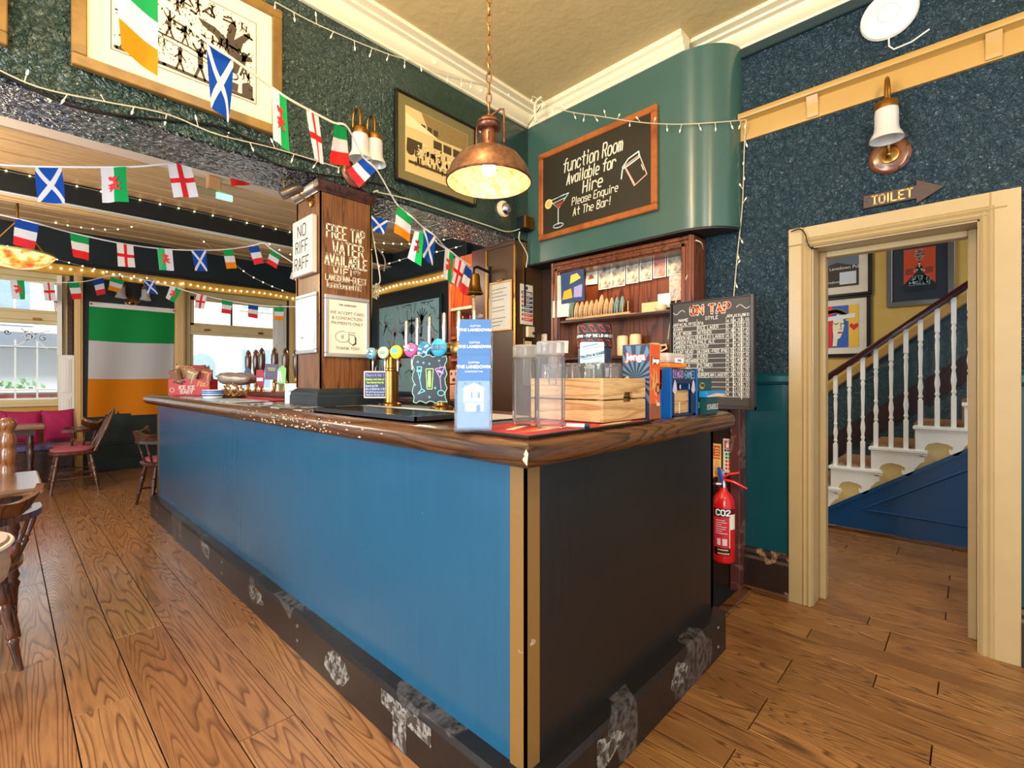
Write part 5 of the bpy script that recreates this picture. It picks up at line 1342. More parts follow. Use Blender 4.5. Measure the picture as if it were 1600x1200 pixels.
framed(t, -0.41, 0.41, 0, 0.66, 0.048, gold_frame, 0.035, 0.075, cream_m, mat('print_paper_b', S(236, 222, 190), 0.7))

t = onwall('framed_photograph', 'black-framed sepia photograph of a crowd outside a building, behind the copper pendant', 'picture', (2.043, YW, 2.56), FACE_Y)
olive = mat('olive_mount', S(122, 112, 72), 0.5, var=0.04)
yy = framed(t, -0.343, 0.343, 0, 0.58, 0.016, mat('black_frame', S(26, 22, 18), 0.3), 0.03, 0.062, olive, mat('sepia_paper', S(214, 190, 130), 0.5, var=0.08))
sd = mat('sepia_dark', S(74, 58, 32), 0.6, var=0.2, vscale=40); sm = mat('sepia_mid', S(142, 118, 70), 0.6, var=0.25, vscale=60); sl_ = mat('sepia_light', S(236, 218, 166), 0.6, var=0.06)
x0, x1, z0, z1 = -0.262, 0.262, 0.08, 0.50
ob('print', MB().flat([(x0+0.12, z1), (x1, z1), (x1, 0.38), (x0+0.2, 0.37)], yy), sm, t)
b = MB()
for i in range(5): b.rect(x0+0.012+i*0.052, 0.385, x0+0.05+i*0.052, 0.425, yy-0.0004)
for i in range(3): b.rect(x0+0.22+i*0.085, 0.30, x0+0.29+i*0.085, 0.355, yy-0.0004)
b.flat([(x0+0.004, 0.23), (x0+0.12, 0.24), (x0+0.13, 0.30), (x0+0.01, 0.30)], yy-0.0004).disc((x0+0.035, 0.225), 0.032, 14, yy-0.0006).rect(x0+0.02, 0.14, x1-0.09, 0.158, yy-0.0004)
ob('print', b, sd, t)
b = MB(); rq = random.Random(9)
b.flat([(x0, 0.372), (x0+0.26, 0.372), (x0+0.22, 0.385), (x0, 0.455)], yy-0.0005)
for i in range(60):
    x = rq.uniform(x0+0.06, x1-0.015); z = rq.uniform(0.17, 0.30)
    b.disc((x, z), rq.uniform(0.006, 0.011), 6, yy-0.0012)
stuff(ob('print_crowd', b, sl_, t))
b = MB()
for i in range(60):
    x = rq.uniform(x0+0.06, x1-0.02); z = rq.uniform(0.15, 0.28)
    b.rect(x, z-0.03, x+0.012, z, yy-0.0009)
stuff(ob('print_crowd', b, sd, t))

# chalkboard on the green boxing
cb_a = math.atan2(2.944-2.981, -(1.33-2.66))  # tiny turn of the boxing
face_dir = math.atan2(by2-ay, bx2-ax)
cA = Vector((2.9766, 2.508)); cB = Vector((2.948, 1.477))
cen = (cA+cB)/2; cw = (cA-cB).length/2
rzc = math.atan2(cB.y-cA.y, cB.x-cA.x)
t = onwall('chalkboard', 'orange wood framed chalkboard advertising the function room on the green boxing', 'chalkboard', (cen.x-0.004, cen.y, 2.40), rzc)
orange_wood = wood('orange_pine_frame', S(158, 84, 34), S(180, 102, 46), 0.35, (1.6, 1.6, 1.6), 2, S(140, 72, 28), bump=0.0, coat=0.2)
yy = framed(t, -cw, cw, 0, 0.69, 0.045, orange_wood, 0.03, 0, None, mat('chalkboard_black', S(46, 40, 26), 0.5, var=0.25, vscale=3), bevel=0.006)
cw_ = mat('chalk_cream', S(240, 230, 200), 0.8, var=0.04)
for tx, x, z, h, w_, asp in (('function Room', -0.01, 0.475, 0.098, 0.010, 0.52), ('Available for', -0.02, 0.375, 0.082, 0.010, 0.43), ('Hire', 0.0, 0.275, 0.085, 0.010, 0.17), ('Please Enquire', 0.015, 0.205, 0.055, 0.0062, 0.40), ('At The Bar!', -0.01, 0.125, 0.058, 0.0062, 0.33)):
    ob('lettering', MB().text(tx, x, z, h, w_, yy, None, 'c', fit=asp, slant=0.12, jitter=0.02), cw_, t)
b = MB().line([(-0.40, 0.295), (-0.315, 0.215), (-0.215, 0.31), (-0.40, 0.295)], 0.006, yy).line([(-0.318, 0.215), (-0.318, 0.095)], 0.008, yy).line([(-0.318+0.05*math.cos(i*PI/8), 0.085+0.016*math.sin(i*PI/8)) for i in range(17)], 0.006, yy).line([(-0.37, 0.268), (-0.245, 0.282)], 0.005, yy).line([(-0.33, 0.30), (-0.26, 0.31)], 0.006, yy)
ob('drawing', b, mat('chalk_ice', S(200, 224, 220), 0.8), t)
ob('drawing', MB().flat([(-0.362, 0.258), (-0.25, 0.262), (-0.318, 0.215)], yy-0.0002), mat('chalk_red', S(150, 60, 44), 0.8, var=0.2), t)
ob('drawing', MB().disc((-0.415, 0.275), 0.038, 16, yy-0.0006), mat('chalk_yellow', S(238, 206, 110), 0.8), t)
ob('drawing', MB().disc((-0.415, 0.275), 0.024, 14, yy-0.0010), mat('chalk_peach', S(232, 170, 110), 0.8), t)
b = MB().line([(0.27, 0.36), (0.345, 0.205), (0.44, 0.255), (0.385, 0.40), (0.27, 0.36)], 0.007, yy).line([(0.28, 0.34), (0.345, 0.218)], 0.012, yy-0.0004)
ob('drawing', b, mat('chalk_pink', S(238, 176, 160), 0.8), t)
b = MB().line([(0.255, 0.355), (0.30, 0.40), (0.38, 0.425), (0.385, 0.385), (0.30, 0.355), (0.255, 0.345)], 0.010, yy-0.0006).line([(0.255, 0.345), (0.245, 0.28)], 0.010, yy-0.0006).line([(0.40, 0.33), (0.415, 0.29)], 0.006, yy-0.0006)
ob('drawing', b, mat('chalk_mint', S(206, 226, 206), 0.8), t)

# TOILET arrow, access-point disc
c = at(1410, 305, X=3.185)
t = onwall('arrow_sign', 'dark wooden arrow sign reading TOILET above the doorway', 'sign', (3.188, c.y, c.z), FACE_X)
ob('arrow', MB().prism([(-0.163, -0.034), (0.055, -0.034), (0.055, -0.062), (0.163, 0.0), (0.055, 0.062), (0.055, 0.034), (-0.163, 0.034)], -0.016, -0.0005), mat('dark_arrow', S(62, 44, 38), 0.5, var=0.15), t, bevel=0.002)
ob('screw', MB().disc((-0.148, 0.0), 0.005, 8, -0.0165), K['black'], t)
b = MB().text('TOILET', -0.042, -0.0215, 0.043, 0.0068, -0.0168, None, 'c', fit=0.165)
for x0_, z0_, z1_ in ((-0.112, -0.0215, None),):
    b.line([(x0_-0.008, z0_), (x0_+0.008, z0_)], 0.004, -0.0168)
ob('lettering', b, inkgold, t)
c = at(1389, 24, X=3.18)
t = onwall('wifi_disc', 'round white access point disc high on the blue wall', 'access point', (3.189, c.y, c.z), FACE_X)
RD = Matrix.Rotation(PI/2, 4, 'X')
ob('disc', MB().lathe([(0.118, 0.001), (0.124, 0.012), (0.118, 0.026), (0.09, 0.034), (0.001, 0.036)], (0, 0, 0), 32, RD), K['white'], t, smooth=40)
b = MB().line([(0.045*math.cos(i*PI/12), 0.045*math.sin(i*PI/12)) for i in range(25)], 0.002, -0.0362)
ob('ring_mark', b, mat('grey_mark', S(170, 170, 172), 0.5), t)
ob('lead', MB().tube([(0.0, -0.012, -0.122), (0.0, -0.008, -0.16), (0.02, -0.006, -0.185), (0.09, -0.005, -0.18), (0.16, -0.005, -0.15)], 0.004, 6), K['white'], t, smooth=40)

# ================================================================ LAMPS
frost = mat('frosted_glass', S(204, 204, 200), 0.25, var=0.03, trans=0.15)
def sconce(name, label, loc, rz, scale=1.0, arms=(0.0,)):
    t = onwall(name, label, 'wall lamp', loc, rz)
    M0 = Matrix.Scale(scale, 4)
    RX = M0 @ Matrix.Rotation(PI/2, 4, 'X')
    ob('backplate', MB().lathe([(0.088, 0.001), (0.09, 0.012), (0.084, 0.02), (0.07, 0.024), (0.001, 0.025)], (0, 0, 0), 28, RX), wood('sconce_wood', S(104, 52, 30), S(128, 66, 38), 0.25, (6, 6, 6), 3, coat=0.5), t, smooth=40)
    ob('rose', MB().lathe([(0.042, 0.026), (0.04, 0.032), (0.02, 0.038), (0.012, 0.05), (0.001, 0.055)], (0, 0, 0), 20, RX), K['brass'], t, smooth=40)
    for dx in arms:
        pts = [(0, -0.03, 0), (dx*0.5, -0.055, 0.01), (dx, -0.06, 0.06), (dx, -0.058, 0.30)]
        pts += [(dx, -0.058-0.045*(1-math.cos(a)), 0.30+0.06*math.sin(a)) for a in [PI*i/8 for i in range(1, 9)]] + [(dx, -0.148, 0.24)]
        ob('arm', MB().tube(pts, 0.009, 10, M0), K['oldbrass'], t, smooth=50)
        ob('gallery', MB().lathe([(0.008, 0.245), (0.02, 0.235), (0.045, 0.222), (0.052, 0.205), (0.052, 0.185), (0.048, 0.185)], (dx, -0.148, 0), 22, M0), K['oldbrass'], t, smooth=40)
        sh = ob('glass_shade', MB().lathe([(0.047, 0.20), (0.05, 0.16), (0.05, 0.10), (0.054, 0.075), (0.066, 0.055), (0.072, 0.035), (0.069, 0.035), (0.062, 0.055), (0.05, 0.075), (0.046, 0.10), (0.046, 0.16), (0.043, 0.20)], (dx, -0.148, 0), 24, M0, cap=False), frost, t, smooth=50)
        ob('bulb', MB().lathe([(0.001, 0.075), (0.014, 0.085), (0.02, 0.11), (0.014, 0.15), (0.010, 0.19)], (dx, -0.148, 0), 12, M0), mat('sconce_bulb', S(250, 240, 220), 0.3, emis=(1, 0.85, 0.6, 1), estr=0.6), t, smooth=50)
    return t
c = at(1390, 243, X=3.17)
sconce('wall_lamp', 'brass swan-neck wall lamp with frosted glass shade above the TOILET arrow', (3.19, c.y, c.z), FACE_X, 1.0)
c = at(555, 271, Y=2.64)
sconce('wall_lamp', 'brass swan-neck wall lamp on the beam wall above the wooden pillar', (c.x, 2.652, c.z), FACE_Y, 0.92, (-0.04, 0.06))
c = at(207, 472, Y=8.8)
sconce('wall_lamp', 'two-armed brass wall lamp above the large tricolour flag', (c.x, YF-0.001, c.z), FACE_Y, 1.0, (-0.14, 0.14))

# copper pendant over the bar
PD = 2.10
pc = at(764, 286, D=PD)
t = thing('pendant_lamp', 'worn copper dome pendant lamp on a chain above the bar', 'pendant lamp', (pc.x, pc.y, pc.z))
Rm = 0.184
outp = [(Rm, 0), (Rm*0.985, 0.02), (Rm*0.90, 0.065), (Rm*0.72, 0.108), (Rm*0.5, 0.132), (Rm*0.30, 0.143), (0.040, 0.150)]
innp = [(0.034, 0.146), (Rm*0.5, 0.127), (Rm*0.72, 0.102), (Rm*0.885, 0.06), (Rm*0.97, 0.015), (Rm*0.985, 0.0)]
def flaked(name, c1, c2, rough, metal):
    m, nt, b_, L = _new(name)
    tc = N(nt, 'ShaderNodeTexCoord'); n = N(nt, 'ShaderNodeTexNoise'); n.inputs['Scale'].default_value = 22; n.inputs['Detail'].default_value = 4; n.inputs['Distortion'].default_value = 1.5
    L.new(tc.outputs['Object'], n.inputs['Vector'])
    r = N(nt, 'ShaderNodeValToRGB'); r.color_ramp.elements[0].position = 0.36; r.color_ramp.elements[0].color = c1; r.color_ramp.elements[1].position = 0.60; r.color_ramp.elements[1].color = c2
    L.new(n.outputs['Fac'], r.inputs[0]); L.new(r.outputs[0], b_.inputs['Base Color']); b_.inputs['Roughness'].default_value = rough; b_.inputs['Metallic'].default_value = metal
    return m
ob('shade', MB().lathe(outp, (0, 0, 0), 40, cap=False), flaked('copper_outside', S(112, 78, 56), S(140, 104, 78), 0.42, 0.75), t, smooth=50)
ob('shade_lining', MB().lathe(innp, (0, 0, 0), 40, cap=False), flaked('copper_inside', S(150, 84, 54), S(216, 142, 100), 0.6, 0.35), t, smooth=50)
ob('rim', MB().lathe([(Rm*0.985, -0.002), (Rm*1.012, -0.001), (Rm*1.012, 0.006), (Rm*0.985, 0.006)], (0, 0, 0), 40, cap=False), flaked('copper_rim', S(70, 44, 32), S(110, 70, 48), 0.4, 0.7), t, smooth=50)
cp_out = flaked('copper_neck', S(96, 60, 44), S(132, 88, 64), 0.35, 0.8)
ob('neck', MB().lathe([(0.042, 0.148), (0.036, 0.156), (0.034, 0.165), (0.036, 0.222), (0.033, 0.226)], (0, 0, 0), 24), cp_out, t, smooth=40)
b = MB()
ob('neck_slot', MB().box(-0.003, -0.0385, 0.175, 0.003, -0.034, 0.208, Matrix.Rotation(TH-PI/2, 4, 'Z')), K['black'], t)
ob('cap', MB().lathe([(0.034, 0.224), (0.044, 0.229), (0.052, 0.236), (0.054, 0.246), (0.046, 0.249), (0.052, 0.254), (0.052, 0.262), (0.044, 0.266), (0.036, 0.278), (0.012, 0.286), (0.008, 0.30), (0.001, 0.302)], (0, 0, 0), 28), cp_out, t, smooth=40)
Mr = Matrix.Rotation(TH-PI/2, 4, 'Z')
ob('strap', MB().tube([(0.008, 0, 0.292), (0.05, 0, 0.322), (0.062, 0, 0.322), (0.066, 0, 0.30), (0.066, 0, 0.175)], 0.0045, 8, Mr), cp_out, t, smooth=40)
ob('strap', MB().tube([(-0.052, 0, 0.245), (-0.054, 0, 0.2), (-0.054, 0, 0.143)], 0.004, 8, Mr), cp_out, t, smooth=40)
gl = mat('lit_bulb', S(255, 240, 214), 0.4, var=0, emis=(1.0, 0.86, 0.62, 1), estr=26.0)
ob('bulb', MB().lathe([(0.001, 0.032), (0.018, 0.036), (0.030, 0.052), (0.031, 0.068), (0.022, 0.086), (0.014, 0.10), (0.013, 0.12)], (0, 0, 0), 18), gl, t, smooth=50)
ob('lamp_holder', MB().cyl((0, 0, 0.12), (0, 0, 0.15), 0.02, 0.022, 14), K['oldbrass'], t, smooth=40)
b = MB(); z = 0.30; i = 0
ztop = ZC - pc.z - 0.01
ll = 0.052
while z < ztop:
    pts = [(0.011*math.cos(a), 0, z+ll/2 + (ll/2)*math.sin(a)) for a in [2*PI*k/10 for k in range(11)]]
    Mi = Matrix.Rotation(0.6 + (PI/2 if i % 2 else 0), 4, 'Z')
    b.tube(pts, 0.0032, 6, Mi, cap=False); z += ll-0.009; i += 1
stuff(ob('chain', b, flaked('chain_rust', S(110, 78, 46), S(150, 112, 66), 0.4, 0.8), t, smooth=50))
lamp('pendant_light', 'POINT', (pc.x, pc.y, pc.z+0.015), 7, (1.0, 0.74, 0.42), 0.03)

# spotlight on the pillar
t = thing('spotlight', 'grey cylinder spotlight with a brass arm on the side of the pillar', 'spotlight', (1.2305, 2.77, 2.33))
ob('backplate', MB().lathe([(0.034, 0), (0.034, 0.008), (0.02, 0.014), (0.001, 0.015)], (0, 0, 0), 20, Matrix.Rotation(-PI/2, 4, 'Y')), K['brass'], t, smooth=40)
ob('arm', MB().tube([(-0.01, 0, 0), (-0.04, -0.005, -0.005), (-0.07, 0.0, 0.02), (-0.085, 0.0, 0.045)], 0.006, 8), K['brass'], t, smooth=40)
ob('barrel', MB().tube([(-0.07, -0.02, 0.062), (-0.075, -0.018, 0.058), (-0.165, 0.02, -0.005)], [0.024, 0.029, 0.029], 16), mat('spot_grey', S(120, 108, 98), 0.3, 0.7), t, smooth=40)
ob('hoop', MB().tube([(-0.15, 0.01, 0.03), (-0.16, 0.0, 0.075), (-0.13, 0.0, 0.095), (-0.10, 0.0, 0.08), (-0.095, 0, 0.06)], 0.005, 8), K['oldbrass'], t, smooth=40)
ob('lens', MB().disc((0, 0), 0.02, 14, 0, None, Matrix.Translation((-0.0695, -0.0205, 0.0625)) @ Vector((0.09, -0.04, 0.063)).to_track_quat('-Y', 'Z').to_matrix().to_4x4()), mat('spot_lens', S(255, 230, 180), 0.3, emis=(1, 0.8, 0.5, 1), estr=4.0), t)
# emergency exit light behind the beam
c = at(334, 277, Z=3.318)
t = thing('exit_light', 'clear emergency light with a green glowing end on the pale ceiling', 'exit light', (c.x, c.y, 3.319))
ob('housing', MB().box(-0.06, -0.04, -0.13, 0.06, 0.04, 0), mat('tan_housing', S(196, 150, 104), 0.5), t, bevel=0.01)
ob('blade', MB().box(-0.28, -0.008, -0.20, 0.12, 0.008, -0.13), glassmat('exit_blade', (0.85, 0.95, 0.9, 1), 0.05, 1.4, thin=1), t, bevel=0.004)
ob('green_end', MB().box(0.02, -0.012, -0.205, 0.17, 0.012, -0.14), mat('exit_green', S(120, 240, 180), 0.4, emis=(0.3, 1.0, 0.6, 1), estr=1.2), t, bevel=0.008)
# stained-glass bowl pendant by the window
c = at(27, 408, D=5.0)
t = thing('bowl_pendant', 'glowing mottled orange glass bowl pendant hanging on chains near the left window', 'pendant lamp', c)
m, nt, b_, L = _new('mottled_glass')
tc = N(nt, 'ShaderNodeTexCoord'); n = N(nt, 'ShaderNodeTexVoronoi'); n.inputs['Scale'].default_value = 13; L.new(tc.outputs['Object'], n.inputs['Vector'])
n2 = N(nt, 'ShaderNodeTexNoise'); n2.inputs['Scale'].default_value = 9; n2.inputs['Detail'].default_value = 4; L.new(tc.outputs['Object'], n2.inputs['Vector'])
r = N(nt, 'ShaderNodeValToRGB'); e = r.color_ramp.elements
e[0].position = 0.32; e[0].color = S(206, 70, 40); e[1].position = 0.72; e[1].color = S(130, 160, 60)
x = e.new(0.45); x.color = S(238, 150, 60); x = e.new(0.56); x.color = S(250, 220, 150); x = e.new(0.62); x.color = S(220, 120, 50)
L.new(n2.outputs['Fac'], r.inputs[0]); L.new(r.outputs[0], b_.inputs['Base Color']); L.new(r.outputs[0], b_.inputs['Emission Color']); b_.inputs['Emission Strength'].default_value = 0.9; b_.inputs['Roughness'].default_value = 0.3
ob('bowl', MB().lathe([(0.29, 0.075), (0.285, 0.055), (0.24, 0.0), (0.16, -0.05), (0.06, -0.075), (0.001, -0.08)], (0, 0, 0), 32), m, t, smooth=50)
ob('rim', MB().lathe([(0.285, 0.072), (0.295, 0.075), (0.295, 0.09), (0.28, 0.09)], (0, 0, 0), 32, cap=False), mat('green_rim', S(150, 160, 90), 0.4), t, smooth=50)
for k in range(3):
    a = k*2*PI/3+0.5
    ob('chain', MB().tube([(0.28*math.cos(a), 0.28*math.sin(a), 0.085), (0, 0, 0.42)], 0.007, 6), K['oldbrass'], t)
ob('stem', MB().cyl((0, 0, 0.40), (0, 0, ZK-c.z-0.0), 0.012, None, 8), K['oldbrass'], t)
# alarm bell and switch box in the corner
c = at(788, 326, Y=2.63)
t = thing('alarm_bell', 'small chrome dome bell on a round white base in the wall corner', 'bell', (c.x, 2.651, c.z))
ob('base', MB().lathe([(0.062, 0.001), (0.062, 0.02), (0.05, 0.026), (0.001, 0.026)], (0, 0, 0), 24, RD), K['cornice'], t, smooth=40)
ob('dome', MB().lathe([(0.046, 0.028), (0.044, 0.045), (0.03, 0.062), (0.001, 0.070)], (0.012, 0, -0.005), 20, RD), K['chrome'], t, smooth=40)
c = at(810, 345, Y=2.60)
t = thing('junction_box', 'black and bronze junction box below the bell in the corner', 'junction box', (2.905, 2.651, c.z))
ob('box', MB().box(-0.055, -0.075, -0.05, 0.055, -0.001, 0.05), K['black'], t, bevel=0.004)
ob('bronze_face', MB().box(-0.05, -0.082, -0.045, 0.052, -0.075, 0.052), K['oldbrass'], t, bevel=0.002)
# bell of the bar
c = at(740, 442, X=2.63)
t = thing('bar_bell', 'brass last-orders bell with a rope on a dark bracket beside the brown pillar', 'bell', (c.x, c.y, c.z))
ob('bell', MB().lathe([(0.082, -0.09), (0.084, -0.083), (0.068, -0.06), (0.056, -0.02), (0.052, 0.05), (0.045, 0.07), (0.015, 0.08), (0.001, 0.08)], (0, 0, 0), 28, cap=False), K['brass'], t, smooth=50)
ob('clapper', MB().lathe([(0.001, -0.125), (0.016, -0.115), (0.016, -0.10), (0.004, -0.09), (0.004, 0.0)], (0, 0, 0), 12), K['brass'], t, smooth=40)
ob('rope', MB().tube([(0, 0, -0.12), (0.004, 0, -0.2), (0.0, 0.004, -0.30)], [0.008, 0.011, 0.006], 8), mat('cream_rope', S(226, 196, 150), 0.8, var=0.2, vscale=80, bump=0.4, bscale=120), t, smooth=50)
ob('bracket', MB().tube([(0, 0, 0.08), (0, 0, 0.12), (0.05, 0.01, 0.14), (2.826-c.x, 0.02, 0.12)], 0.012, 8).tube([(2.826-c.x-0.005, 0.02, 0.17), (2.826-c.x-0.005, 0.02, -0.10)], 0.012, 8), K['black'], t, smooth=40)

# ================================================================ NOTICES BY THE BAR OPENING
c0, c1 = at(765, 445, X=2.825), at(800, 440, X=2.825)
t = onwall('clip_frame', 'pale wooden framed handwritten notice on the brown pillar side', 'notice', (2.829, (c0.y+c1.y)/2, 1.90), FACE_X)
hw = abs(c0.y-c1.y)/2
yy = framed(t, -hw, hw, -0.205, 0.205, 0.016, mat('pale_wood_frame', S(206, 168, 108), 0.45, var=0.1), 0.014, 0, None, mat('notice_paper', S(196, 194, 184), 0.6, var=0.05))
b = MB()
for i in range(11):
    if i in (4, 7): continue
    b.line([(-hw+0.035, 0.14-i*0.03), (-hw+0.06+rr.uniform(0.06, 0.16), 0.145-i*0.03)], 0.005, yy)
ob('print', b, mat('pen_grey', S(92, 92, 96), 0.6), t)
ob('clip', MB().box(-0.03, -0.02, 0.2, 0.03, -0.002, 0.22), K['brass'], t, bevel=0.002)
c = at(823, 476, Y=2.65)
t = onwall('fire_notice', 'white fire action notice with red and blue panels on the brown pillar', 'notice', (c.x, 2.654, c.z), FACE_Y)
ob('panel', MB().box(-0.078, -0.005, -0.165, 0.078, -0.0005, 0.165), mat('white_plastic', S(228, 222, 204), 0.4, var=0.03), t, bevel=0.002)
nv = mat('notice_navy', S(40, 50, 104), 0.5); rd = mat('notice_red', S(210, 60, 50), 0.5); gn = mat('notice_green', S(40, 130, 80), 0.5)
ob('panel_print', MB().disc((0, 0.135), 0.012, 10, -0.0058, 0.016).rect(-0.066, 0.082, 0.066, 0.108, -0.0058), nv, t)
typeset('lettering', 'Fire Action', 0.024, wink, t, (0, -0.0064, 0.086), bold=0.0006)
for i, m_ in enumerate((nv, nv, nv, nv, rd, rd)):
    z = 0.045 - i*0.036
    ob('panel_print', MB().rect(-0.035 if i < 5 else -0.035, z, 0.07, z+0.026, -0.0058), m_, t)
    ob('panel_print', MB().disc((-0.053, z+0.013), 0.012, 10, -0.0058), (rd, rd, gn, gn, rd, rd)[i], t)
    ob('panel_print', MB().line([(-0.025, z+0.017), (0.055, z+0.017)], 0.003, -0.0064, None, False).line([(-0.025, z+0.009), (0.03, z+0.009)], 0.003, -0.0064, None, False), wink, t)
c = at(827, 519, Y=2.65)
t = onwall('thermostat', 'square cream thermostat below the fire action notice', 'thermostat', (c.x, 2.654, c.z), FACE_Y)
ob('case', MB().box(-0.045, -0.028, -0.045, 0.045, -0.0005, 0.045), mat('cream_plastic', S(222, 206, 172), 0.4), t, bevel=0.006)
ob('dial', MB().cyl((0.02, -0.028, -0.01), (0.02, -0.036, -0.01), 0.012, None, 12), K['oldbrass'], t)
c = at(825, 537, Y=2.65)
t = onwall('switch_plate', 'brass switch plate with four white rockers below the thermostat', 'switch', (c.x, 2.654, c.z), FACE_Y)
ob('plate', MB().box(-0.055, -0.008, -0.045, 0.055, -0.0005, 0.045), K['oldbrass'], t, bevel=0.003)
for i in range(4): ob('rocker', MB().box(-0.04+i*0.021, -0.014, -0.02, -0.028+i*0.021, -0.008, 0.02), K['cornice'], t, bevel=0.002)
c = at(848, 531, X=3.185)
t = onwall('sensor_box', 'rounded white sensor box with a grey ring left of the plate cabinet', 'sensor', (3.1895, c.y, c.z), FACE_X)
ob('case', MB().box(-0.06, -0.03, -0.05, 0.06, -0.0005, 0.05), mat('white_sensor', S(226, 214, 186), 0.4), t, bevel=0.014, seg=2)
ob('ring', MB().line([(0.022*math.cos(i*PI/8), 0.024*math.sin(i*PI/8)) for i in range(17)], 0.004, -0.0306), gink, t)
# brown lining behind the opening between pillar and cabinet
struct('wall_right.lining', MB().box(3.172, 2.40, 1.12, 3.189, 2.654, 2.235), K['brownpanel'])

# ================================================================ PLATE CABINET UNDER THE BOXING
XC = 3.0
yl, yr = 2.425, 1.270
t = thing('plate_cabinet', 'open mahogany wall cabinet with a moulded frame below the green boxing', 'cabinet', (XC, (yl+yr)/2, 1.12), FACE_X)
hw = (yl-yr)/2; Hc = 1.095
ob('back', MB().box(-hw, 0.165, 0, hw, 0.185, Hc), K['cabinet'], t)
for s in (-1, 1):
    ob('stile', MB().box(s*hw, 0, 0, s*(hw-0.085), 0.165, Hc).box(s*(hw-0.01), -0.012, 0, s*(hw-0.03), 0.0, Hc).box(s*(hw-0.05), -0.016, 0, s*(hw-0.075), 0.0, Hc-0.05), K['cabinet'], t, bevel=0.004)
ob('top_rail', MB().box(-hw+0.085, 0, Hc-0.085, hw-0.085, 0.165, Hc).box(-hw+0.03, -0.012, Hc-0.03, hw-0.03, 0, Hc-0.01).box(-hw+0.05, -0.016, Hc-0.075, hw-0.05, 0, Hc-0.05), K['cabinet'], t, bevel=0.004)
zsf = 1.755-1.12
ob('shelf', MB().box(-hw+0.087, 0.005, zsf-0.022, hw-0.087, 0.165, zsf), K['darkwood'], t, bevel=0.003)
ob('shelf', MB().box(-hw+0.087, 0.005, 0.325, hw-0.087, 0.165, 0.345), K['darkwood'], t, bevel=0.003)
MC = rmat(FACE_X, (XC, (yl+yr)/2, 1.12))
# plates in a wooden rack
rk = thing('plate_rack', 'slim bamboo plate rack on the upper shelf of the cabinet', 'plate rack', MC @ Vector((-0.17, 0.075, zsf+0.001)), FACE_X)
ob('base_rail', MB().box(-0.28, -0.05, 0, 0.28, -0.035, 0.018), K['pine'], rk, bevel=0.002); ob('base_rail', MB().box(-0.28, 0.035, 0, 0.28, 0.05, 0.018), K['pine'], rk, bevel=0.002)
for i in range(13):
    x = -0.264+i*0.044
    ob('peg', MB().cyl((x, -0.043, 0.018), (x, -0.043, 0.092), 0.0045, None, 7), K['pine'], rk)
cols_ = [S(150, 188, 182)] + [S(236, 208, 164)]*8 + [S(140, 186, 196)]*2
names_ = ['pale green, largest, at the left end of the rack', 'cream, first after the green one', 'cream, second after the green one', 'cream, third after the green one', 'cream, fourth after the green one', 'cream, fifth after the green one', 'cream, tallest of the pale ones', 'cream, first right of the tallest pale one', 'cream, second right of the tallest pale one', 'blue-green, left one of the pair', 'blue-green, at the right end']
for i, (cc, nm) in enumerate(zip(cols_, names_)):
    R = 0.098 if i == 0 else 0.084 if i == 6 else 0.069
    x = -0.242+i*0.044
    pt = thing('plate', 'plate on edge in the rack, ' + nm, 'plate', MC @ Vector((-0.17+x, 0.075, zsf+0.003+R)), FACE_X+0.42, 'plates in the rack')
    M = Matrix.Rotation(0.16, 4, 'Y') @ Matrix.Rotation(-PI/2, 4, 'Y')
    ob('dish', MB().lathe([(0.001, 0.0), (R*0.55, 0.0), (R*0.62, 0.004), (R, 0.016), (R, 0.020), (R*0.6, 0.008), (0.001, 0.005)], (0, 0, -0.008), 28, M), mat('plate_glaze', cc, 0.2, var=0.05), pt, smooth=40)
# pinned cards: row of photo cards along the top, postcards at the left
rq = random.Random(77)
def blurcard(name, cols):
    m, nt, b_, L = _new(name)
    tc = N(nt, 'ShaderNodeTexCoord'); n = N(nt, 'ShaderNodeTexNoise'); n.inputs['Scale'].default_value = 26; n.inputs['Detail'].default_value = 1; L.new(tc.outputs['Object'], n.inputs['Vector'])
    r = N(nt, 'ShaderNodeValToRGB'); e = r.color_ramp.elements
    e[0].position = 0.3; e[0].color = cols[0]; e[1].position = 0.7; e[1].color = cols[2]; x = e.new(0.5); x.color = cols[1]
    L.new(n.outputs['Fac'], r.inputs[0]); L.new(r.outputs[0], b_.inputs['Base Color']); b_.inputs['Roughness'].default_value = 0.5
    return m
bc = blurcard('blurred_photo', (S(70, 72, 76), S(150, 146, 132), S(196, 190, 170)))
bc2 = blurcard('blurred_photo_red', (S(120, 60, 64), S(170, 110, 96), S(96, 140, 150)))
bc3 = blurcard('blurred_photo_pink', (S(206, 150, 130), S(226, 196, 176), S(150, 130, 140)))
px = [937, 958, 979, 1000, 1021, 1044]
for i in range(6):
    u0 = (935, 955, 978, 999, 1020, 1042)[i]; u1 = (955, 977, 998, 1019, 1041, 1066)[i]
    vt = (418, 414, 408, 404, 399, 394)[i]; vb = (450, 446, 441, 437, 432, 428)[i]
    A_ = at(u0, vt, X=3.145); B_ = at(u1, vb, X=3.145)
    cdt = onwall('photo_card', ('leftmost', 'second', 'third', 'fourth', 'reddish fifth', 'tallest rightmost')[i] + ' photo card of the row pinned along the cabinet top', 'photo card', (3.148, (A_.y+B_.y)/2, (A_.z+B_.z)/2), FACE_X, 'photo cards in the cabinet')
    w2, h2 = abs(A_.y-B_.y)/2, abs(A_.z-B_.z)/2
    ob('card', MB().box(-w2+0.002, -0.003, -h2, w2-0.002, 0, h2), K['paper'], cdt); ob('photo', MB().rect(-w2+0.008, -h2+0.006, w2-0.006, h2-0.006, -0.0036), bc2 if i == 4 else bc, cdt)
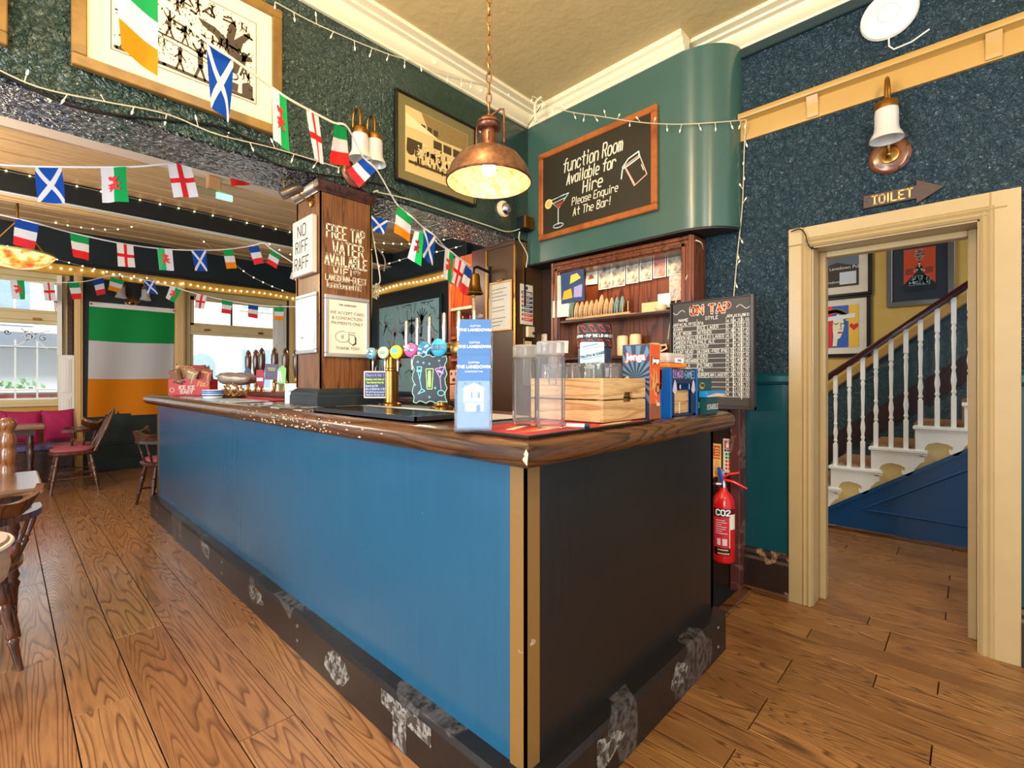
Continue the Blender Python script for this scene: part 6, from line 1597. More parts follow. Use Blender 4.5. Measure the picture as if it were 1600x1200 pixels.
def pinned(name, label, u0, v0, u1, v1, m, X=3.143, tilt=0.0, extra=None, group=None):
    A_ = at(u0, v0, X=X); B_ = at(u1, v1, X=X)
    q = onwall(name, label, 'card', (X, (A_.y+B_.y)/2, (A_.z+B_.z)/2), FACE_X, group)
    w2, h2 = abs(A_.y-B_.y)/2, abs(A_.z-B_.z)/2
    Mt = Matrix.Rotation(tilt, 4, 'Y')
    ob('card', MB().box(-w2, -0.003, -h2, w2, 0, h2, Mt), m, q)
    if extra:
        for poly_, mm in extra: ob('print', MB().flat([(x*w2, z*h2) for x, z in poly_], -0.004, Mt), mm, q)
    return q
pinned('photo_card', 'pinkish photo card hanging lowest at the right of the cabinet', 1046, 432, 1068, 468, bc3, 3.12)
pinned('postcard', 'white postcard with tiny dark figures beside the photo cards', 916, 421, 934, 443, K['paper'], 3.147, 0.05, [([(-0.6, -0.4), (0.5, -0.3), (0.2, 0.1), (-0.3, 0.2)], mat('postcard_brown', S(150, 90, 70), 0.6, var=0.4, vscale=60))])
pinned('postcard', 'colourful postcard with an orange car shape on dark blue, at left', 877, 427, 913, 470, mat('postcard_blue', S(52, 72, 112), 0.5, var=0.3, vscale=30), 2.985, -0.03,
       [([(-0.9, -0.75), (-0.75, -0.2), (-0.1, -0.1), (0.0, -0.7)], mat('postcard_orange', S(244, 172, 40), 0.5)), ([(-0.2, 0.2), (-0.1, 0.75), (0.45, 0.8), (0.75, 0.45), (0.2, 0.3)], mat('postcard_yellow', S(240, 200, 80), 0.5)), ([(0.1, -0.7), (0.15, -0.05), (0.85, 0.05), (0.8, -0.75)], mat('postcard_violet', S(170, 160, 200), 0.5, var=0.3, vscale=50))])
pinned('note', 'pale green paper note tucked behind the colourful postcard', 867, 432, 880, 472, mat('pale_green_paper', S(196, 206, 184), 0.7), 2.992, 0.03)
pinned('note', 'cream paper note pinned below the colourful postcard', 864, 471, 889, 494, K['paper'], 2.99, 0.02)
pinned('note', 'small cream note pinned low on the cabinet stile', 870, 533, 888, 551, K['paper'], 2.99, 0.06)
pinned('postcard', 'pale seaside postcard standing at the right of the shelf', 1028, 460, 1048, 480, mat('postcard_pale', S(196, 214, 214), 0.5, var=0.1), 3.11)
pinned('envelope', 'peach envelope leaning behind the right end of the rack', 1003, 474, 1030, 489, mat('peach_paper', S(232, 196, 140), 0.6, var=0.1), 3.13)
# pots on the lower shelf and the upper right
potm = mat('cream_pot', S(224, 206, 160), 0.3, var=0.08)
def pot(name, label, cat, u, v, r, h, X, prof=None, z=None):
    p = at(u, v, X=X)
    q = thing(name, label, cat, (p.x, p.y, z if z else 1.12+0.346))
    ob('body', MB().lathe(prof or [(r*0.5, 0), (r*0.85, 0.01), (r, h*0.5), (r*0.92, h*0.9), (r*0.6, h), (0.001, h)], (0, 0, 0), 18), potm, q, smooth=40)
    return q
q = pot('storage_jar', 'cream ceramic jar standing left of its twin on the lower shelf', 'jar', 973, 525, 0.042, 0.15, 3.09, [(0.036, 0), (0.042, 0.01), (0.042, 0.125), (0.036, 0.145), (0.001, 0.15)])
q = pot('storage_jar', 'cream ceramic jar standing right of its twin on the lower shelf', 'jar', 993, 525, 0.042, 0.155, 3.09, [(0.036, 0), (0.042, 0.01), (0.042, 0.13), (0.036, 0.15), (0.001, 0.155)])
q = pot('teapot', 'cream teapot with a looped handle at the right of the lower shelf', 'teapot', 1022, 530, 0.055, 0.08, 3.07)
ob('handle', MB().tube([(0, -0.045, 0.06), (0, -0.085, 0.065), (0, -0.095, 0.04), (0, -0.05, 0.02)], 0.007, 8), potm, q, smooth=50)
ob('spout', MB().tube([(0, 0.045, 0.03), (0, 0.075, 0.05), (0, 0.09, 0.075)], [0.012, 0.009, 0.007], 8), potm, q, smooth=50)
q = pot('bowl', 'small cream bowl at the right end of the upper shelf', 'bowl', 1033, 488, 0.04, 0.05, 3.07, None, 1.756)
# ================================================================ BUNTING
FM = {k: uvflag('flag_' + k, k) for k in ('ireland', 'italy', 'france', 'england', 'scotland', 'wales', 'wales_flip')}
dragon_m = mat('dragon_red', S(214, 44, 44), 0.7, var=0.1)
DRAGON = [(.25,.72),(.35,.78),(.42,.72),(.55,.80),(.62,.72),(.72,.78),(.68,.66),(.60,.62),(.66,.52),(.76,.56),(.80,.48),(.66,.44),(.70,.34),(.80,.36),(.78,.28),(.62,.28),(.56,.36),(.46,.30),(.36,.24),(.28,.20),(.34,.30),(.24,.34),(.34,.40),(.22,.46),(.36,.50),(.48,.52),(.46,.62),(.32,.62)]
cordm = mat('white_tape', S(226, 222, 216), 0.7, var=0.04)
CAMP = Vector((0, 0, CH))
def cloth(name, parent, cs, m, n=(8, 12), amp=0.006, fr=1.6, off=None, seed=0):
    """cs = world corners TL, TR, BL, BR; a hanging cloth with soft folds"""
    o3 = Vector(parent.location) if parent else Vector((0, 0, 0))
    TL, TR, BL, BR = cs
    nrm = (TR-TL).cross(BL-TL).normalized()
    if nrm.dot(CAMP - TL) < 0: nrm = -nrm
    W, H = n
    def P(u, v, lift=0.0):
        a = TL.lerp(TR, u); b_ = BL.lerp(BR, u)
        p = a.lerp(b_, 1-v)
        k = (1-v)
        f = amp*(math.sin(u*fr*2*PI + seed + 1.3*k)*(0.35+0.65*k) + 0.5*math.sin(k*4.2+seed*2+u*2))
        p = p + nrm*(f+lift)
        p.z -= 0.03*(TR-TL).length*math.sin(PI*u)*v*0.6
        return p - o3
    vs = [P(i/W, j/H) for j in range(H+1) for i in range(W+1)]
    fs = [(j*(W+1)+i, j*(W+1)+i+1, (j+1)*(W+1)+i+1, (j+1)*(W+1)+i) for j in range(H) for i in range(W)]
    me = bpy.data.meshes.new(name); me.from_pydata([tuple(v) for v in vs], [], fs)
    uv = me.uv_layers.new(name='UVMap')
    for li, lp in enumerate(me.loops):
        j, i = divmod(lp.vertex_index, W+1); uv.data[li].uv = (i/W, j/H)
    for p in me.polygons: p.use_smooth = True
    me.materials.append(m)
    o = bpy.data.objects.new(name, me); COL.objects.link(o); o.parent = parent
    return o, P
def bunting(name, label, cord, flags, cw=0.010):
    """cord = [(u, v, depth)], flags = (kind, TL, TR, BL, BR, depth, depth_right)"""
    pts = [at(u, v, D=d) for u, v, d in cord]
    t = thing(name, label, 'bunting', pts[len(pts)//2])
    o3 = Vector(t.location)
    # smooth the tape through its points
    sm = []
    for i in range(len(pts)-1):
        p0, p1_, p2_, p3 = pts[max(i-1, 0)], pts[i], pts[i+1], pts[min(i+2, len(pts)-1)]
        for q in range(6):
            s_ = q/6
            sm.append(0.5*((2*p1_) + (p2_-p0)*s_ + (2*p0-5*p1_+4*p2_-p3)*s_*s_ + (3*p1_-p0-3*p2_+p3)*s_**3))
    sm.append(pts[-1])
    rg = []
    for i, p in enumerate(sm):
        p = p - o3
        d = (sm[min(i+1, len(sm)-1)] - sm[max(i-1, 0)]).normalized()
        up = Vector((0, 0, 1)) - d*d.z
        up = up.normalized()*cw/2; th = d.cross(up).normalized()*0.0015
        rg.append([p-up-th, p-up+th, p+up+th, p+up-th])
    ob('tape', MB().ring(rg), cordm, t)
    for i, (kind, TL, TR, BL, BR, d0, d1) in enumerate(flags):
        cs = [at(*TL, D=d0), at(*TR, D=d1), at(*BL, D=d0+0.01), at(*BR, D=d1+0.01)]
        big = (cs[0]-cs[1]).length
        f, P = cloth('flag', t, cs, FM[kind], amp=0.05*big, seed=i*1.7, fr=1.0 + 0.3*(i % 3))
        if kind.startswith('wales'):
            # the red dragon follows the folds of its flag
            pg = DRAGON
            cx_ = sum(p[0] for p in pg)/len(pg); cy_ = sum(p[1] for p in pg)/len(pg)
            vs, fs = [], []
            vs = [P(x, 0.12+0.80*y, 0.004) for x, y in pg] + [P(cx_, 0.12+0.8*cy_, 0.004)]
            q = MB().add(vs[:-1], [tuple(range(len(pg)))])
            me = bpy.data.meshes.new('dragon'); me.from_pydata([tuple(v) for v in q.v], [], q.f)
            bm_ = bmesh.new(); bm_.from_mesh(me); bmesh.ops.triangulate(bm_, faces=bm_.faces[:]); bmesh.ops.subdivide_edges(bm_, edges=bm_.edges[:], cuts=1, use_grid_fill=False); bm_.to_mesh(me); bm_.free()
            me.materials.append(dragon_m)
            dr = bpy.data.objects.new('dragon', me); COL.objects.link(dr); dr.parent = f
    return t
bunting('flag_bunting', 'nearest string of national flags, from upper left across the beam to the bar bell',
    [(-60, -260, 1.25), (120, -115, 1.30), (177, -66, 1.35), (247, -4, 1.40), (322, 64, 1.52), (366, 94, 1.62), (424, 136, 1.88), (447, 152, 1.95), (479, 170, 2.12), (498, 180, 2.2), (522, 192, 2.32), (543, 199, 2.42), (567, 245, 2.6), (589, 266, 2.7), (621, 320, 2.92), (644, 339, 2.98), (662, 356, 3.12), (680, 369, 3.2), (695, 386, 3.4), (711, 398, 3.5), (738, 424, 3.78)],
    [('ireland', (177,-66), (247,-6), (190,76), (247,121), 1.35, 1.40), ('scotland', (322,66), (366,95), (328,166), (359,192), 1.52, 1.62), ('wales', (424,136), (447,154), (428,218), (452,238), 1.88, 1.93),
     ('england', (479,170), (498,181), (491,249), (506,257), 2.12, 2.2), ('italy', (522,193), (541,199), (514,255), (547,260), 2.32, 2.42), ('france', (567,247), (588,266), (541,266), (561,293), 2.56, 2.6),
     ('ireland', (621,320), (644,340), (616,363), (640,378), 2.92, 2.98), ('scotland', (662,357), (680,369), (660,402), (676,415), 3.12, 3.2), ('wales', (695,387), (710,398), (692,432), (704,443), 3.4, 3.48),
     ('england', (712,400), (727,412), (706,440), (716,450), 3.5, 3.6), ('france', (728,414), (738,423), (719,455), (728,462), 3.66, 3.74)])
bunting('flag_bunting', 'string of flags just behind the beam at the left, Scottish, Welsh and English first',
    [(-60, 252, 2.9), (20, 259, 2.9), (97, 261, 2.9), (200, 261, 2.95), (262, 256, 3.0), (300, 252, 3.1), (395, 230, 3.3)],
    [('scotland', (55,261), (97,261), (60,316), (103,318), 2.9, 2.9), ('wales', (157,261), (196,260), (161,317), (200,315), 2.93, 2.93), ('england', (262,256), (297,254), (270,308), (311,308), 3.0, 3.02), ('italy', (352,240), (392,232), (362,292), (391,288), 3.2, 3.25)])
bunting('flag_bunting', 'middle string of small flags below the dark ceiling beam, French flag at its left end',
    [(-50, 325, 3.5), (24, 341, 3.6), (61, 350, 3.65), (109, 363, 3.85), (182, 379, 4.1), (245, 388, 4.4), (300, 391, 4.6), (348, 390, 4.8), (388, 385, 5.0), (412, 380, 5.0), (424, 389, 5.0), (470, 418, 5.0), (500, 436, 5.0)],
    [('france', (24,341), (61,350), (21,382), (54,391), 3.6, 3.65), ('italy', (109,363), (139,370), (114,401), (139,407), 3.85, 3.95), ('england', (182,379), (208,384), (185,416), (211,418), 4.1, 4.2), ('wales_flip', (245,387), (269,390), (249,422), (272,423), 4.4, 4.45), ('scotland', (299,391), (322,391), (305,423), (324,424), 4.6, 4.65),
     ('ireland', (348,390), (364,390), (354,420), (370,419), 4.8, 4.85), ('france', (388,386), (404,384), (397,414), (412,411), 5.0, 5.0), ('italy', (423,389), (439,399), (417,411), (432,420), 5.0, 5.0), ('england', (459,412), (470,418), (453,435), (466,440), 5.0, 5.0)])
bunting('flag_bunting', 'farthest string of flags across the two windows and the large tricolour',
    [(-40, 428, 6.1), (16, 437, 6.2), (66, 441, 6.2), (130, 440, 6.3), (174, 431, 6.4), (225, 437, 6.4), (266, 447, 6.4), (307, 459, 6.4), (347, 468, 6.45), (404, 477, 6.5), (444, 479, 6.5), (475, 479, 6.5)],
    [('wales', (16,437), (38,438), (20,467), (40,468), 6.2, 6.2), ('england', (66,441), (84,441), (71,470), (88,470), 6.2, 6.2), ('italy', (107,441), (124,440), (112,468), (129,467), 6.3, 6.3), ('france', (144,438), (161,434), (152,462), (165,459), 6.35, 6.35), ('ireland', (174,432), (195,439), (169,453), (186,457), 6.4, 6.4), ('scotland', (224,438), (241,437), (230,458), (247,460), 6.4, 6.4),
     ('wales', (266,447), (284,451), (258,465), (272,473), 6.4, 6.4), ('england', (307,459), (324,462), (304,481), (319,483), 6.4, 6.4), ('italy', (347,468), (363,471), (346,489), (360,491), 6.45, 6.45), ('france', (388,476), (404,478), (387,495), (402,498), 6.5, 6.5), ('ireland', (428,480), (444,480), (429,500), (443,501), 6.5, 6.5)])
bunting('flag_bunting', 'short string of one Scottish and one Welsh flag right of the wooden pillar',
    [(556, 330, 3.9), (581, 338, 4.0), (608, 345, 4.0), (648, 360, 4.0), (663, 364, 4.0), (690, 384, 4.1), (735, 415, 4.2)],
    [('scotland', (580,338), (608,344), (583,361), (600,366), 4.0, 4.0), ('wales', (648,361), (662,364), (637,403), (658,416), 4.0, 4.0)])

# large flags on the far wall
t = thing('wall_flag', 'large tricolour flag of green, white and orange pinned on the dark far wall', 'flag', (1.31, YF-0.045, 1.5))
cs = [Vector((0.81, YF-0.045, 2.36)), Vector((1.80, YF-0.045, 2.37)), Vector((0.79, YF-0.05, 0.77)), Vector((1.79, YF-0.05, 0.775))]
big = uvflag('big_tricolour', 'ireland')
cl, _ = cloth('cloth', t, cs, big, (30, 30), 0.034, 1.6)
ob('header_tape', MB().box(-0.50, -0.035, 0.80, 0.49, -0.03, 0.865), cordm, t)
for x in (-0.48, 0.47): ob('eyelet', MB().disc((x, 0.835), 0.014, 10, -0.037), K['oldbrass'], t)
t = thing('wall_flag', 'large blue and white flag hung right of the second window, half hidden by the pillar', 'flag', (3.95, YF-0.04, 1.5))
cloth('cloth', t, [Vector((3.62, YF-0.05, 2.28)), Vector((4.30, YF-0.05, 2.1)), Vector((3.60, YF-0.05, 0.8)), Vector((4.30, YF-0.05, 0.8))], FM['scotland'], (20, 24), 0.03, 1.5)

# ================================================================ FAIRY LIGHTS AND CABLES
warmb = mat('warm_bulb', S(255, 226, 150), 0.4, var=0, emis=(1.0, 0.78, 0.36, 1), estr=7.0)
paleb = mat('pale_bulb', S(240, 224, 180), 0.3, var=0, emis=(1.0, 0.84, 0.5, 1), estr=0.7)
wirem = mat('white_wire', S(206, 196, 170), 0.6)
wired = mat('dark_wire', S(24, 22, 20), 0.5)
def smooth_pts(pts, k=6):
    sm = []
    for i in range(len(pts)-1):
        p0, p1_, p2_, p3 = pts[max(i-1, 0)], pts[i], pts[i+1], pts[min(i+2, len(pts)-1)]
        for q in range(k):
            s_ = q/k
            sm.append(0.5*((2*p1_) + (p2_-p0)*s_ + (2*p0-5*p1_+4*p2_-p3)*s_*s_ + (3*p1_-p0-3*p2_+p3)*s_**3))
    sm.append(pts[-1]); return sm
def fairy(label, pts, step, r=0.009, wire=None, bulb=None, wr=0.0018, hang=0.0, seed=0):
    pts = smooth_pts([Vector(p) for p in pts])
    t = thing('fairy_lights', label, 'fairy lights', pts[len(pts)//2]); o3 = Vector(t.location)
    ob('cable', MB().tube([p-o3 for p in pts], wr, 4), wire or wirem, t)
    b = MB(); sp = MB(); acc = 0.0; rq = random.Random(seed); i = 0
    for a, c in zip(pts[:-1], pts[1:]):
        L_ = (c-a).length
        while acc < L_:
            p = a.lerp(c, acc/L_) - o3
            if hang:
                d = Vector((rq.uniform(-.5, .5), rq.uniform(-.5, .5), rq.choice((-1, -1, -1, 0.8)))).normalized()
                sp.tube([p, p+d*hang], 0.0022, 4); q = p+d*hang
                b.tube([q, q+d*0.012, q+d*0.02], [0.0045, 0.004, 0.001], 6)
            else:
                b.lathe([(0.0, -r), (r*0.8, -r*0.5), (r*0.8, r*0.5), (0.0, r)], p, 6)
            acc += step*rq.uniform(0.85, 1.15)
        acc -= L_
    stuff(ob('bulb', b, bulb or warmb, t, smooth=60))
    if hang: stuff(ob('socket', sp, wire or wirem, t))
    return t
def A(*l, **k): return [at(u, v, **k) for u, v in l]
fairy('warm fairy lights along the upper edge of the dark ceiling beam', [(-1.2, 6.66, 3.285), (0.5, 6.66, 3.28), (2.0, 6.66, 3.28), (4.2, 6.66, 3.28)], 0.17)
fairy('warm fairy lights swagged under the boarded ceiling, lowest near the far header', A((-10,330), (50,340), (111,353), (175,359), (238,351), (300,366), (330,388), D=6.2), 0.16)
fairy('warm fairy lights looping across the dark header above the left window', A((-10,379), (55,396), (114,412), (183,428), (245,436), D=6.0), 0.16)
fairy('thick warm fairy lights along the gold band over the left window and large flag', [(-1.0, YF-0.08, 2.80), (0.4, YF-0.09, 2.77), (0.9, YF-0.09, 2.79), (1.4, YF-0.09, 2.74), (1.9, YF-0.09, 2.76)], 0.10, 0.013)
fairy('thick warm fairy lights along the gold band over the right window', [(1.9, YF-0.09, 2.77), (2.4, YF-0.09, 2.74), (3.0, YF-0.09, 2.77), (3.6, YF-0.09, 2.74), (4.2, YF-0.09, 2.77)], 0.09, 0.013)
fairy('warm fairy lights slanting down across the header toward the wooden pillar', A((366,412), (390,430), (424,447), (455,459), D=6.2), 0.14)
fairy('warm fairy lights from the boarded ceiling to the pillar, higher than the slanting ones', A((290,354), (345,362), (400,372), (440,392), (480,408), D=6.4), 0.16)
fairy('thick warm fairy lights along the gold band of the far right wall', [(RX-0.09, 8.2, 2.77), (RX-0.09, 7.4, 2.74), (RX-0.09, 6.6, 2.78), (RX-0.09, 5.8, 2.75), (RX-0.09, 5.2, 2.77)], 0.10, 0.014)
fairy('warm fairy lights on the dark beam seen right of the wooden pillar', A((585,379), (620,381), (660,380), (705,372), D=5.6), 0.10)
fairy('warm fairy lights hooked over the dark header right of the wooden pillar', A((592,416), (614,410), (640,402), (690,392), (722,384), D=5.4), 0.11)
fairy('string of pale fairy lights hanging in front of the chalkboard, from cornice to plate rail', [at(832,150,D=3.55), at(880,172,D=3.45), at(940,182,D=3.3), at(1000,191,D=3.15), at(1060,194,D=3.02), at(1120,191,D=2.94), at(1166,187,X=3.12)], 0.085, bulb=paleb, wr=0.003, hang=0.03, seed=3)
fairy('string of pale fairy lights dropping from the plate rail down the blue wall', [at(1166,187,X=3.12), at(1163,230,X=3.17), at(1160,320,X=3.17), at(1152,400,X=3.17), at(1146,470,X=3.17)], 0.10, bulb=paleb, wr=0.003, hang=0.03, seed=5)
fairy('string of pale fairy lights pinned along the cornice of the beam wall', [at(430,3,Y=2.62), at(500,40,Y=2.62), at(600,82,Y=2.60), at(660,100,Y=2.58), at(740,128,Y=2.56), at(800,142,Y=2.54), at(835,153,Y=2.52)], 0.11, bulb=paleb, wr=0.003, hang=0.035, seed=7)
fairy('string of pale fairy lights along the lower edge of the beam wall', [at(-20,100,Y=2.64), at(60,136,Y=2.64), at(160,158,Y=2.64), at(260,178,Y=2.64), at(340,210,Y=2.64), at(430,232,Y=2.64), at(530,262,Y=2.63)], 0.11, bulb=paleb, wr=0.003, hang=0.03, seed=9)
def cable(label, pts, r, m, name='cable'):
    pts = smooth_pts([Vector(p) for p in pts]); o3 = pts[len(pts)//2]
    o = ob(name, MB().tube([p-o3 for p in pts], r, 6), m, None, smooth=60, loc=o3)
    return tag(o, label, 'cable')
cable('black cable sagging along the lower edge of the beam below the linocut', [at(-20,105,Y=2.645), at(120,168,Y=2.645), at(240,186,Y=2.645), at(340,197,Y=2.645), at(400,222,Y=2.645), at(500,256,Y=2.645)], 0.006, wired)
cable('thin black cable looping under the thicker black one on the beam', [at(340,198,Y=2.643), at(380,225,Y=2.643), at(450,262,Y=2.643), at(600,290,Y=2.643), at(640,318,Y=2.643)], 0.004, wired)
cable('white cable running from the pillar top along the beam to the corner junction box', [at(588,300,Y=2.64), at(640,312,Y=2.64), at(700,332,Y=2.64), at(760,352,Y=2.64), at(792,362,Y=2.63), at(812,358,Y=2.62)], 0.005, wirem)
cable('white cable dropping from the junction box to the boxing underside', [at(812,362,Y=2.62), at(811,374,Y=2.62), at(818,386,Y=2.63), at(824,400,Y=2.63), at(822,418,Y=2.63)], 0.005, wirem)
cable('thick cream cable curving down the right edge of the wooden pillar', [at(590,298,X=1.56), at(577,306,X=1.56), at(571,335,X=1.56), at(573,372,X=1.56), at(580,400,X=1.56), at(580,470,X=1.57), at(578,520,X=1.57), at(575,560,X=1.57)], 0.006, wirem)
cable('white flex hanging in a loop beside the wooden pillar', [at(584,300,X=1.565), at(577,330,X=1.575), at(583,370,X=1.59), at(590,410,X=1.60), at(594,438,X=1.61), at(588,446,X=1.60), at(582,450,X=1.59)], 0.004, wirem)
cable('grey flex hanging farthest right of the wooden pillar', [at(590,388,X=1.60), at(598,398,X=1.62), at(602,410,X=1.63), at(600,424,X=1.63)], 0.0045, mat('grey_flex', S(110, 104, 96), 0.5))
t = thing('cable_bundle', 'tangle of white fairy-light cable tied beside the wooden pillar', 'cable', at(585, 456, X=1.60))
b = MB(); rq = random.Random(2)
for i in range(9):
    pts = smooth_pts([Vector((rq.uniform(-.03, .03), rq.uniform(-.04, .02), rq.uniform(-.05, .05))) for _ in range(5)], 4)
    b.tube(pts, 0.0025, 4)
stuff(ob('tangle', b, wirem, t))
cable('white lead curving from the cabinet corner down behind the beer menu board', [at(1068,372,X=3.02), at(1094,378,X=3.05), at(1098,392,X=3.17), at(1094,396,X=3.17), at(1080,420,X=3.02), at(1064,452,X=3.0), at(1050,490,X=3.0), at(1044,530,X=3.0)], 0.004, wirem)
cable('black wire looped round the corner block of the door frame', [at(1236,362,X=3.14), at(1250,358,X=3.135), at(1258,366,X=3.135), at(1262,380,X=3.14), at(1268,388,X=3.16), at(1277,388,X=3.2)], 0.0035, wired)
cable('cream cable trunk rising in the ceiling corner over the green boxing', [at(838,190,D=3.72), at(836,175,D=3.7), at(838,160,D=3.66), at(846,152,D=3.62)], 0.012, K['cornice'])
cable('thin dark wire in the corner between beam wall and green boxing', [at(846,165,D=3.72), at(832,186,D=3.8), at(823,205,D=3.95), at(821,260,D=3.98), at(821,340,D=3.98)], 0.003, wired)
# ================================================================ CHAIRS, TABLES, BENCH
rosepad = mat('rose_cushion', S(168, 84, 96), 0.8, var=0.15, bump=0.1, bscale=60)
legp = [(0, 0.012), (0.10, 0.014), (0.26, 0.017), (0.30, 0.022), (0.33, 0.015), (0.36, 0.021), (0.40, 0.016), (0.55, 0.021), (0.66, 0.023), (0.69, 0.016), (0.72, 0.022), (0.80, 0.018), (1.0, 0.015)]
spp = [(0, 0.008), (0.15, 0.010), (0.35, 0.014), (0.42, 0.009), (0.46, 0.014), (0.50, 0.009), (0.70, 0.012), (1.0, 0.007)]
def seatpoly(w_=0.23, d=0.22):
    return [(w_*math.copysign(abs(math.cos(a))**0.75, math.cos(a)), d*math.copysign(abs(math.sin(a))**0.75, math.sin(a))) for a in [2*PI*i/28 for i in range(28)]]
def chair_base(t, wd, pad=True):
    sp_ = seatpoly()
    ob('seat', MB().ring([[(x*0.94, y*0.94, 0.425) for x, y in sp_], [(x, y, 0.437) for x, y in sp_], [(x, y, 0.455) for x, y in sp_], [(x*0.95, y*0.95, 0.463) for x, y in sp_]]), wd, t, smooth=50)
    if pad:
        ob('cushion', MB().ring([[(x*0.84, y*0.84+0.01, 0.464) for x, y in sp_], [(x*0.88, y*0.88+0.01, 0.475) for x, y in sp_], [(x*0.86, y*0.86+0.01, 0.492) for x, y in sp_], [(x*0.6, y*0.6+0.01, 0.50) for x, y in sp_]]), rosepad, t, smooth=60)
    ft = {}
    for sx in (-1, 1):
        for sy in (-1, 1):
            a = (sx*0.215, sy*0.205, 0.0); c = (sx*0.14, sy*0.14, 0.428)
            ob('leg', MB().turned(a, c, legp, 10), wd, t, smooth=50); ft[sx, sy] = (Vector(a), Vector(c))
    def mid(k, f=0.38): return ft[k][0].lerp(ft[k][1], f)
    for sx in (-1, 1):
        ob('stretcher', MB().turned(mid((sx, -1)), mid((sx, 1)), [(0, 0.009), (0.3, 0.011), (0.5, 0.016), (0.7, 0.011), (1, 0.009)], 8), wd, t, smooth=50)
    ob('stretcher', MB().turned((mid((-1, -1))+mid((-1, 1)))/2, (mid((1, -1))+mid((1, 1)))/2, [(0, 0.009), (0.3, 0.011), (0.5, 0.016), (0.7, 0.011), (1, 0.009)], 8), wd, t, smooth=50)
def captain_chair(label, loc, rz, pad=True, wd=None):
    """front at +y; low curved arm rail with a raised crest board"""
    wd = wd or K['chair']
    t = thing('captain_chair', label, 'chair', loc, rz, None)
    chair_base(t, wd, pad)
    def arc(a, r=0.0): return (( 0.275+r)*math.sin(a), -(0.245+r)*math.cos(a))
    rings = []
    n = 20
    for i in range(n+1):
        a = -1.95 + 3.9*i/n
        x, y = arc(a, -0.016); x2, y2 = arc(a, 0.018)
        end = 1 + 0.25*max(0, abs(a)-1.7)
        zz = 0.655
        rings.append([(x, y, zz), (x2*end, y2, zz), (x2*end, y2, zz+0.030), (x, y, zz+0.030)])
    ob('arm_rail', MB().ring(rings), wd, t, smooth=50)
    rings = []
    for i in range(n+1):
        a = -1.25 + 2.5*i/n
        x, y = arc(a, -0.012); x2, y2 = arc(a, 0.014)
        e = abs(a)
        h = 0.080 + 0.018*math.cos(a*4.6) + (0.025 if e > 1.2 else 0)
        z0 = 0.686 + max(0.0, e-0.9)*0.16
        lean = 1.09
        rings.append([(x, y, z0), (x2, y2, z0), (x2*lean, y2*lean, 0.686+h), (x*lean, y*lean, 0.686+h)])
    ob('crest_rail', MB().ring(rings), wd, t, smooth=50)
    for i in range(7):
        a = -1.62 + 3.24*i/6
        x, y = arc(a, 0.0); k = 0.78
        ob('spindle', MB().turned((x*k, y*k, 0.458), (x, y, 0.66), spp, 8), wd, t, smooth=50)
    return t
def stick_chair(label, loc, rz, wd=None):
    """front at +y; high fan of sticks under a bowed hoop"""
    wd = wd or K['chair']
    t = thing('stick_chair', label, 'chair', loc, rz, None)
    chair_base(t, wd, True)
    pts = [(0.19*math.cos(a)*(1+0.12*math.sin(a)), -0.17-0.20*max(0, math.sin(a))*1.0, 0.458+0.47*max(0, math.sin(a))) for a in [PI*i/20 for i in range(21)]]
    ob('hoop', MB().tube(pts, 0.014, 8), wd, t, smooth=60)
    for i in range(7):
        x = -0.135+0.045*i
        c_ = math.sqrt(max(0.02, 1-(x/0.21)**2))
        ob('stick', MB().turned((x*0.85, -0.175, 0.458), (x, -0.17-0.20*c_, 0.458+0.465*c_), [(0, 0.007), (0.4, 0.010), (0.5, 0.007), (1, 0.006)], 7), wd, t, smooth=50)
    return t
captain_chair('dark captain chair in the left foreground, its crest rail toward the camera', (-0.165, 3.28, 0), 0.0)
captain_chair('dark captain chair with a rose seat pad at the far end of the bar', (1.17, 6.06, 0), -PI/2+0.12, wd=K['darkwood'])
captain_chair('captain chair beyond the stick-back chair, by the large tricolour flag', (0.60, 8.12, 0), PI/2-0.1)
stick_chair('stick-back chair with a rose pad at the right end of the window table', (0.56, 7.62, 0), PI/2)
# heavy turned-post chair beyond the low table
t = thing('post_chair', 'chunky pine chair with turned ball-topped posts beyond the near table', 'chair', (-0.235, 4.66, 0), 0.0)
pinew = wood('honey_pine', S(128, 78, 38), S(156, 98, 50), 0.25, (12, 12, 1.5), 3, S(96, 54, 26), coat=0.4, bump=0.02)
pp = [(0, 0.028), (0.40, 0.036), (0.44, 0.040), (0.455, 0.032), (0.47, 0.040), (0.70, 0.042), (0.715, 0.034), (0.73, 0.043), (0.80, 0.044), (0.815, 0.034), (0.83, 0.042), (0.86, 0.045), (0.90, 0.033), (0.915, 0.028), (0.93, 0.036), (0.95, 0.044), (0.975, 0.043), (0.995, 0.026), (1.0, 0.004)]
for sx in (-1, 1): ob('post', MB().turned((sx*0.25, -0.2, 0), (sx*0.25, -0.23, 1.055), pp, 16), pinew, t, smooth=60)
for z in (0.62, 0.78, 0.92): ob('back_slat', MB().box(-0.24, -0.235, z, 0.24, -0.205, z+0.07), pinew, t, bevel=0.008)
ob('seat', MB().box(-0.27, -0.21, 0.42, 0.27, 0.24, 0.46), pinew, t, bevel=0.012)
for sx in (-1, 1): ob('leg', MB().turned((sx*0.22, 0.2, 0), (sx*0.22, 0.2, 0.42), legp, 10), pinew, t, smooth=50)
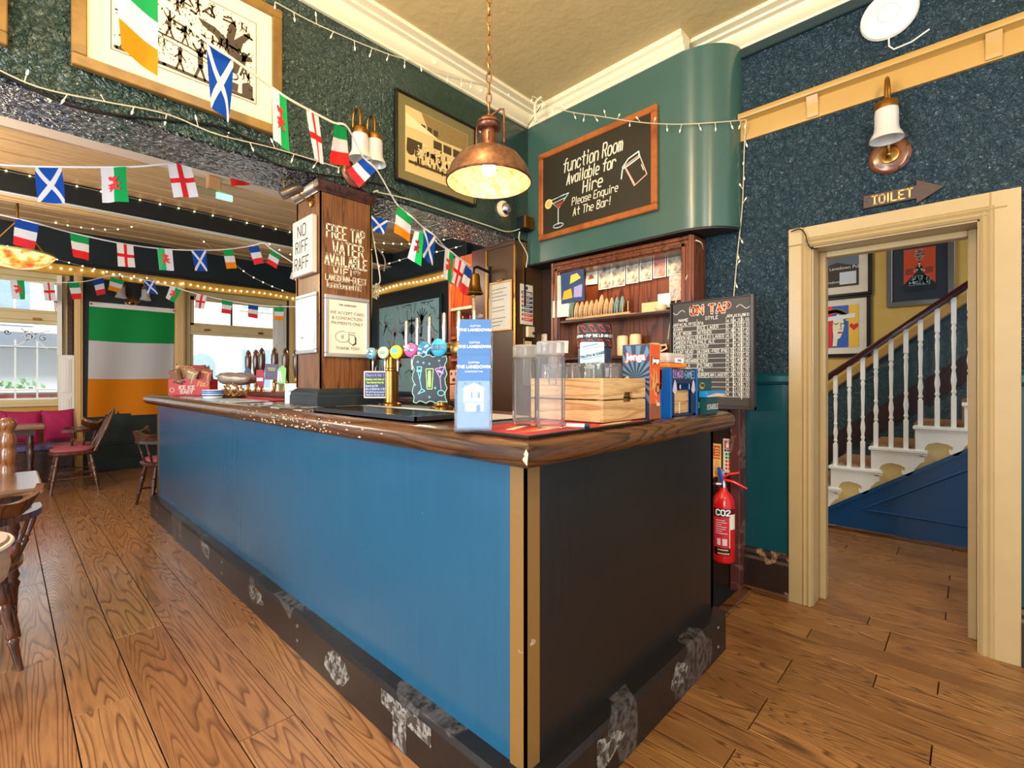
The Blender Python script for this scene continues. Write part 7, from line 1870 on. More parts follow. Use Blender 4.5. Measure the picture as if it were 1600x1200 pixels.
# upholstered tub seat, only its edge in view
t = thing('tub_chair', 'upholstered tub chair with pale piping, barely in view at the left edge', 'chair', (-0.275, 2.665, 0), 0.0)
fab = mat('patterned_fabric', S(176, 150, 132), 0.85, var=0.4, vscale=40, bump=0.2, bscale=90)
ob('seat', MB().lathe([(0.22, 0.37), (0.235, 0.40), (0.22, 0.44), (0.001, 0.45)], (0, 0, 0), 26), rosepad, t, smooth=50)
for i in range(5):
    a = 0.2+i*0.68
    ob('back_post', MB().cyl((0.20*math.cos(a), 0.20*math.sin(a), 0.42), (0.272*math.cos(a), 0.272*math.sin(a), 0.57), 0.012, None, 8), K['chair'], t)
ob('back', MB().ring([[(r*math.cos(a), r*math.sin(a), z) for r, z in ((0.262, 0.56), (0.285, 0.555), (0.295, 0.60), (0.285, 0.70), (0.262, 0.69))] for a in [-0.9+(PI+1.8)*i/30 for i in range(31)]]), fab, t, smooth=50)
ob('piping', MB().tube([(0.297*math.cos(a), 0.297*math.sin(a), 0.685) for a in [-0.9+(PI+1.8)*i/30 for i in range(31)]], 0.008, 6), K['paper'], t, smooth=60)
for i in range(4):
    a = PI/4+i*PI/2
    ob('leg', MB().cyl((0.19*math.cos(a), 0.19*math.sin(a), 0), (0.17*math.cos(a), 0.17*math.sin(a), 0.375), 0.016, 0.022, 10), K['chair'], t)
# tables
def table(label, x0, x1, y0, y1, h, th, wd):
    t = thing('pub_table', label, 'table', ((x0+x1)/2, (y0+y1)/2, 0)); a, c = (x1-x0)/2, (y1-y0)/2
    ob('tabletop', MB().box(-a, -c, h-th, a, c, h), wd, t, bevel=0.012, seg=3)
    ob('apron', MB().box(-a+0.08, -c+0.08, h-th-0.07, a-0.08, c-0.08, h-th), K['darkwood'], t)
    for sx in (-1, 1):
        for sy in (-1, 1): ob('leg', MB().turned((sx*(a-0.12), sy*(c-0.12), 0), (sx*(a-0.12), sy*(c-0.12), h-th-0.0), [(u_, r_*1.5) for u_, r_ in legp], 12), K['darkwood'], t, smooth=50)
    return t
table('near wooden table at the left edge in front of the turned-post chair', -0.9, 0.15, 3.60, 4.30, 0.72, 0.035, K['tablewood'])
table('far wooden table by the left window bench', -0.75, 0.33, 7.72, 8.28, 0.76, 0.04, K['tablewood'])
t = thing('menu_stand', 'small black wire menu stand with white napkins on the far table', 'menu stand', (-0.02, 7.9, 0.761))
ob('wire', MB().tube([(-0.04, 0, 0.0), (-0.04, 0, 0.14), (0, 0, 0.17), (0.04, 0, 0.14), (0.04, 0, 0.0)], 0.004, 6), K['black'], t, smooth=50)
ob('napkins', MB().box(-0.05, -0.04, 0.0, 0.05, 0.04, 0.03), K['white'], t, bevel=0.004)
t = thing('window_bench', 'long padded bench with a lilac seat below the left window', 'bench', (-0.5, 8.62, 0))
ob('box', MB().box(-1.1, -0.20, 0, 1.12, 0.20, 0.40), K['darkwood'], t, bevel=0.006)
ob('seat_pad', MB().box(-1.1, -0.225, 0.401, 1.13, 0.20, 0.475), mat('lilac_vinyl', S(110, 104, 150), 0.3, var=0.08), t, bevel=0.025, seg=3)
def pillow(name, label, cat, loc, w_, h_, d_, m, rot=(0, 0, 0), p=3.2, group=None, n=14):
    t = thing(name, label, cat, loc, rot[2], group)
    R = Matrix.Rotation(rot[0], 4, 'X') @ Matrix.Rotation(rot[1], 4, 'Y')
    vs, fs = [], []
    b = MB()
    for s in (-1, 1):
        g = []
        for j in range(n+1):
            for i in range(n+1):
                x, z = -1+2*i/n, -1+2*j/n
                k = max(0, (1-abs(x)**p)*(1-abs(z)**p))
                pin = 1-0.07*(abs(x*z))**0 * (1-abs(x)**2)*(abs(z)**4) 
                pinz = 1-0.07*(1-abs(z)**2)*(abs(x)**4)
                g.append((x*w_/2*pinz, s*d_/2*k**0.55 + 0.004*math.sin(x*9+z*7), z*h_/2*pin))
        b.add(g, [(j*(n+1)+i, j*(n+1)+i+1, (j+1)*(n+1)+i+1, (j+1)*(n+1)+i) for j in range(n) for i in range(n)], R)
    ob('cover', b, m, t, smooth=70)
    return t
mag = mat('magenta_cushion', S(168, 28, 84), 0.75, var=0.12, bump=0.06, bscale=50)
pillow('scatter_cushion', 'magenta scatter cushion, left one of the pair against the window wall', 'cushion', (0.13, 8.73, 0.69), 0.40, 0.42, 0.13, mag, (-0.2, 0.05, 0))
pillow('scatter_cushion', 'magenta scatter cushion, right one of the pair nearest the shutter', 'cushion', (0.50, 8.72, 0.69), 0.32, 0.42, 0.13, mag, (-0.2, -0.04, 0.05))

# ================================================================ FAR END OF THE BAR
t = be = thing('beer_engine', 'row of tall dark wooden hand pumps on the far part of the bar', 'beer engine', (1.55, 4.4, ZT+0.0035))
ob('case', MB().box(-0.05, -0.62, 0, 0.09, 0.78, 0.045), K['darkwood'], t, bevel=0.006)
hp = [(0, 0.010), (0.03, 0.013), (0.06, 0.012), (0.10, 0.016), (0.35, 0.026), (0.6, 0.030), (0.78, 0.028), (0.92, 0.018), (0.97, 0.009), (1.0, 0.004)]
hm = wood('pump_handle', S(70, 38, 20), S(96, 54, 28), 0.2, (8, 8, 1), 2, S(44, 22, 12), coat=0.6, bump=0)
for i, (u, v) in enumerate(((388, 547), (400, 546), (409, 543), (429, 543), (446, 544), (463, 545))):
    p = at(u, v, X=1.55) - Vector(t.location)
    ob('pump_base', MB().lathe([(0.026, 0.045), (0.022, 0.055), (0.014, 0.065), (0.014, 0.12), (0.02, 0.125), (0.014, 0.135), (0.012, 0.16)], (0, p.y, 0), 14), K['brass'], t, smooth=40)
    ob('handle', MB().turned((0, p.y, 0.155), (0, p.y, p.z), hp, 14), hm, t, smooth=60)
def clip(label, u, v, X, poly, m, pm=None, lines=()):
    p = at(u, v, X=X)
    Mc = rmat(math.radians(-50), p - Vector(be.location))
    q = ob('pump_clip', MB().prism(poly, 0, 0.006, Mc), m, be); q['label'] = label
    b = MB()
    for (x0, z0, x1, z1, w_) in lines: b.line([(x0, z0), (x1, z1)], w_, -0.001, Mc, False)
    if lines: ob('plate_print', b, pm or wink, q)
    return q
ov = [(0.033*math.cos(i*PI/10), 0.07*math.sin(i*PI/10)) for i in range(20)]
clip('oval slate-blue pump clip on the leftmost hand pump', 387, 587, 1.46, ov, mat('clip_slate', S(74, 86, 120), 0.35), mat('clip_pale', S(170, 180, 214), 0.5), ((-0.018, 0.02, 0.018, 0.02, 0.006), (-0.02, -0.03, 0.02, -0.03, 0.01)))
clip('red shield-shaped pump clip with a pale band', 406, 592, 1.46, [(-0.03, 0.075), (0.03, 0.075), (0.036, 0.0), (0.03, -0.05), (0.006, -0.085), (-0.028, -0.04), (-0.034, 0.0)], mat('clip_red', S(168, 34, 48), 0.35), None, ((-0.026, -0.005, 0.026, -0.005, 0.026),))
q = clip('square purple-grey chalk card with green writing among the hand pumps', 424, 581, 1.46, [(-0.055, -0.06), (0.05, -0.065), (0.055, 0.06), (-0.05, 0.065)], mat('clip_purple', S(92, 78, 100), 0.5), mat('clip_lime', S(170, 206, 90), 0.6), ((-0.03, 0.03, 0.035, 0.028, 0.006), (-0.025, 0.015, 0.03, 0.013, 0.006)))
clip('green and white figure pump clip right of the purple card', 440, 586, 1.46, [(-0.035, -0.06), (0.03, -0.065), (0.036, 0.05), (0.01, 0.075), (-0.03, 0.045)], mat('clip_green', S(130, 196, 100), 0.4), None, ((-0.025, -0.05, -0.022, 0.03, 0.016), (0.0, -0.05, -0.01, 0.03, 0.01)))
t = thing('table_card', 'small white tent card standing left of the wooden pillar base', 'card', at(456, 618, X=1.32))
ob('card', MB().box(-0.045, -0.002, -0.08, 0.045, 0.002, 0.08, Matrix.Rotation(-0.8, 4, 'Z')), K['white'], t)
ob('print', MB().line([(-0.02, 0.03), (0.02, 0.03)], 0.006, -0.003, Matrix.Rotation(-0.8, 4, 'Z')), mat('card_blue', S(90, 110, 180), 0.5), t)
# red crisp crate
ang = math.radians(-33)
p = at(303, 620, X=1.25)
t = thing('crisp_crate', 'red cardboard crate lettered ICE ICE BABY filled with crisp packets', 'crate', (p.x, p.y, ZT+0.0035), ang)
redc = mat('red_crate', S(190, 36, 34), 0.45, var=0.06)
for nm, bx_ in (('front', (-0.17, -0.11, 0, 0.17, -0.104, 0.15)), ('rear', (-0.17, 0.104, 0, 0.17, 0.11, 0.15)), ('side', (-0.17, -0.104, 0, -0.164, 0.104, 0.15)), ('side', (0.164, -0.104, 0, 0.17, 0.104, 0.15)), ('bottom', (-0.164, -0.104, 0, 0.164, 0.104, 0.006))):
    ob(nm, MB().box(*bx_), redc, t)
ob('hand_hole', MB().rect(-0.13, 0.115, -0.03, 0.135, -0.1108), mat('crate_dark', S(96, 20, 20), 0.6), t)
pinkw = mat('crate_white', S(236, 214, 200), 0.6)
ob('lettering', MB().text('ICE ICE', -0.02, 0.058, 0.030, 0.008, -0.1112, None, 'c', fit=0.13), pinkw, t)
ob('lettering', MB().text('BABY', -0.02, 0.018, 0.030, 0.008, -0.1112, None, 'c', fit=0.10), pinkw, t)
ob('lettering', MB().text('Fizz!', 0.11, 0.085, 0.040, 0.006, -0.1112, None, 'c', fit=0.085, slant=0.3), mat('crate_gold', S(240, 196, 120), 0.6), t)
ob('print', MB().line([(-0.14+0.017*math.cos(i*PI/8), 0.05+0.02*math.sin(i*PI/8)) for i in range(17)], 0.006, -0.1112), pinkw, t)
M = rmat(ang, t.location)
pk = [(S(126, 86, 60), 'brown'), (S(190, 150, 110), 'tan'), (S(96, 108, 122), 'blue-grey'), (S(170, 140, 110), 'buff'), (S(176, 90, 80), 'red-banded'), (S(128, 124, 96), 'olive'), (S(160, 96, 70), 'rust')]
for i, (cc, nm) in enumerate(pk):
    x = -0.125+i*0.042; y = -0.02+0.05*((i*7) % 3-1)
    pillow('crisp_packet', nm + ' crisp packet standing in the red crate', 'crisp packet', M @ Vector((x, y, 0.165 + 0.02*((i*5) % 3))), 0.13, 0.17, 0.055, mat('packet_foil', cc, 0.3, 0.2, var=0.35, vscale=25), (0.1*((i % 3)-1), 0.28*((i*3) % 5-2)/2, ang+0.5*((i*2) % 3-1)), 6.0, 'crisp packets in the red crate', 8)
p = at(333, 620, X=1.10)
t = thing('striped_bowl', 'blue and white striped bowl in front of the red crate', 'bowl', (p.x, p.y, ZT+0.0035))
bp_ = [(0.05, 0.0), (0.066, 0.012), (0.072, 0.03), (0.074, 0.07), (0.070, 0.07), (0.066, 0.03), (0.05, 0.012), (0.001, 0.01)]
ob('body', MB().lathe(bp_, (0, 0, 0), 28), K['white'], t, smooth=40)
for z in (0.028, 0.046, 0.060): ob('stripe', MB().lathe([(0.0745, z-0.005), (0.0752, z), (0.0748, z+0.006)], (0, 0, 0), 28, cap=False), mat('stripe_blue', S(44, 92, 160), 0.3), t, smooth=40)
p = at(363, 618, X=1.24)
t = thing('snack_basket', 'heap of knobbly brown snacks in a low dish beside the striped bowl', 'snacks', (p.x, p.y, ZT+0.0035))
ob('dish', MB().lathe([(0.09, 0), (0.11, 0.02), (0.105, 0.02), (0.085, 0.006), (0.001, 0.006)], (0, 0, 0), 20), K['darkwood'], t, smooth=40)
b = MB(); rq = random.Random(4)
for i in range(90):
    a = rq.uniform(0, 2*PI); r_ = 0.095*math.sqrt(rq.random()); z = 0.02+rq.random()*0.10*(1-(r_/0.11)**2)
    b.tube([(r_*math.cos(a), r_*math.sin(a), z), (r_*math.cos(a)+rq.uniform(-.02, .02), r_*math.sin(a)+rq.uniform(-.02, .02), z+rq.uniform(-.005, .02))], [0.009, 0.007], 5)
stuff(ob('snacks', b, mat('snack_brown', S(164, 118, 66), 0.6, var=0.35, vscale=60), t, smooth=60))
pillow('snack_bag', 'silver-grey foil bag lying across the snack dish, left of its twin', 'bag', at(366, 592, X=1.3), 0.26, 0.10, 0.09, mat('foil_grey', S(150, 138, 126), 0.3, 0.3, var=0.3, vscale=14), (1.2, 0.2, -0.6), 4, None, 10)
pillow('snack_bag', 'brown paper-like bag behind the silver-grey foil bag', 'bag', at(381, 591, X=1.4), 0.2, 0.10, 0.08, mat('bag_brown', S(150, 126, 108), 0.5, var=0.2, vscale=14), (1.2, 0.25, -0.6), 4, None, 10)

# ================================================================ BACK BAR
sx0, sx1, sy0, sy1 = 3.36, 3.76, 3.02, 4.16
t = thing('back_bar_shelves', 'copper-lit wooden shelf unit behind the bar with open shelves', 'shelf unit', ((sx0+sx1)/2, (sy0+sy1)/2, 0), FACE_X)
hw = (sy1-sy0)/2; dp = (sx1-sx0)/2
cop = wood('copper_wood', S(156, 74, 40), S(184, 96, 54), 0.3, (8, 8, 1.2), 2.5, S(110, 50, 28), coat=0.3, bump=0.03)
ob('back', MB().box(-hw, dp-0.02, 0, hw, dp, 2.6), cop, t)
for s in (-1, 1): ob('side', MB().box(s*hw, -dp, 0, s*(hw-0.03), dp-0.02, 2.6), cop, t, bevel=0.004)
ob('cupboard', MB().box(-hw+0.03, -dp+0.01, 0, hw-0.03, dp-0.02, 0.9), K['darkwood'], t)
for z in (0.92, 1.28, 1.52, 1.76, 2.07): ob('shelf', MB().box(-hw+0.031, -dp+0.01, z-0.03, hw-0.031, dp-0.021, z), mat('shelf_pale', S(216, 186, 160), 0.3) if z > 2 else cop, t, bevel=0.003)
ob('canopy', MB().prism([(-hw, 2.42), (hw, 2.42), (hw, 2.6), (-hw, 2.6)], -dp-0.02, -dp+0.01), cop, t, bevel=0.004)
MS = rmat(FACE_X, ((sx0+sx1)/2, (sy0+sy1)/2, 0))
def bottle(name, label, x, y, z, h, r, col, cap_, group=None):
    q = thing(name, label, 'bottle', MS @ Vector((x, y, z+0.001)), 0, group)
    gm = mat('bottle_glass', col, 0.1, trans=0.5, var=0.05)
    ob('glass', MB().lathe([(r*0.9, 0), (r, 0.008), (r, h*0.6), (r*0.85, h*0.68), (r*0.35, h*0.78), (r*0.33, h*0.93)], (0, 0, 0), 16), gm, q, smooth=45)
    ob('cap', MB().lathe([(r*0.38, h*0.93), (r*0.38, h), (0.001, h)], (0, 0, 0), 12), cap_, q, smooth=45)
    ob('label', MB().lathe([(r*1.01, h*0.18), (r*1.01, h*0.5)], (0, 0, 0), 16, cap=False), K['paper'], q, smooth=45)
bcols = [(S(206, 120, 40), 'amber'), (S(214, 90, 130), 'pink'), (S(196, 150, 60), 'honey'), (S(120, 40, 60), 'plum'), (S(90, 120, 60), 'green'), (S(220, 210, 190), 'clear'), (S(150, 80, 40), 'brown'), (S(216, 130, 150), 'rose')]
for i, (cc, nm) in enumerate(bcols):
    bottle('spirit_bottle', nm + ' spirit bottle on the middle shelf behind the taps', -hw+0.09+i*0.12, -0.06, 1.76, 0.23+0.015*(i % 3), 0.035, cc, K['black'] if i % 2 else K['brass'], 'spirit bottles')
for i, (cc, nm) in enumerate(bcols[:6]):
    bottle('spirit_bottle', nm + ' spirit bottle on the lower shelf behind the taps', -hw+0.12+i*0.16, -0.05, 1.52, 0.20, 0.034, bcols[(i+3) % 8][0], K['brass'], 'lower spirit bottles') if i in () else None
for i in range(5):
    q = thing('sherry_glass', 'upturned stem glass, %s on the second shelf behind the taps' % ('first', 'second', 'third', 'fourth', 'last')[i], 'glass', MS @ Vector((-hw+0.12+i*0.18, -0.08, 1.521)), 0, 'glasses on the back bar')
    ob('bowl', MB().lathe([(0.036, 0), (0.04, 0.03), (0.03, 0.07), (0.006, 0.085), (0.005, 0.13), (0.03, 0.14), (0.001, 0.143)], (0, 0, 0), 14), tumb, q, smooth=45)
struct('pillar.panel', MB().box(2.842, 2.992, 0, 2.88, 3.19, 2.42), mat('red_brown_panel', S(74, 34, 30), 0.35, var=0.1))
t = onwall('chalk_price_list', 'dark red strip with white handwritten prices behind the leaflet holder', 'price list', (2.8415, 3.09, 1.70), FACE_X)
ob('strip', MB().box(-0.085, -0.006, -0.24, 0.085, 0, 0.2), mat('strip_red', S(88, 34, 30), 0.4), t)
b = MB()
for i, tx in enumerate(('Doubles', 'Spirits', 'Mixers', 'Cordial', 'Shots')): b.text(tx, -0.06, 0.13-i*0.07, 0.035, 0.005, -0.007, None, 'l', fit=0.11, slant=0.2)
ob('lettering', b, ck_w, t)
p = at(711, 588, X=3.16)
t = thing('copper_caddy', 'copper caddy with round holes behind the right end of the beer font', 'caddy', (p.x, p.y, 1.0905), math.radians(-50))
cpr = mat('shiny_copper', S(214, 140, 104), 0.25, 0.9, var=0.1)
ob('body', MB().box(-0.10, -0.08, 0, 0.10, 0.08, 0.15).box(-0.10, -0.08, 0.16, 0.10, 0.08, 0.30), cpr, t, bevel=0.006)
b = MB()
for i in range(3): b.disc((-0.06+i*0.06, 0.20), 0.017, 12, -0.081)
for i in range(4): b.rect(-0.075+i*0.045, 0.245, -0.06+i*0.045, 0.275, -0.081)
stuff(ob('cut_out', b, K['black'], t))
struct('wall_far_right.counter', MB().box(3.1, 3.2, 0, 3.355, 4.6, 1.05).box(3.0, 3.2, 1.05, 3.355, 4.65, 1.09), K['darkwood'], bevel=0.005)
# teal artwork on the far right wall
yA_, yB_ = 7.26, 5.52
t = onwall('wall_artwork', 'wide teal artwork of dark drawn hands and arms on the far right wall', 'picture', (RX-0.002, (yA_+yB_)/2, 1.05), FACE_X)
hw = (yA_-yB_)/2
yy = framed(t, -hw, hw, 0, 1.48, 0.05, mat('dark_art_frame', S(24, 34, 44), 0.35), 0.04, 0, None, mat('teal_canvas', S(140, 176, 178), 0.5, var=0.25, vscale=5))
rq = random.Random(31)
dk = mat('art_dark_ink', S(56, 62, 72), 0.6, var=0.2); pk_ = mat('art_pink', S(176, 124, 130), 0.6, var=0.2); lt_ = mat('art_pale', S(176, 198, 196), 0.6, var=0.1)
def hand(b, x, z, s, a):
    b.line([(x, z), (x-0.6*s*math.sin(a), z-0.6*s*math.cos(a))], 0.16*s, yy)
    b.disc((x+0.06*s*math.sin(a), z+0.06*s*math.cos(a)), 0.13*s, 10, yy)
    for k in range(5):
        an = a + (k-2)*0.42
        b.line([(x+0.1*s*math.sin(an), z+0.1*s*math.cos(an)), (x+0.42*s*math.sin(an), z+0.42*s*math.cos(an))], 0.055*s, yy)
for hx_, hz_, hs_, ha_ in ((0.38, 1.15, 0.4, 0.1), (-0.1, 0.95, 0.3, -0.3), (-0.62, 1.1, 0.22, 0.5)):
    b = MB(); hand(b, hx_, hz_, hs_, ha_); ob('drawing', b, dk, t)
b = MB()
b.line([(0.12, 1.2), (0.12, 0.3)], 0.03, yy); b.line([(0.0, 1.15), (0.24, 1.15)], 0.04, yy).disc((0.12, 1.02), 0.08, 10, yy)
ob('drawing', b, dk, t)
for hx_, hz_, hs_, ha_ in ((-0.35, 0.95, 0.3, 0.2), (0.65, 0.8, 0.3, -0.2), (-0.2, 0.45, 0.3, 0.6)):
    b = MB(); hand(b, hx_, hz_, hs_, ha_); ob('drawing', b, pk_, t)
for m_ in (dk, lt_):
    b = MB()
    for i in range(45):
        x, z = rq.uniform(-hw+0.1, hw-0.1), rq.uniform(0.1, 1.4)
        a = rq.uniform(0, 6); pts = [(x, z)]
        for k in range(4):
            a += rq.uniform(-1, 1); pts.append((max(-hw+0.07, min(hw-0.07, pts[-1][0]+0.05*math.cos(a))), max(0.07, min(1.4, pts[-1][1]+0.06*math.sin(a)))))
        b.line(pts, 0.012, yy-0.0005)
    stuff(ob('drawing_detail', b, m_, t))

# ================================================================ STAIR HALL PICTURES
def hallpic(name, label, u0, v0, u1, v1, fw, fm, mw, mm, art):
    A_ = at(u0, v0, X=5.88); B_ = at(u1, v1, X=5.88)
    q = onwall(name, label, 'picture', (5.898, (A_.y+B_.y)/2, min(A_.z, B_.z)), FACE_X)
    w2, h_ = abs(A_.y-B_.y)/2, abs(A_.z-B_.z)
    yy = framed(q, -w2, w2, 0, h_, fw, fm, 0.03, mw, mm, art)
    return q, w2, h_, yy
blackf = mat('black_picture_frame', S(26, 22, 22), 0.35)
offw = mat('off_white_mount', S(222, 214, 198), 0.7)
q, w2, h_, yy = hallpic('framed_poster', 'black-framed landscape poster of dark hills under cloud in the stair hall', 1258, 366, 1363, 460, 0.035, blackf, 0.075, offw, mat('hill_sky', S(96, 112, 130), 0.5, var=0.5, vscale=3))
i0, i1 = -w2+0.11, w2-0.11
ob('print', MB().flat([(i0, 0.11), (i1, 0.11), (i1, 0.31), (i1-0.1, 0.33), (0.0, 0.36), (-0.1, 0.33), (i0, 0.32)], yy), mat('hill_brown', S(58, 50, 42), 0.6, var=0.3), q)
typeset('lettering', 'The Lansdown Pub', 0.045, wink, q, (0.02, yy-0.001, 0.285), 'CENTER')
typeset('lettering', 'thelansdown', 0.035, wink, q, (-0.06, yy-0.001, 0.15), 'CENTER')
ob('print', MB().rect(i1-0.16, 0.13, i1-0.02, 0.255, yy-0.0006), mat('ticket_white', S(206, 214, 226), 0.6), q)
q, w2, h_, yy = hallpic('framed_poster', 'black-framed colourful poster of a pale stylised face with hearts in the stair hall', 1256, 468, 1361, 557, 0.035, blackf, 0.065, offw, mat('poster_blue', S(44, 92, 178), 0.5, var=0.05))
i0, i1, j0, j1 = -w2+0.10, w2-0.10, 0.10, h_-0.10
red_ = mat('poster_red', S(206, 40, 44), 0.5); yel = mat('poster_yellow', S(240, 190, 60), 0.5); fac = mat('poster_face', S(236, 226, 196), 0.5)
wI = i1-i0; hI = j1-j0
ob('print', MB().rect(i0, j0, i0+wI*0.42, j1, yy), red_, q); ob('print', MB().rect(i0+wI*0.78, j0, i1, j1, yy), yel, q)
ob('print', MB().flat([(i0+wI*0.42+0.5*x*wI*0.75, j0+hI*(0.2+0.55*z)) for x, z in ((0.0, 0.5), (0.05, 0.9), (0.3, 1.1), (0.6, 1.0), (0.7, 0.6), (0.62, 0.3), (0.45, 0.05), (0.3, 0.0), (0.25, -0.3), (0.0, -0.3), (0.05, 0.15))], yy-0.0006), fac, q)
ob('print', MB().line([(i0+wI*(0.45+0.32*math.cos(a)), j0+hI*(0.62+0.26*math.sin(a))) for a in [0.2+i*0.2 for i in range(14)]], 0.045, yy-0.001), yel, q)
b = MB()
for ex in (0.5, 0.66): b.line([(i0+wI*(ex-0.05), j0+hI*0.58), (i0+wI*ex, j0+hI*0.56), (i0+wI*(ex+0.05), j0+hI*0.585)], 0.008, yy-0.0012)
b.line([(i0+wI*0.6, j0+hI*0.56), (i0+wI*0.62, j0+hI*0.44), (i0+wI*0.58, j0+hI*0.43)], 0.006, yy-0.0012)
ob('print', b, blk, q)
ob('print', MB().line([(i0+wI*0.55, j0+hI*0.355), (i0+wI*0.63, j0+hI*0.355)], 0.016, yy-0.0012), red_, q)
for hx_, hz_, mm in ((0.2, 0.12, mat('heart_green', S(180, 196, 110), 0.5)), (0.9, 0.48, red_)):
    ob('print', MB().flat([(i0+wI*(hx_+x*0.11), j0+hI*(hz_+z*0.09)) for x, z in ((0, -1), (-0.9, 0.1), (-0.8, 0.8), (-0.4, 0.9), (0, 0.45), (0.4, 0.9), (0.8, 0.8), (0.9, 0.1))], yy-0.0014), mm, q)
ob('print', MB().flat([(i0+0.0, j0+hI*0.62), (i1-0.03, j0+hI*0.70), (i1-0.03, j0+hI*0.80), (i0, j0+hI*0.72)], yy-0.002), mat('poster_strip', S(226, 226, 236), 0.5), q)
q, w2, h_, yy = hallpic('framed_poster', 'silver-framed orange and black film poster above the handrail in the stair hall', 1385, 374, 1492, 472, 0.045, mat('bright_silver', S(186, 182, 176), 0.2, 0.8, var=0.05), 0.085, mat('navy_mount', S(34, 44, 60), 0.6), mat('poster_orange', S(196, 74, 40), 0.5, var=0.15, vscale=4))
i0, i1, j0, j1 = -w2+0.13, w2-0.13, 0.13, h_-0.13
wI = i1-i0; hI = j1-j0
pdk = mat('poster_dark', S(24, 34, 42), 0.5)
ob('print', MB().flat([(i0, j0), (i1, j0), (i1, j0+hI*0.16), (i0+wI*0.55, j0+hI*0.48), (i0+wI*0.45, j0+hI*0.48), (i0, j0+hI*0.18)], yy), pdk, q)
b = MB().flat([(i0+wI*(0.5+x*0.16), j0+hI*(0.55+z*0.12)) for x, z in ((-0.9, -0.6), (0.9, -0.6), (0.6, 0.2), (0.25, 0.5), (0.2, 1.0), (0.0, 1.25), (-0.2, 1.0), (-0.25, 0.5), (-0.6, 0.2))], yy-0.0005)
ob('print', b, pdk, q)
b = MB().disc((i0+wI*0.5, j0+hI*0.635), wI*0.035, 10, yy-0.001).line([(i0+wI*0.36, j0+hI*0.47), (i0+wI*0.42, j0+hI*0.5)], 0.018, yy-0.001).line([(i0+wI*0.58, j0+hI*0.5), (i0+wI*0.64, j0+hI*0.47)], 0.018, yy-0.001).flat([(i0+wI*0.47, j0+hI*0.6), (i0+wI*0.53, j0+hI*0.6), (i0+wI*0.5, j0+hI*0.54)], yy-0.001)
ob('print', b, offw, q)
ob('lettering', MB().text('PLAN 9 FROM', 0, j0+hI*0.265, hI*0.085, 0.010, yy-0.001, None, 'c', fit=wI*0.42, slant=0.15), mat('poster_ice_b', S(170, 196, 206), 0.5), q)
b = MB().text('OUTER SPACE', 0, j0+hI*0.155, hI*0.095, 0.012, yy-0.001, None, 'c', fit=wI*0.62, slant=0.15)
ob('lettering', b, mat('poster_ice', S(170, 196, 206), 0.5), q)
b = MB().text('Double', 0.0, j0+hI*0.90, hI*0.06, 0.007, yy-0.001, None, 'c', fit=wI*0.24, slant=0.4).text('Feature', 0.0, j0+hI*0.82, hI*0.06, 0.007, yy-0.001, None, 'c', fit=wI*0.28, slant=0.4).text('Night', 0.0, j0+hI*0.74, hI*0.06, 0.007, yy-0.001, None, 'c', fit=wI*0.18, slant=0.4)
ob('lettering', b, offw, q)
b = MB()
for k in range(4):
    for s in (0.06, 0.68): b.line([(i0+wI*s, j0+hI*(0.52-k*0.035)), (i0+wI*(s+0.24), j0+hI*(0.535-k*0.035))], 0.006, yy-0.001, None, False)
b.line([(i0+wI*0.1, j0+hI*0.06), (i1-wI*0.1, j0+hI*0.06)], 0.008, yy-0.001, None, False)
ob('print', b, pdk, q)
q, w2, h_, yy = hallpic('framed_card', 'corner of an orange wooden frame at the top of the stair hall view', 1531, 352, 1580, 392, 0.07, orange_wood, 0.0, None, mat('pale_blue_print', S(190, 200, 212), 0.5))
# newel-side oddments: fire extinguisher and its signs
p = at(1130, 800, X=3.03)
t = thing('fire_extinguisher', 'red CO2 fire extinguisher hung on the brown panel beside the bar opening', 'fire extinguisher', (3.035, p.y, 0.185), FACE_X + 0.55)
exr = mat('extinguisher_red', S(206, 26, 34), 0.22, var=0.05, coat=0.4)
ER = 0.066
ob('cylinder', MB().lathe([(0.05, 0), (0.062, 0.006), (ER, 0.02), (ER, 0.34), (0.062, 0.375), (0.048, 0.405), (0.028, 0.428), (0.022, 0.44), (0.022, 0.452)], (0, 0, 0), 30), exr, t, smooth=50)
ob('valve', MB().lathe([(0.018, 0.452), (0.018, 0.478), (0.012, 0.486), (0.012, 0.50)], (0, 0, 0), 14).cyl((-0.045, 0, 0.47), (0.0, 0, 0.47), 0.011, None, 10), K['chrome'], t, smooth=40)
ob('handle', MB().tube([(-0.01, 0, 0.50), (0.05, -0.02, 0.492), (0.125, -0.03, 0.455)], [0.009, 0.010, 0.008], 8), exr, t, smooth=50)
ob('trigger', MB().tube([(-0.015, 0, 0.505), (0.03, -0.01, 0.535), (0.085, -0.02, 0.548)], [0.008, 0.009, 0.007], 8), exr, t, smooth=50)
ob('pin', MB().tube([(-0.01, -0.012, 0.49), (-0.03, -0.014, 0.575)], 0.010, 8), mat('pin_blue', S(40, 70, 190), 0.4), t)
ob('hose', MB().tube(smooth_pts([Vector(v) for v in ((-0.04, 0, 0.47), (-0.085, 0.0, 0.46), (-0.105, 0.01, 0.40), (-0.10, 0.03, 0.28), (-0.09, 0.05, 0.16))]), 0.011, 8), K['black'], t, smooth=50)
ob('horn_clip', MB().cyl((-0.09, 0, 0.50), (-0.055, 0, 0.512), 0.009, None, 8), exr, t)
def band(a0, a1, z0, z1, r, n=8): return MB().ring([[wrap(a0+(a1-a0)*i/n, z, r) for i in range(n+1)] for z in (z0, z1)], False, False, False)
ob('label', band(-1.1, 0.35, 0.10, 0.335, ER+0.0006), mat('label_red', S(200, 44, 60), 0.4, var=0.05), t)
ob('label', band(-1.1, 0.32, 0.285, 0.335, ER+0.0012), K['black'], t)
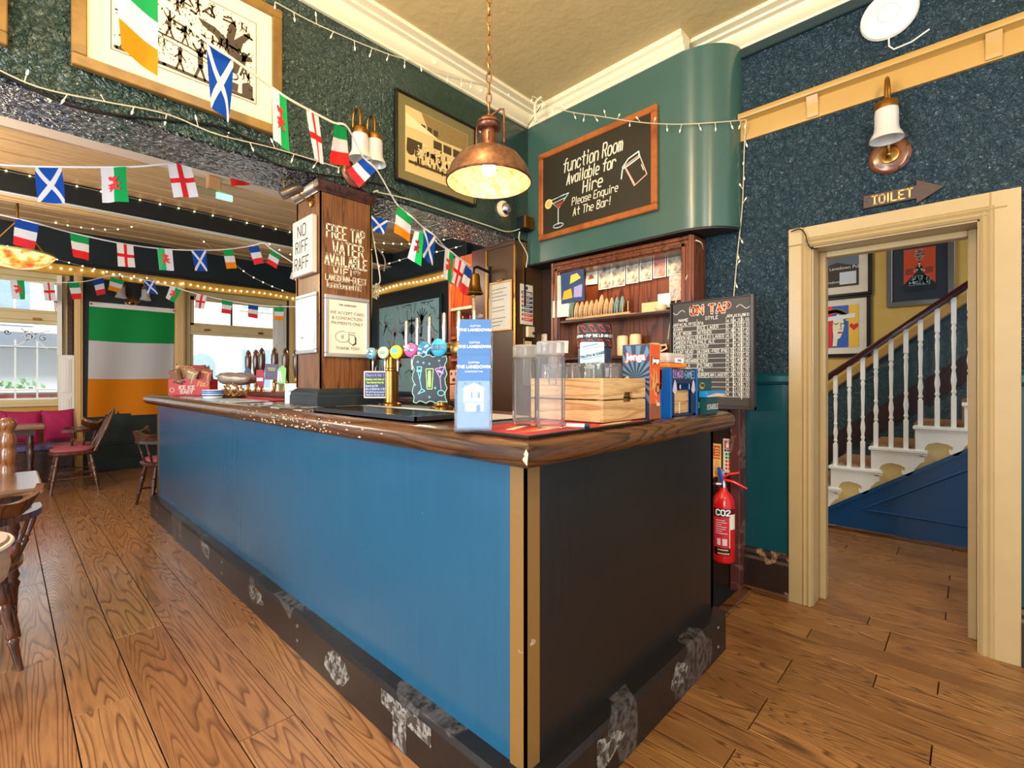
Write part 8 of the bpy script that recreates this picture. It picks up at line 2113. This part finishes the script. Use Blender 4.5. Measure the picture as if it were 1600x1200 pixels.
ob('label', band(0.38, 1.0, 0.21, 0.30, ER+0.0006), K['paper'], t)
ob('label', band(0.36, 1.0, 0.302, 0.335, ER+0.0006), mat('label_dark_red', S(90, 24, 24), 0.4), t)
ob('label', band(-1.1, 0.40, 0.055, 0.10, ER+0.0006), K['black'], t)
ob('label_border', band(0.30, 0.36, 0.10, 0.284, ER+0.0016, 2), K['paper'], t)
ob('lettering', wraptext('CO2', 0.295, 0.032, 0.008, ER+0.002, -0.25), wink, t)
b = MB()
for i in range(6): q_ = wraptext('-----', 0.255-i*0.014, 0.012, 0.003, ER+0.002, -0.35, 1.4); b.v += q_.v[:0]; 
for i in range(7):
    z = 0.262-i*0.013
    b.ring([[wrap(-0.9+(0.8+0.25*math.sin(i*2.3))*k/6, zz, ER+0.002) for k in range(7)] for zz in (z, z+0.004)], False, False, False)
b.ring([[wrap(-0.75+0.3*k/4, zz, ER+0.002) for k in range(5)] for zz in (0.115, 0.155)], False, False, False)
b.ring([[wrap(-0.30+0.4*k/4, zz, ER+0.002) for k in range(5)] for zz in (0.115, 0.155)], False, False, False)
stuff(ob('label_print', b, mat('label_pink', S(240, 206, 206), 0.5), t))
b = MB().ring([[wrap(-0.7+1.0*k/6, zz, ER+0.002) for k in range(7)] for zz in (0.062, 0.070)], False, False, False).ring([[wrap(-0.7+0.9*k/6, zz, ER+0.002) for k in range(7)] for zz in (0.084, 0.092)], False, False, False)
stuff(ob('label_print', b, mat('label_amber', S(230, 170, 110), 0.5), t))
ob('bracket', MB().box(-0.02, 0.066, 0.40, 0.02, 0.078, 0.55), K['chrome'], t)
XS = 3.1165
def sticker(name, label, u0, v0, u1, v1, base):
    A_ = at(u0, v0, X=XS); B_ = at(u1, v1, X=XS)
    q = onwall(name, label, 'sign', (XS, (A_.y+B_.y)/2, (A_.z+B_.z)/2), FACE_X)
    w2, h2 = abs(A_.y-B_.y)/2, abs(A_.z-B_.z)/2
    ob('panel', MB().box(-w2, -0.003, -h2, w2, 0, h2), base, q, bevel=0.001)
    return q, w2, h2
org = mat('sign_orange', S(214, 84, 34), 0.45); 
q, w2, h2 = sticker('extinguisher_sign', 'yellow and orange extinguisher instruction sign, left of the white one', 1107, 692, 1127, 746, mat('sign_yellow', S(240, 196, 110), 0.45))
ob('panel_print', MB().rect(-w2*0.85, h2*0.25, w2*0.85, h2*0.88, -0.0036), org, q)
ob('panel_print', MB().rect(-w2*0.85, h2*0.08, w2*0.85, h2*0.18, -0.0036), org, q)
ob('pictogram', MB().rect(-w2*0.6, h2*0.32, -w2*0.2, h2*0.68, -0.0044).line([(-w2*0.4, h2*0.68), (-w2*0.4, h2*0.8), (-w2*0.1, h2*0.74)], 0.006, -0.0044), mat('picto_cream', S(246, 226, 160), 0.5), q)
b = MB()
for k in range(3): b.line([(w2*0.1, h2*(0.36+k*0.16)), (w2*0.35, h2*(0.44+k*0.16)), (w2*0.7, h2*(0.36+k*0.16))], 0.006, -0.0044)
ob('pictogram', b, mat('picto_cream_b', S(246, 226, 160), 0.5), q)
for k in range(4): ob('panel_print', MB().disc((-w2*0.5, -h2*(0.1+k*0.23)), w2*0.24, 10, -0.0036), gn if k == 0 else org, q)
b = MB()
for k in range(10): b.line([(w2*0.0, -h2*(0.05+k*0.09)), (w2*0.75, -h2*(0.05+k*0.09))], 0.003, -0.0036, None, False)
stuff(ob('panel_lines', b, mat('sign_ochre', S(190, 130, 60), 0.5), q))
q, w2, h2 = sticker('extinguisher_sign', 'white red and green extinguisher sign, right of the yellow one', 1130, 685, 1152, 741, mat('sign_white', S(226, 222, 210), 0.45))
ob('panel_print', MB().rect(-w2*0.8, h2*0.42, w2*0.8, h2*0.9, -0.0036), rd, q)
ob('pictogram', MB().rect(-w2*0.55, h2*0.48, -w2*0.15, h2*0.74, -0.0044).line([(-w2*0.35, h2*0.74), (-w2*0.35, h2*0.84), (-w2*0.05, h2*0.80)], 0.006, -0.0044), wink, q)
b = MB()
for k in range(3): b.line([(w2*0.15, h2*(0.50+k*0.12)), (w2*0.4, h2*(0.56+k*0.12)), (w2*0.7, h2*(0.50+k*0.12))], 0.005, -0.0044)
ob('pictogram', b, K['white'], q)
ob('panel_print', MB().rect(-w2*0.8, h2*0.26, w2*0.8, h2*0.38, -0.0036), K['black'], q)
typeset('lettering', 'CO2', 0.022, wink, q, (0, -0.0044, h2*0.275))
for k, mm in enumerate((gn, gn, rd, rd, rd)):
    z = h2*(0.05-k*0.21)
    ob('panel_print', MB().rect(-w2*0.2, z-h2*0.03, w2*0.8, z+h2*0.14, -0.0036), mm, q)
    ob('panel_print', MB().disc((-w2*0.5, z+h2*0.05), w2*0.2, 10, -0.0036), mm, q)

# ================================================================ STREET OUTSIDE THE WINDOWS
struct('street', MB().box(-8, 9.1, -0.25, 16, 34, -0.15), mat('pale_pavement', S(190, 190, 186), 0.8, var=0.1))
t = thing('street_building', 'cream rendered building with an arched and a square window across the street', 'building', (3.0, 16.0, -0.15))
ren = mat('cream_render', S(238, 226, 204), 0.8, var=0.04)
ob('wall', MB().box(0.2, 0, 0, 9, 0.4, 7.5), ren, t)
ob('wall', MB().box(-9, 3.0, 0, 0.2, 3.4, 7.5), mat('white_render', S(226, 230, 234), 0.8, var=0.04), t)
def bwin(x0, x1, z0, z1, y, arch=False):
    f = MB().box(x0-0.08, y-0.06, z0-0.08, x1+0.08, y, z1+0.08)
    w_ = ob('window', f, K['white'], t)
    ob('pane', MB().box(x0, y-0.08, z0, x1, y-0.06, z1), mat('far_pane', S(150, 176, 196), 0.15), w_)
    for k in (1, 2): ob('glazing_bar', MB().box(x0+(x1-x0)*k/3-0.02, y-0.095, z0, x0+(x1-x0)*k/3+0.02, y-0.08, z1), K['white'], w_)
bwin(1.95, 2.75, 1.2, 2.35, 0.0); bwin(1.95, 2.75, 3.6, 4.8, 0.0); bwin(5, 5.8, 1.2, 2.4, 0.0)
f = ob('window', MB().prism([(0.45, 1.0)] + [(0.45+0.45-0.45*math.cos(a)+0.0, 1.8+0.5*math.sin(a)) for a in [PI*i/10 for i in range(11)]] + [(1.35, 1.0)], -0.06, 0.0), K['white'], t)
ob('pane', MB().prism([(0.55, 1.05)] + [(0.90-0.35*math.cos(a), 1.8+0.38*math.sin(a)) for a in [PI*i/10 for i in range(11)]] + [(1.25, 1.05)], -0.08, -0.06), mat('far_pane_b', S(150, 176, 196), 0.15), f)
for x in (-7, -5.2, -3.4, -1.6): bwin(x, x+0.9, 3.0, 4.4, 3.0)
ob('canopy', MB().box(-9, 1.6, 2.3, 0.2, 3.0, 2.65), mat('slate_canopy', S(112, 122, 132), 0.6), t)
t = thing('garden_wall', 'low red brick garden wall seen through the left window', 'wall', (-1.0, 12.3, -0.15))
ob('core', MB().box(-4, 0.02, 0, 3.2, 0.2, 1.2), mat('mortar', S(196, 186, 176), 0.8), t)
brm = mat('red_brick', S(150, 78, 66), 0.8, var=0.25, vscale=6)
bme = None
for r_ in range(13):
    for c_ in range(13):
        x = 0.0 + c_*0.23 + (0.115 if r_ % 2 else 0)
        if r_ < 7: continue
        if bme is None:
            o = ob('brick', MB().box(0, 0, 0, 0.215, 0.05, 0.075), brm, t, bevel=0.004); bme = o.data
        else:
            o = bpy.data.objects.new('brick', bme); COL.objects.link(o); o.parent = t
        o.location = (x, -0.02, 0.01+r_*0.09)
ob('coping', MB().box(-4, -0.06, 1.2, 3.2, 0.25, 1.27), mat('coping_stone', S(206, 204, 200), 0.8), t, bevel=0.01)
t = thing('street_railing', 'thin white railing of tall uprights outside the left window', 'railing', (-0.6, 10.6, -0.15))
for i in range(12): ob('upright', MB().cyl((-1.2+i*0.24, 0, 0), (-1.2+i*0.24, 0, 2.05), 0.012, None, 6), K['white'], t)
for z in (0.98, 1.14, 1.28, 1.95): ob('rail', MB().box(-1.3, -0.012, z-0.012, 1.6, 0.012, z+0.012), K['white'], t)
def bush(label, loc, r, m, seed, n=420, leaf=0.07):
    rq = random.Random(seed)
    q = thing('street_shrub', label, 'shrub', loc)
    b = MB()
    for i in range(n):
        a, ph, rr_ = rq.uniform(0, 2*PI), math.acos(rq.uniform(-1, 1)), r*rq.uniform(0.55, 1.0)
        c_ = Vector((rr_*math.sin(ph)*math.cos(a), rr_*math.sin(ph)*math.sin(a), r*0.9+rr_*math.cos(ph)))
        d = Vector((rq.uniform(-1, 1), rq.uniform(-1, 1), rq.uniform(-1, 1))).normalized(); e = d.orthogonal()
        b.add([c_-d*leaf, c_+e*leaf*0.5, c_+d*leaf, c_-e*leaf*0.5], [(0, 1, 2, 3)])
    stuff(ob('foliage', b, m, q)); ob('stem', MB().cyl((0, 0, 0), (0, 0, r), 0.03, None, 6), K['chair'], q)
bush('rounded green shrub beyond the railing, left of the lighter one', (0.1, 13.6, -0.15), 0.8, mat('leaf_green', S(110, 146, 104), 0.6, var=0.3, vscale=12), 1)
bush('light green shrub at the right side of the left window', (1.5, 13.4, -0.15), 0.75, mat('leaf_light', S(150, 180, 130), 0.6, var=0.3, vscale=12), 2)
bush('taller light green shrub against the cream building', (1.9, 15.0, -0.15), 0.95, mat('leaf_light_b', S(160, 186, 140), 0.6, var=0.3, vscale=12), 3)
# ---------------------------------------------------------------- printed lettering becomes plain mesh
bpy.context.view_layer.update()
_dg = bpy.context.evaluated_depsgraph_get()
_fo = [o for o in SC.objects if o.type == 'FONT']
_me = [(o, bpy.data.meshes.new_from_object(o.evaluated_get(_dg))) for o in _fo]
for o, me in _me:
    n = bpy.data.objects.new('lettering', me); COL.objects.link(n)
    n.parent = o.parent; n.location = o.location; n.rotation_euler = o.rotation_euler
    if not me.materials: me.materials.append(o.data.materials[0])
    bpy.data.objects.remove(o)
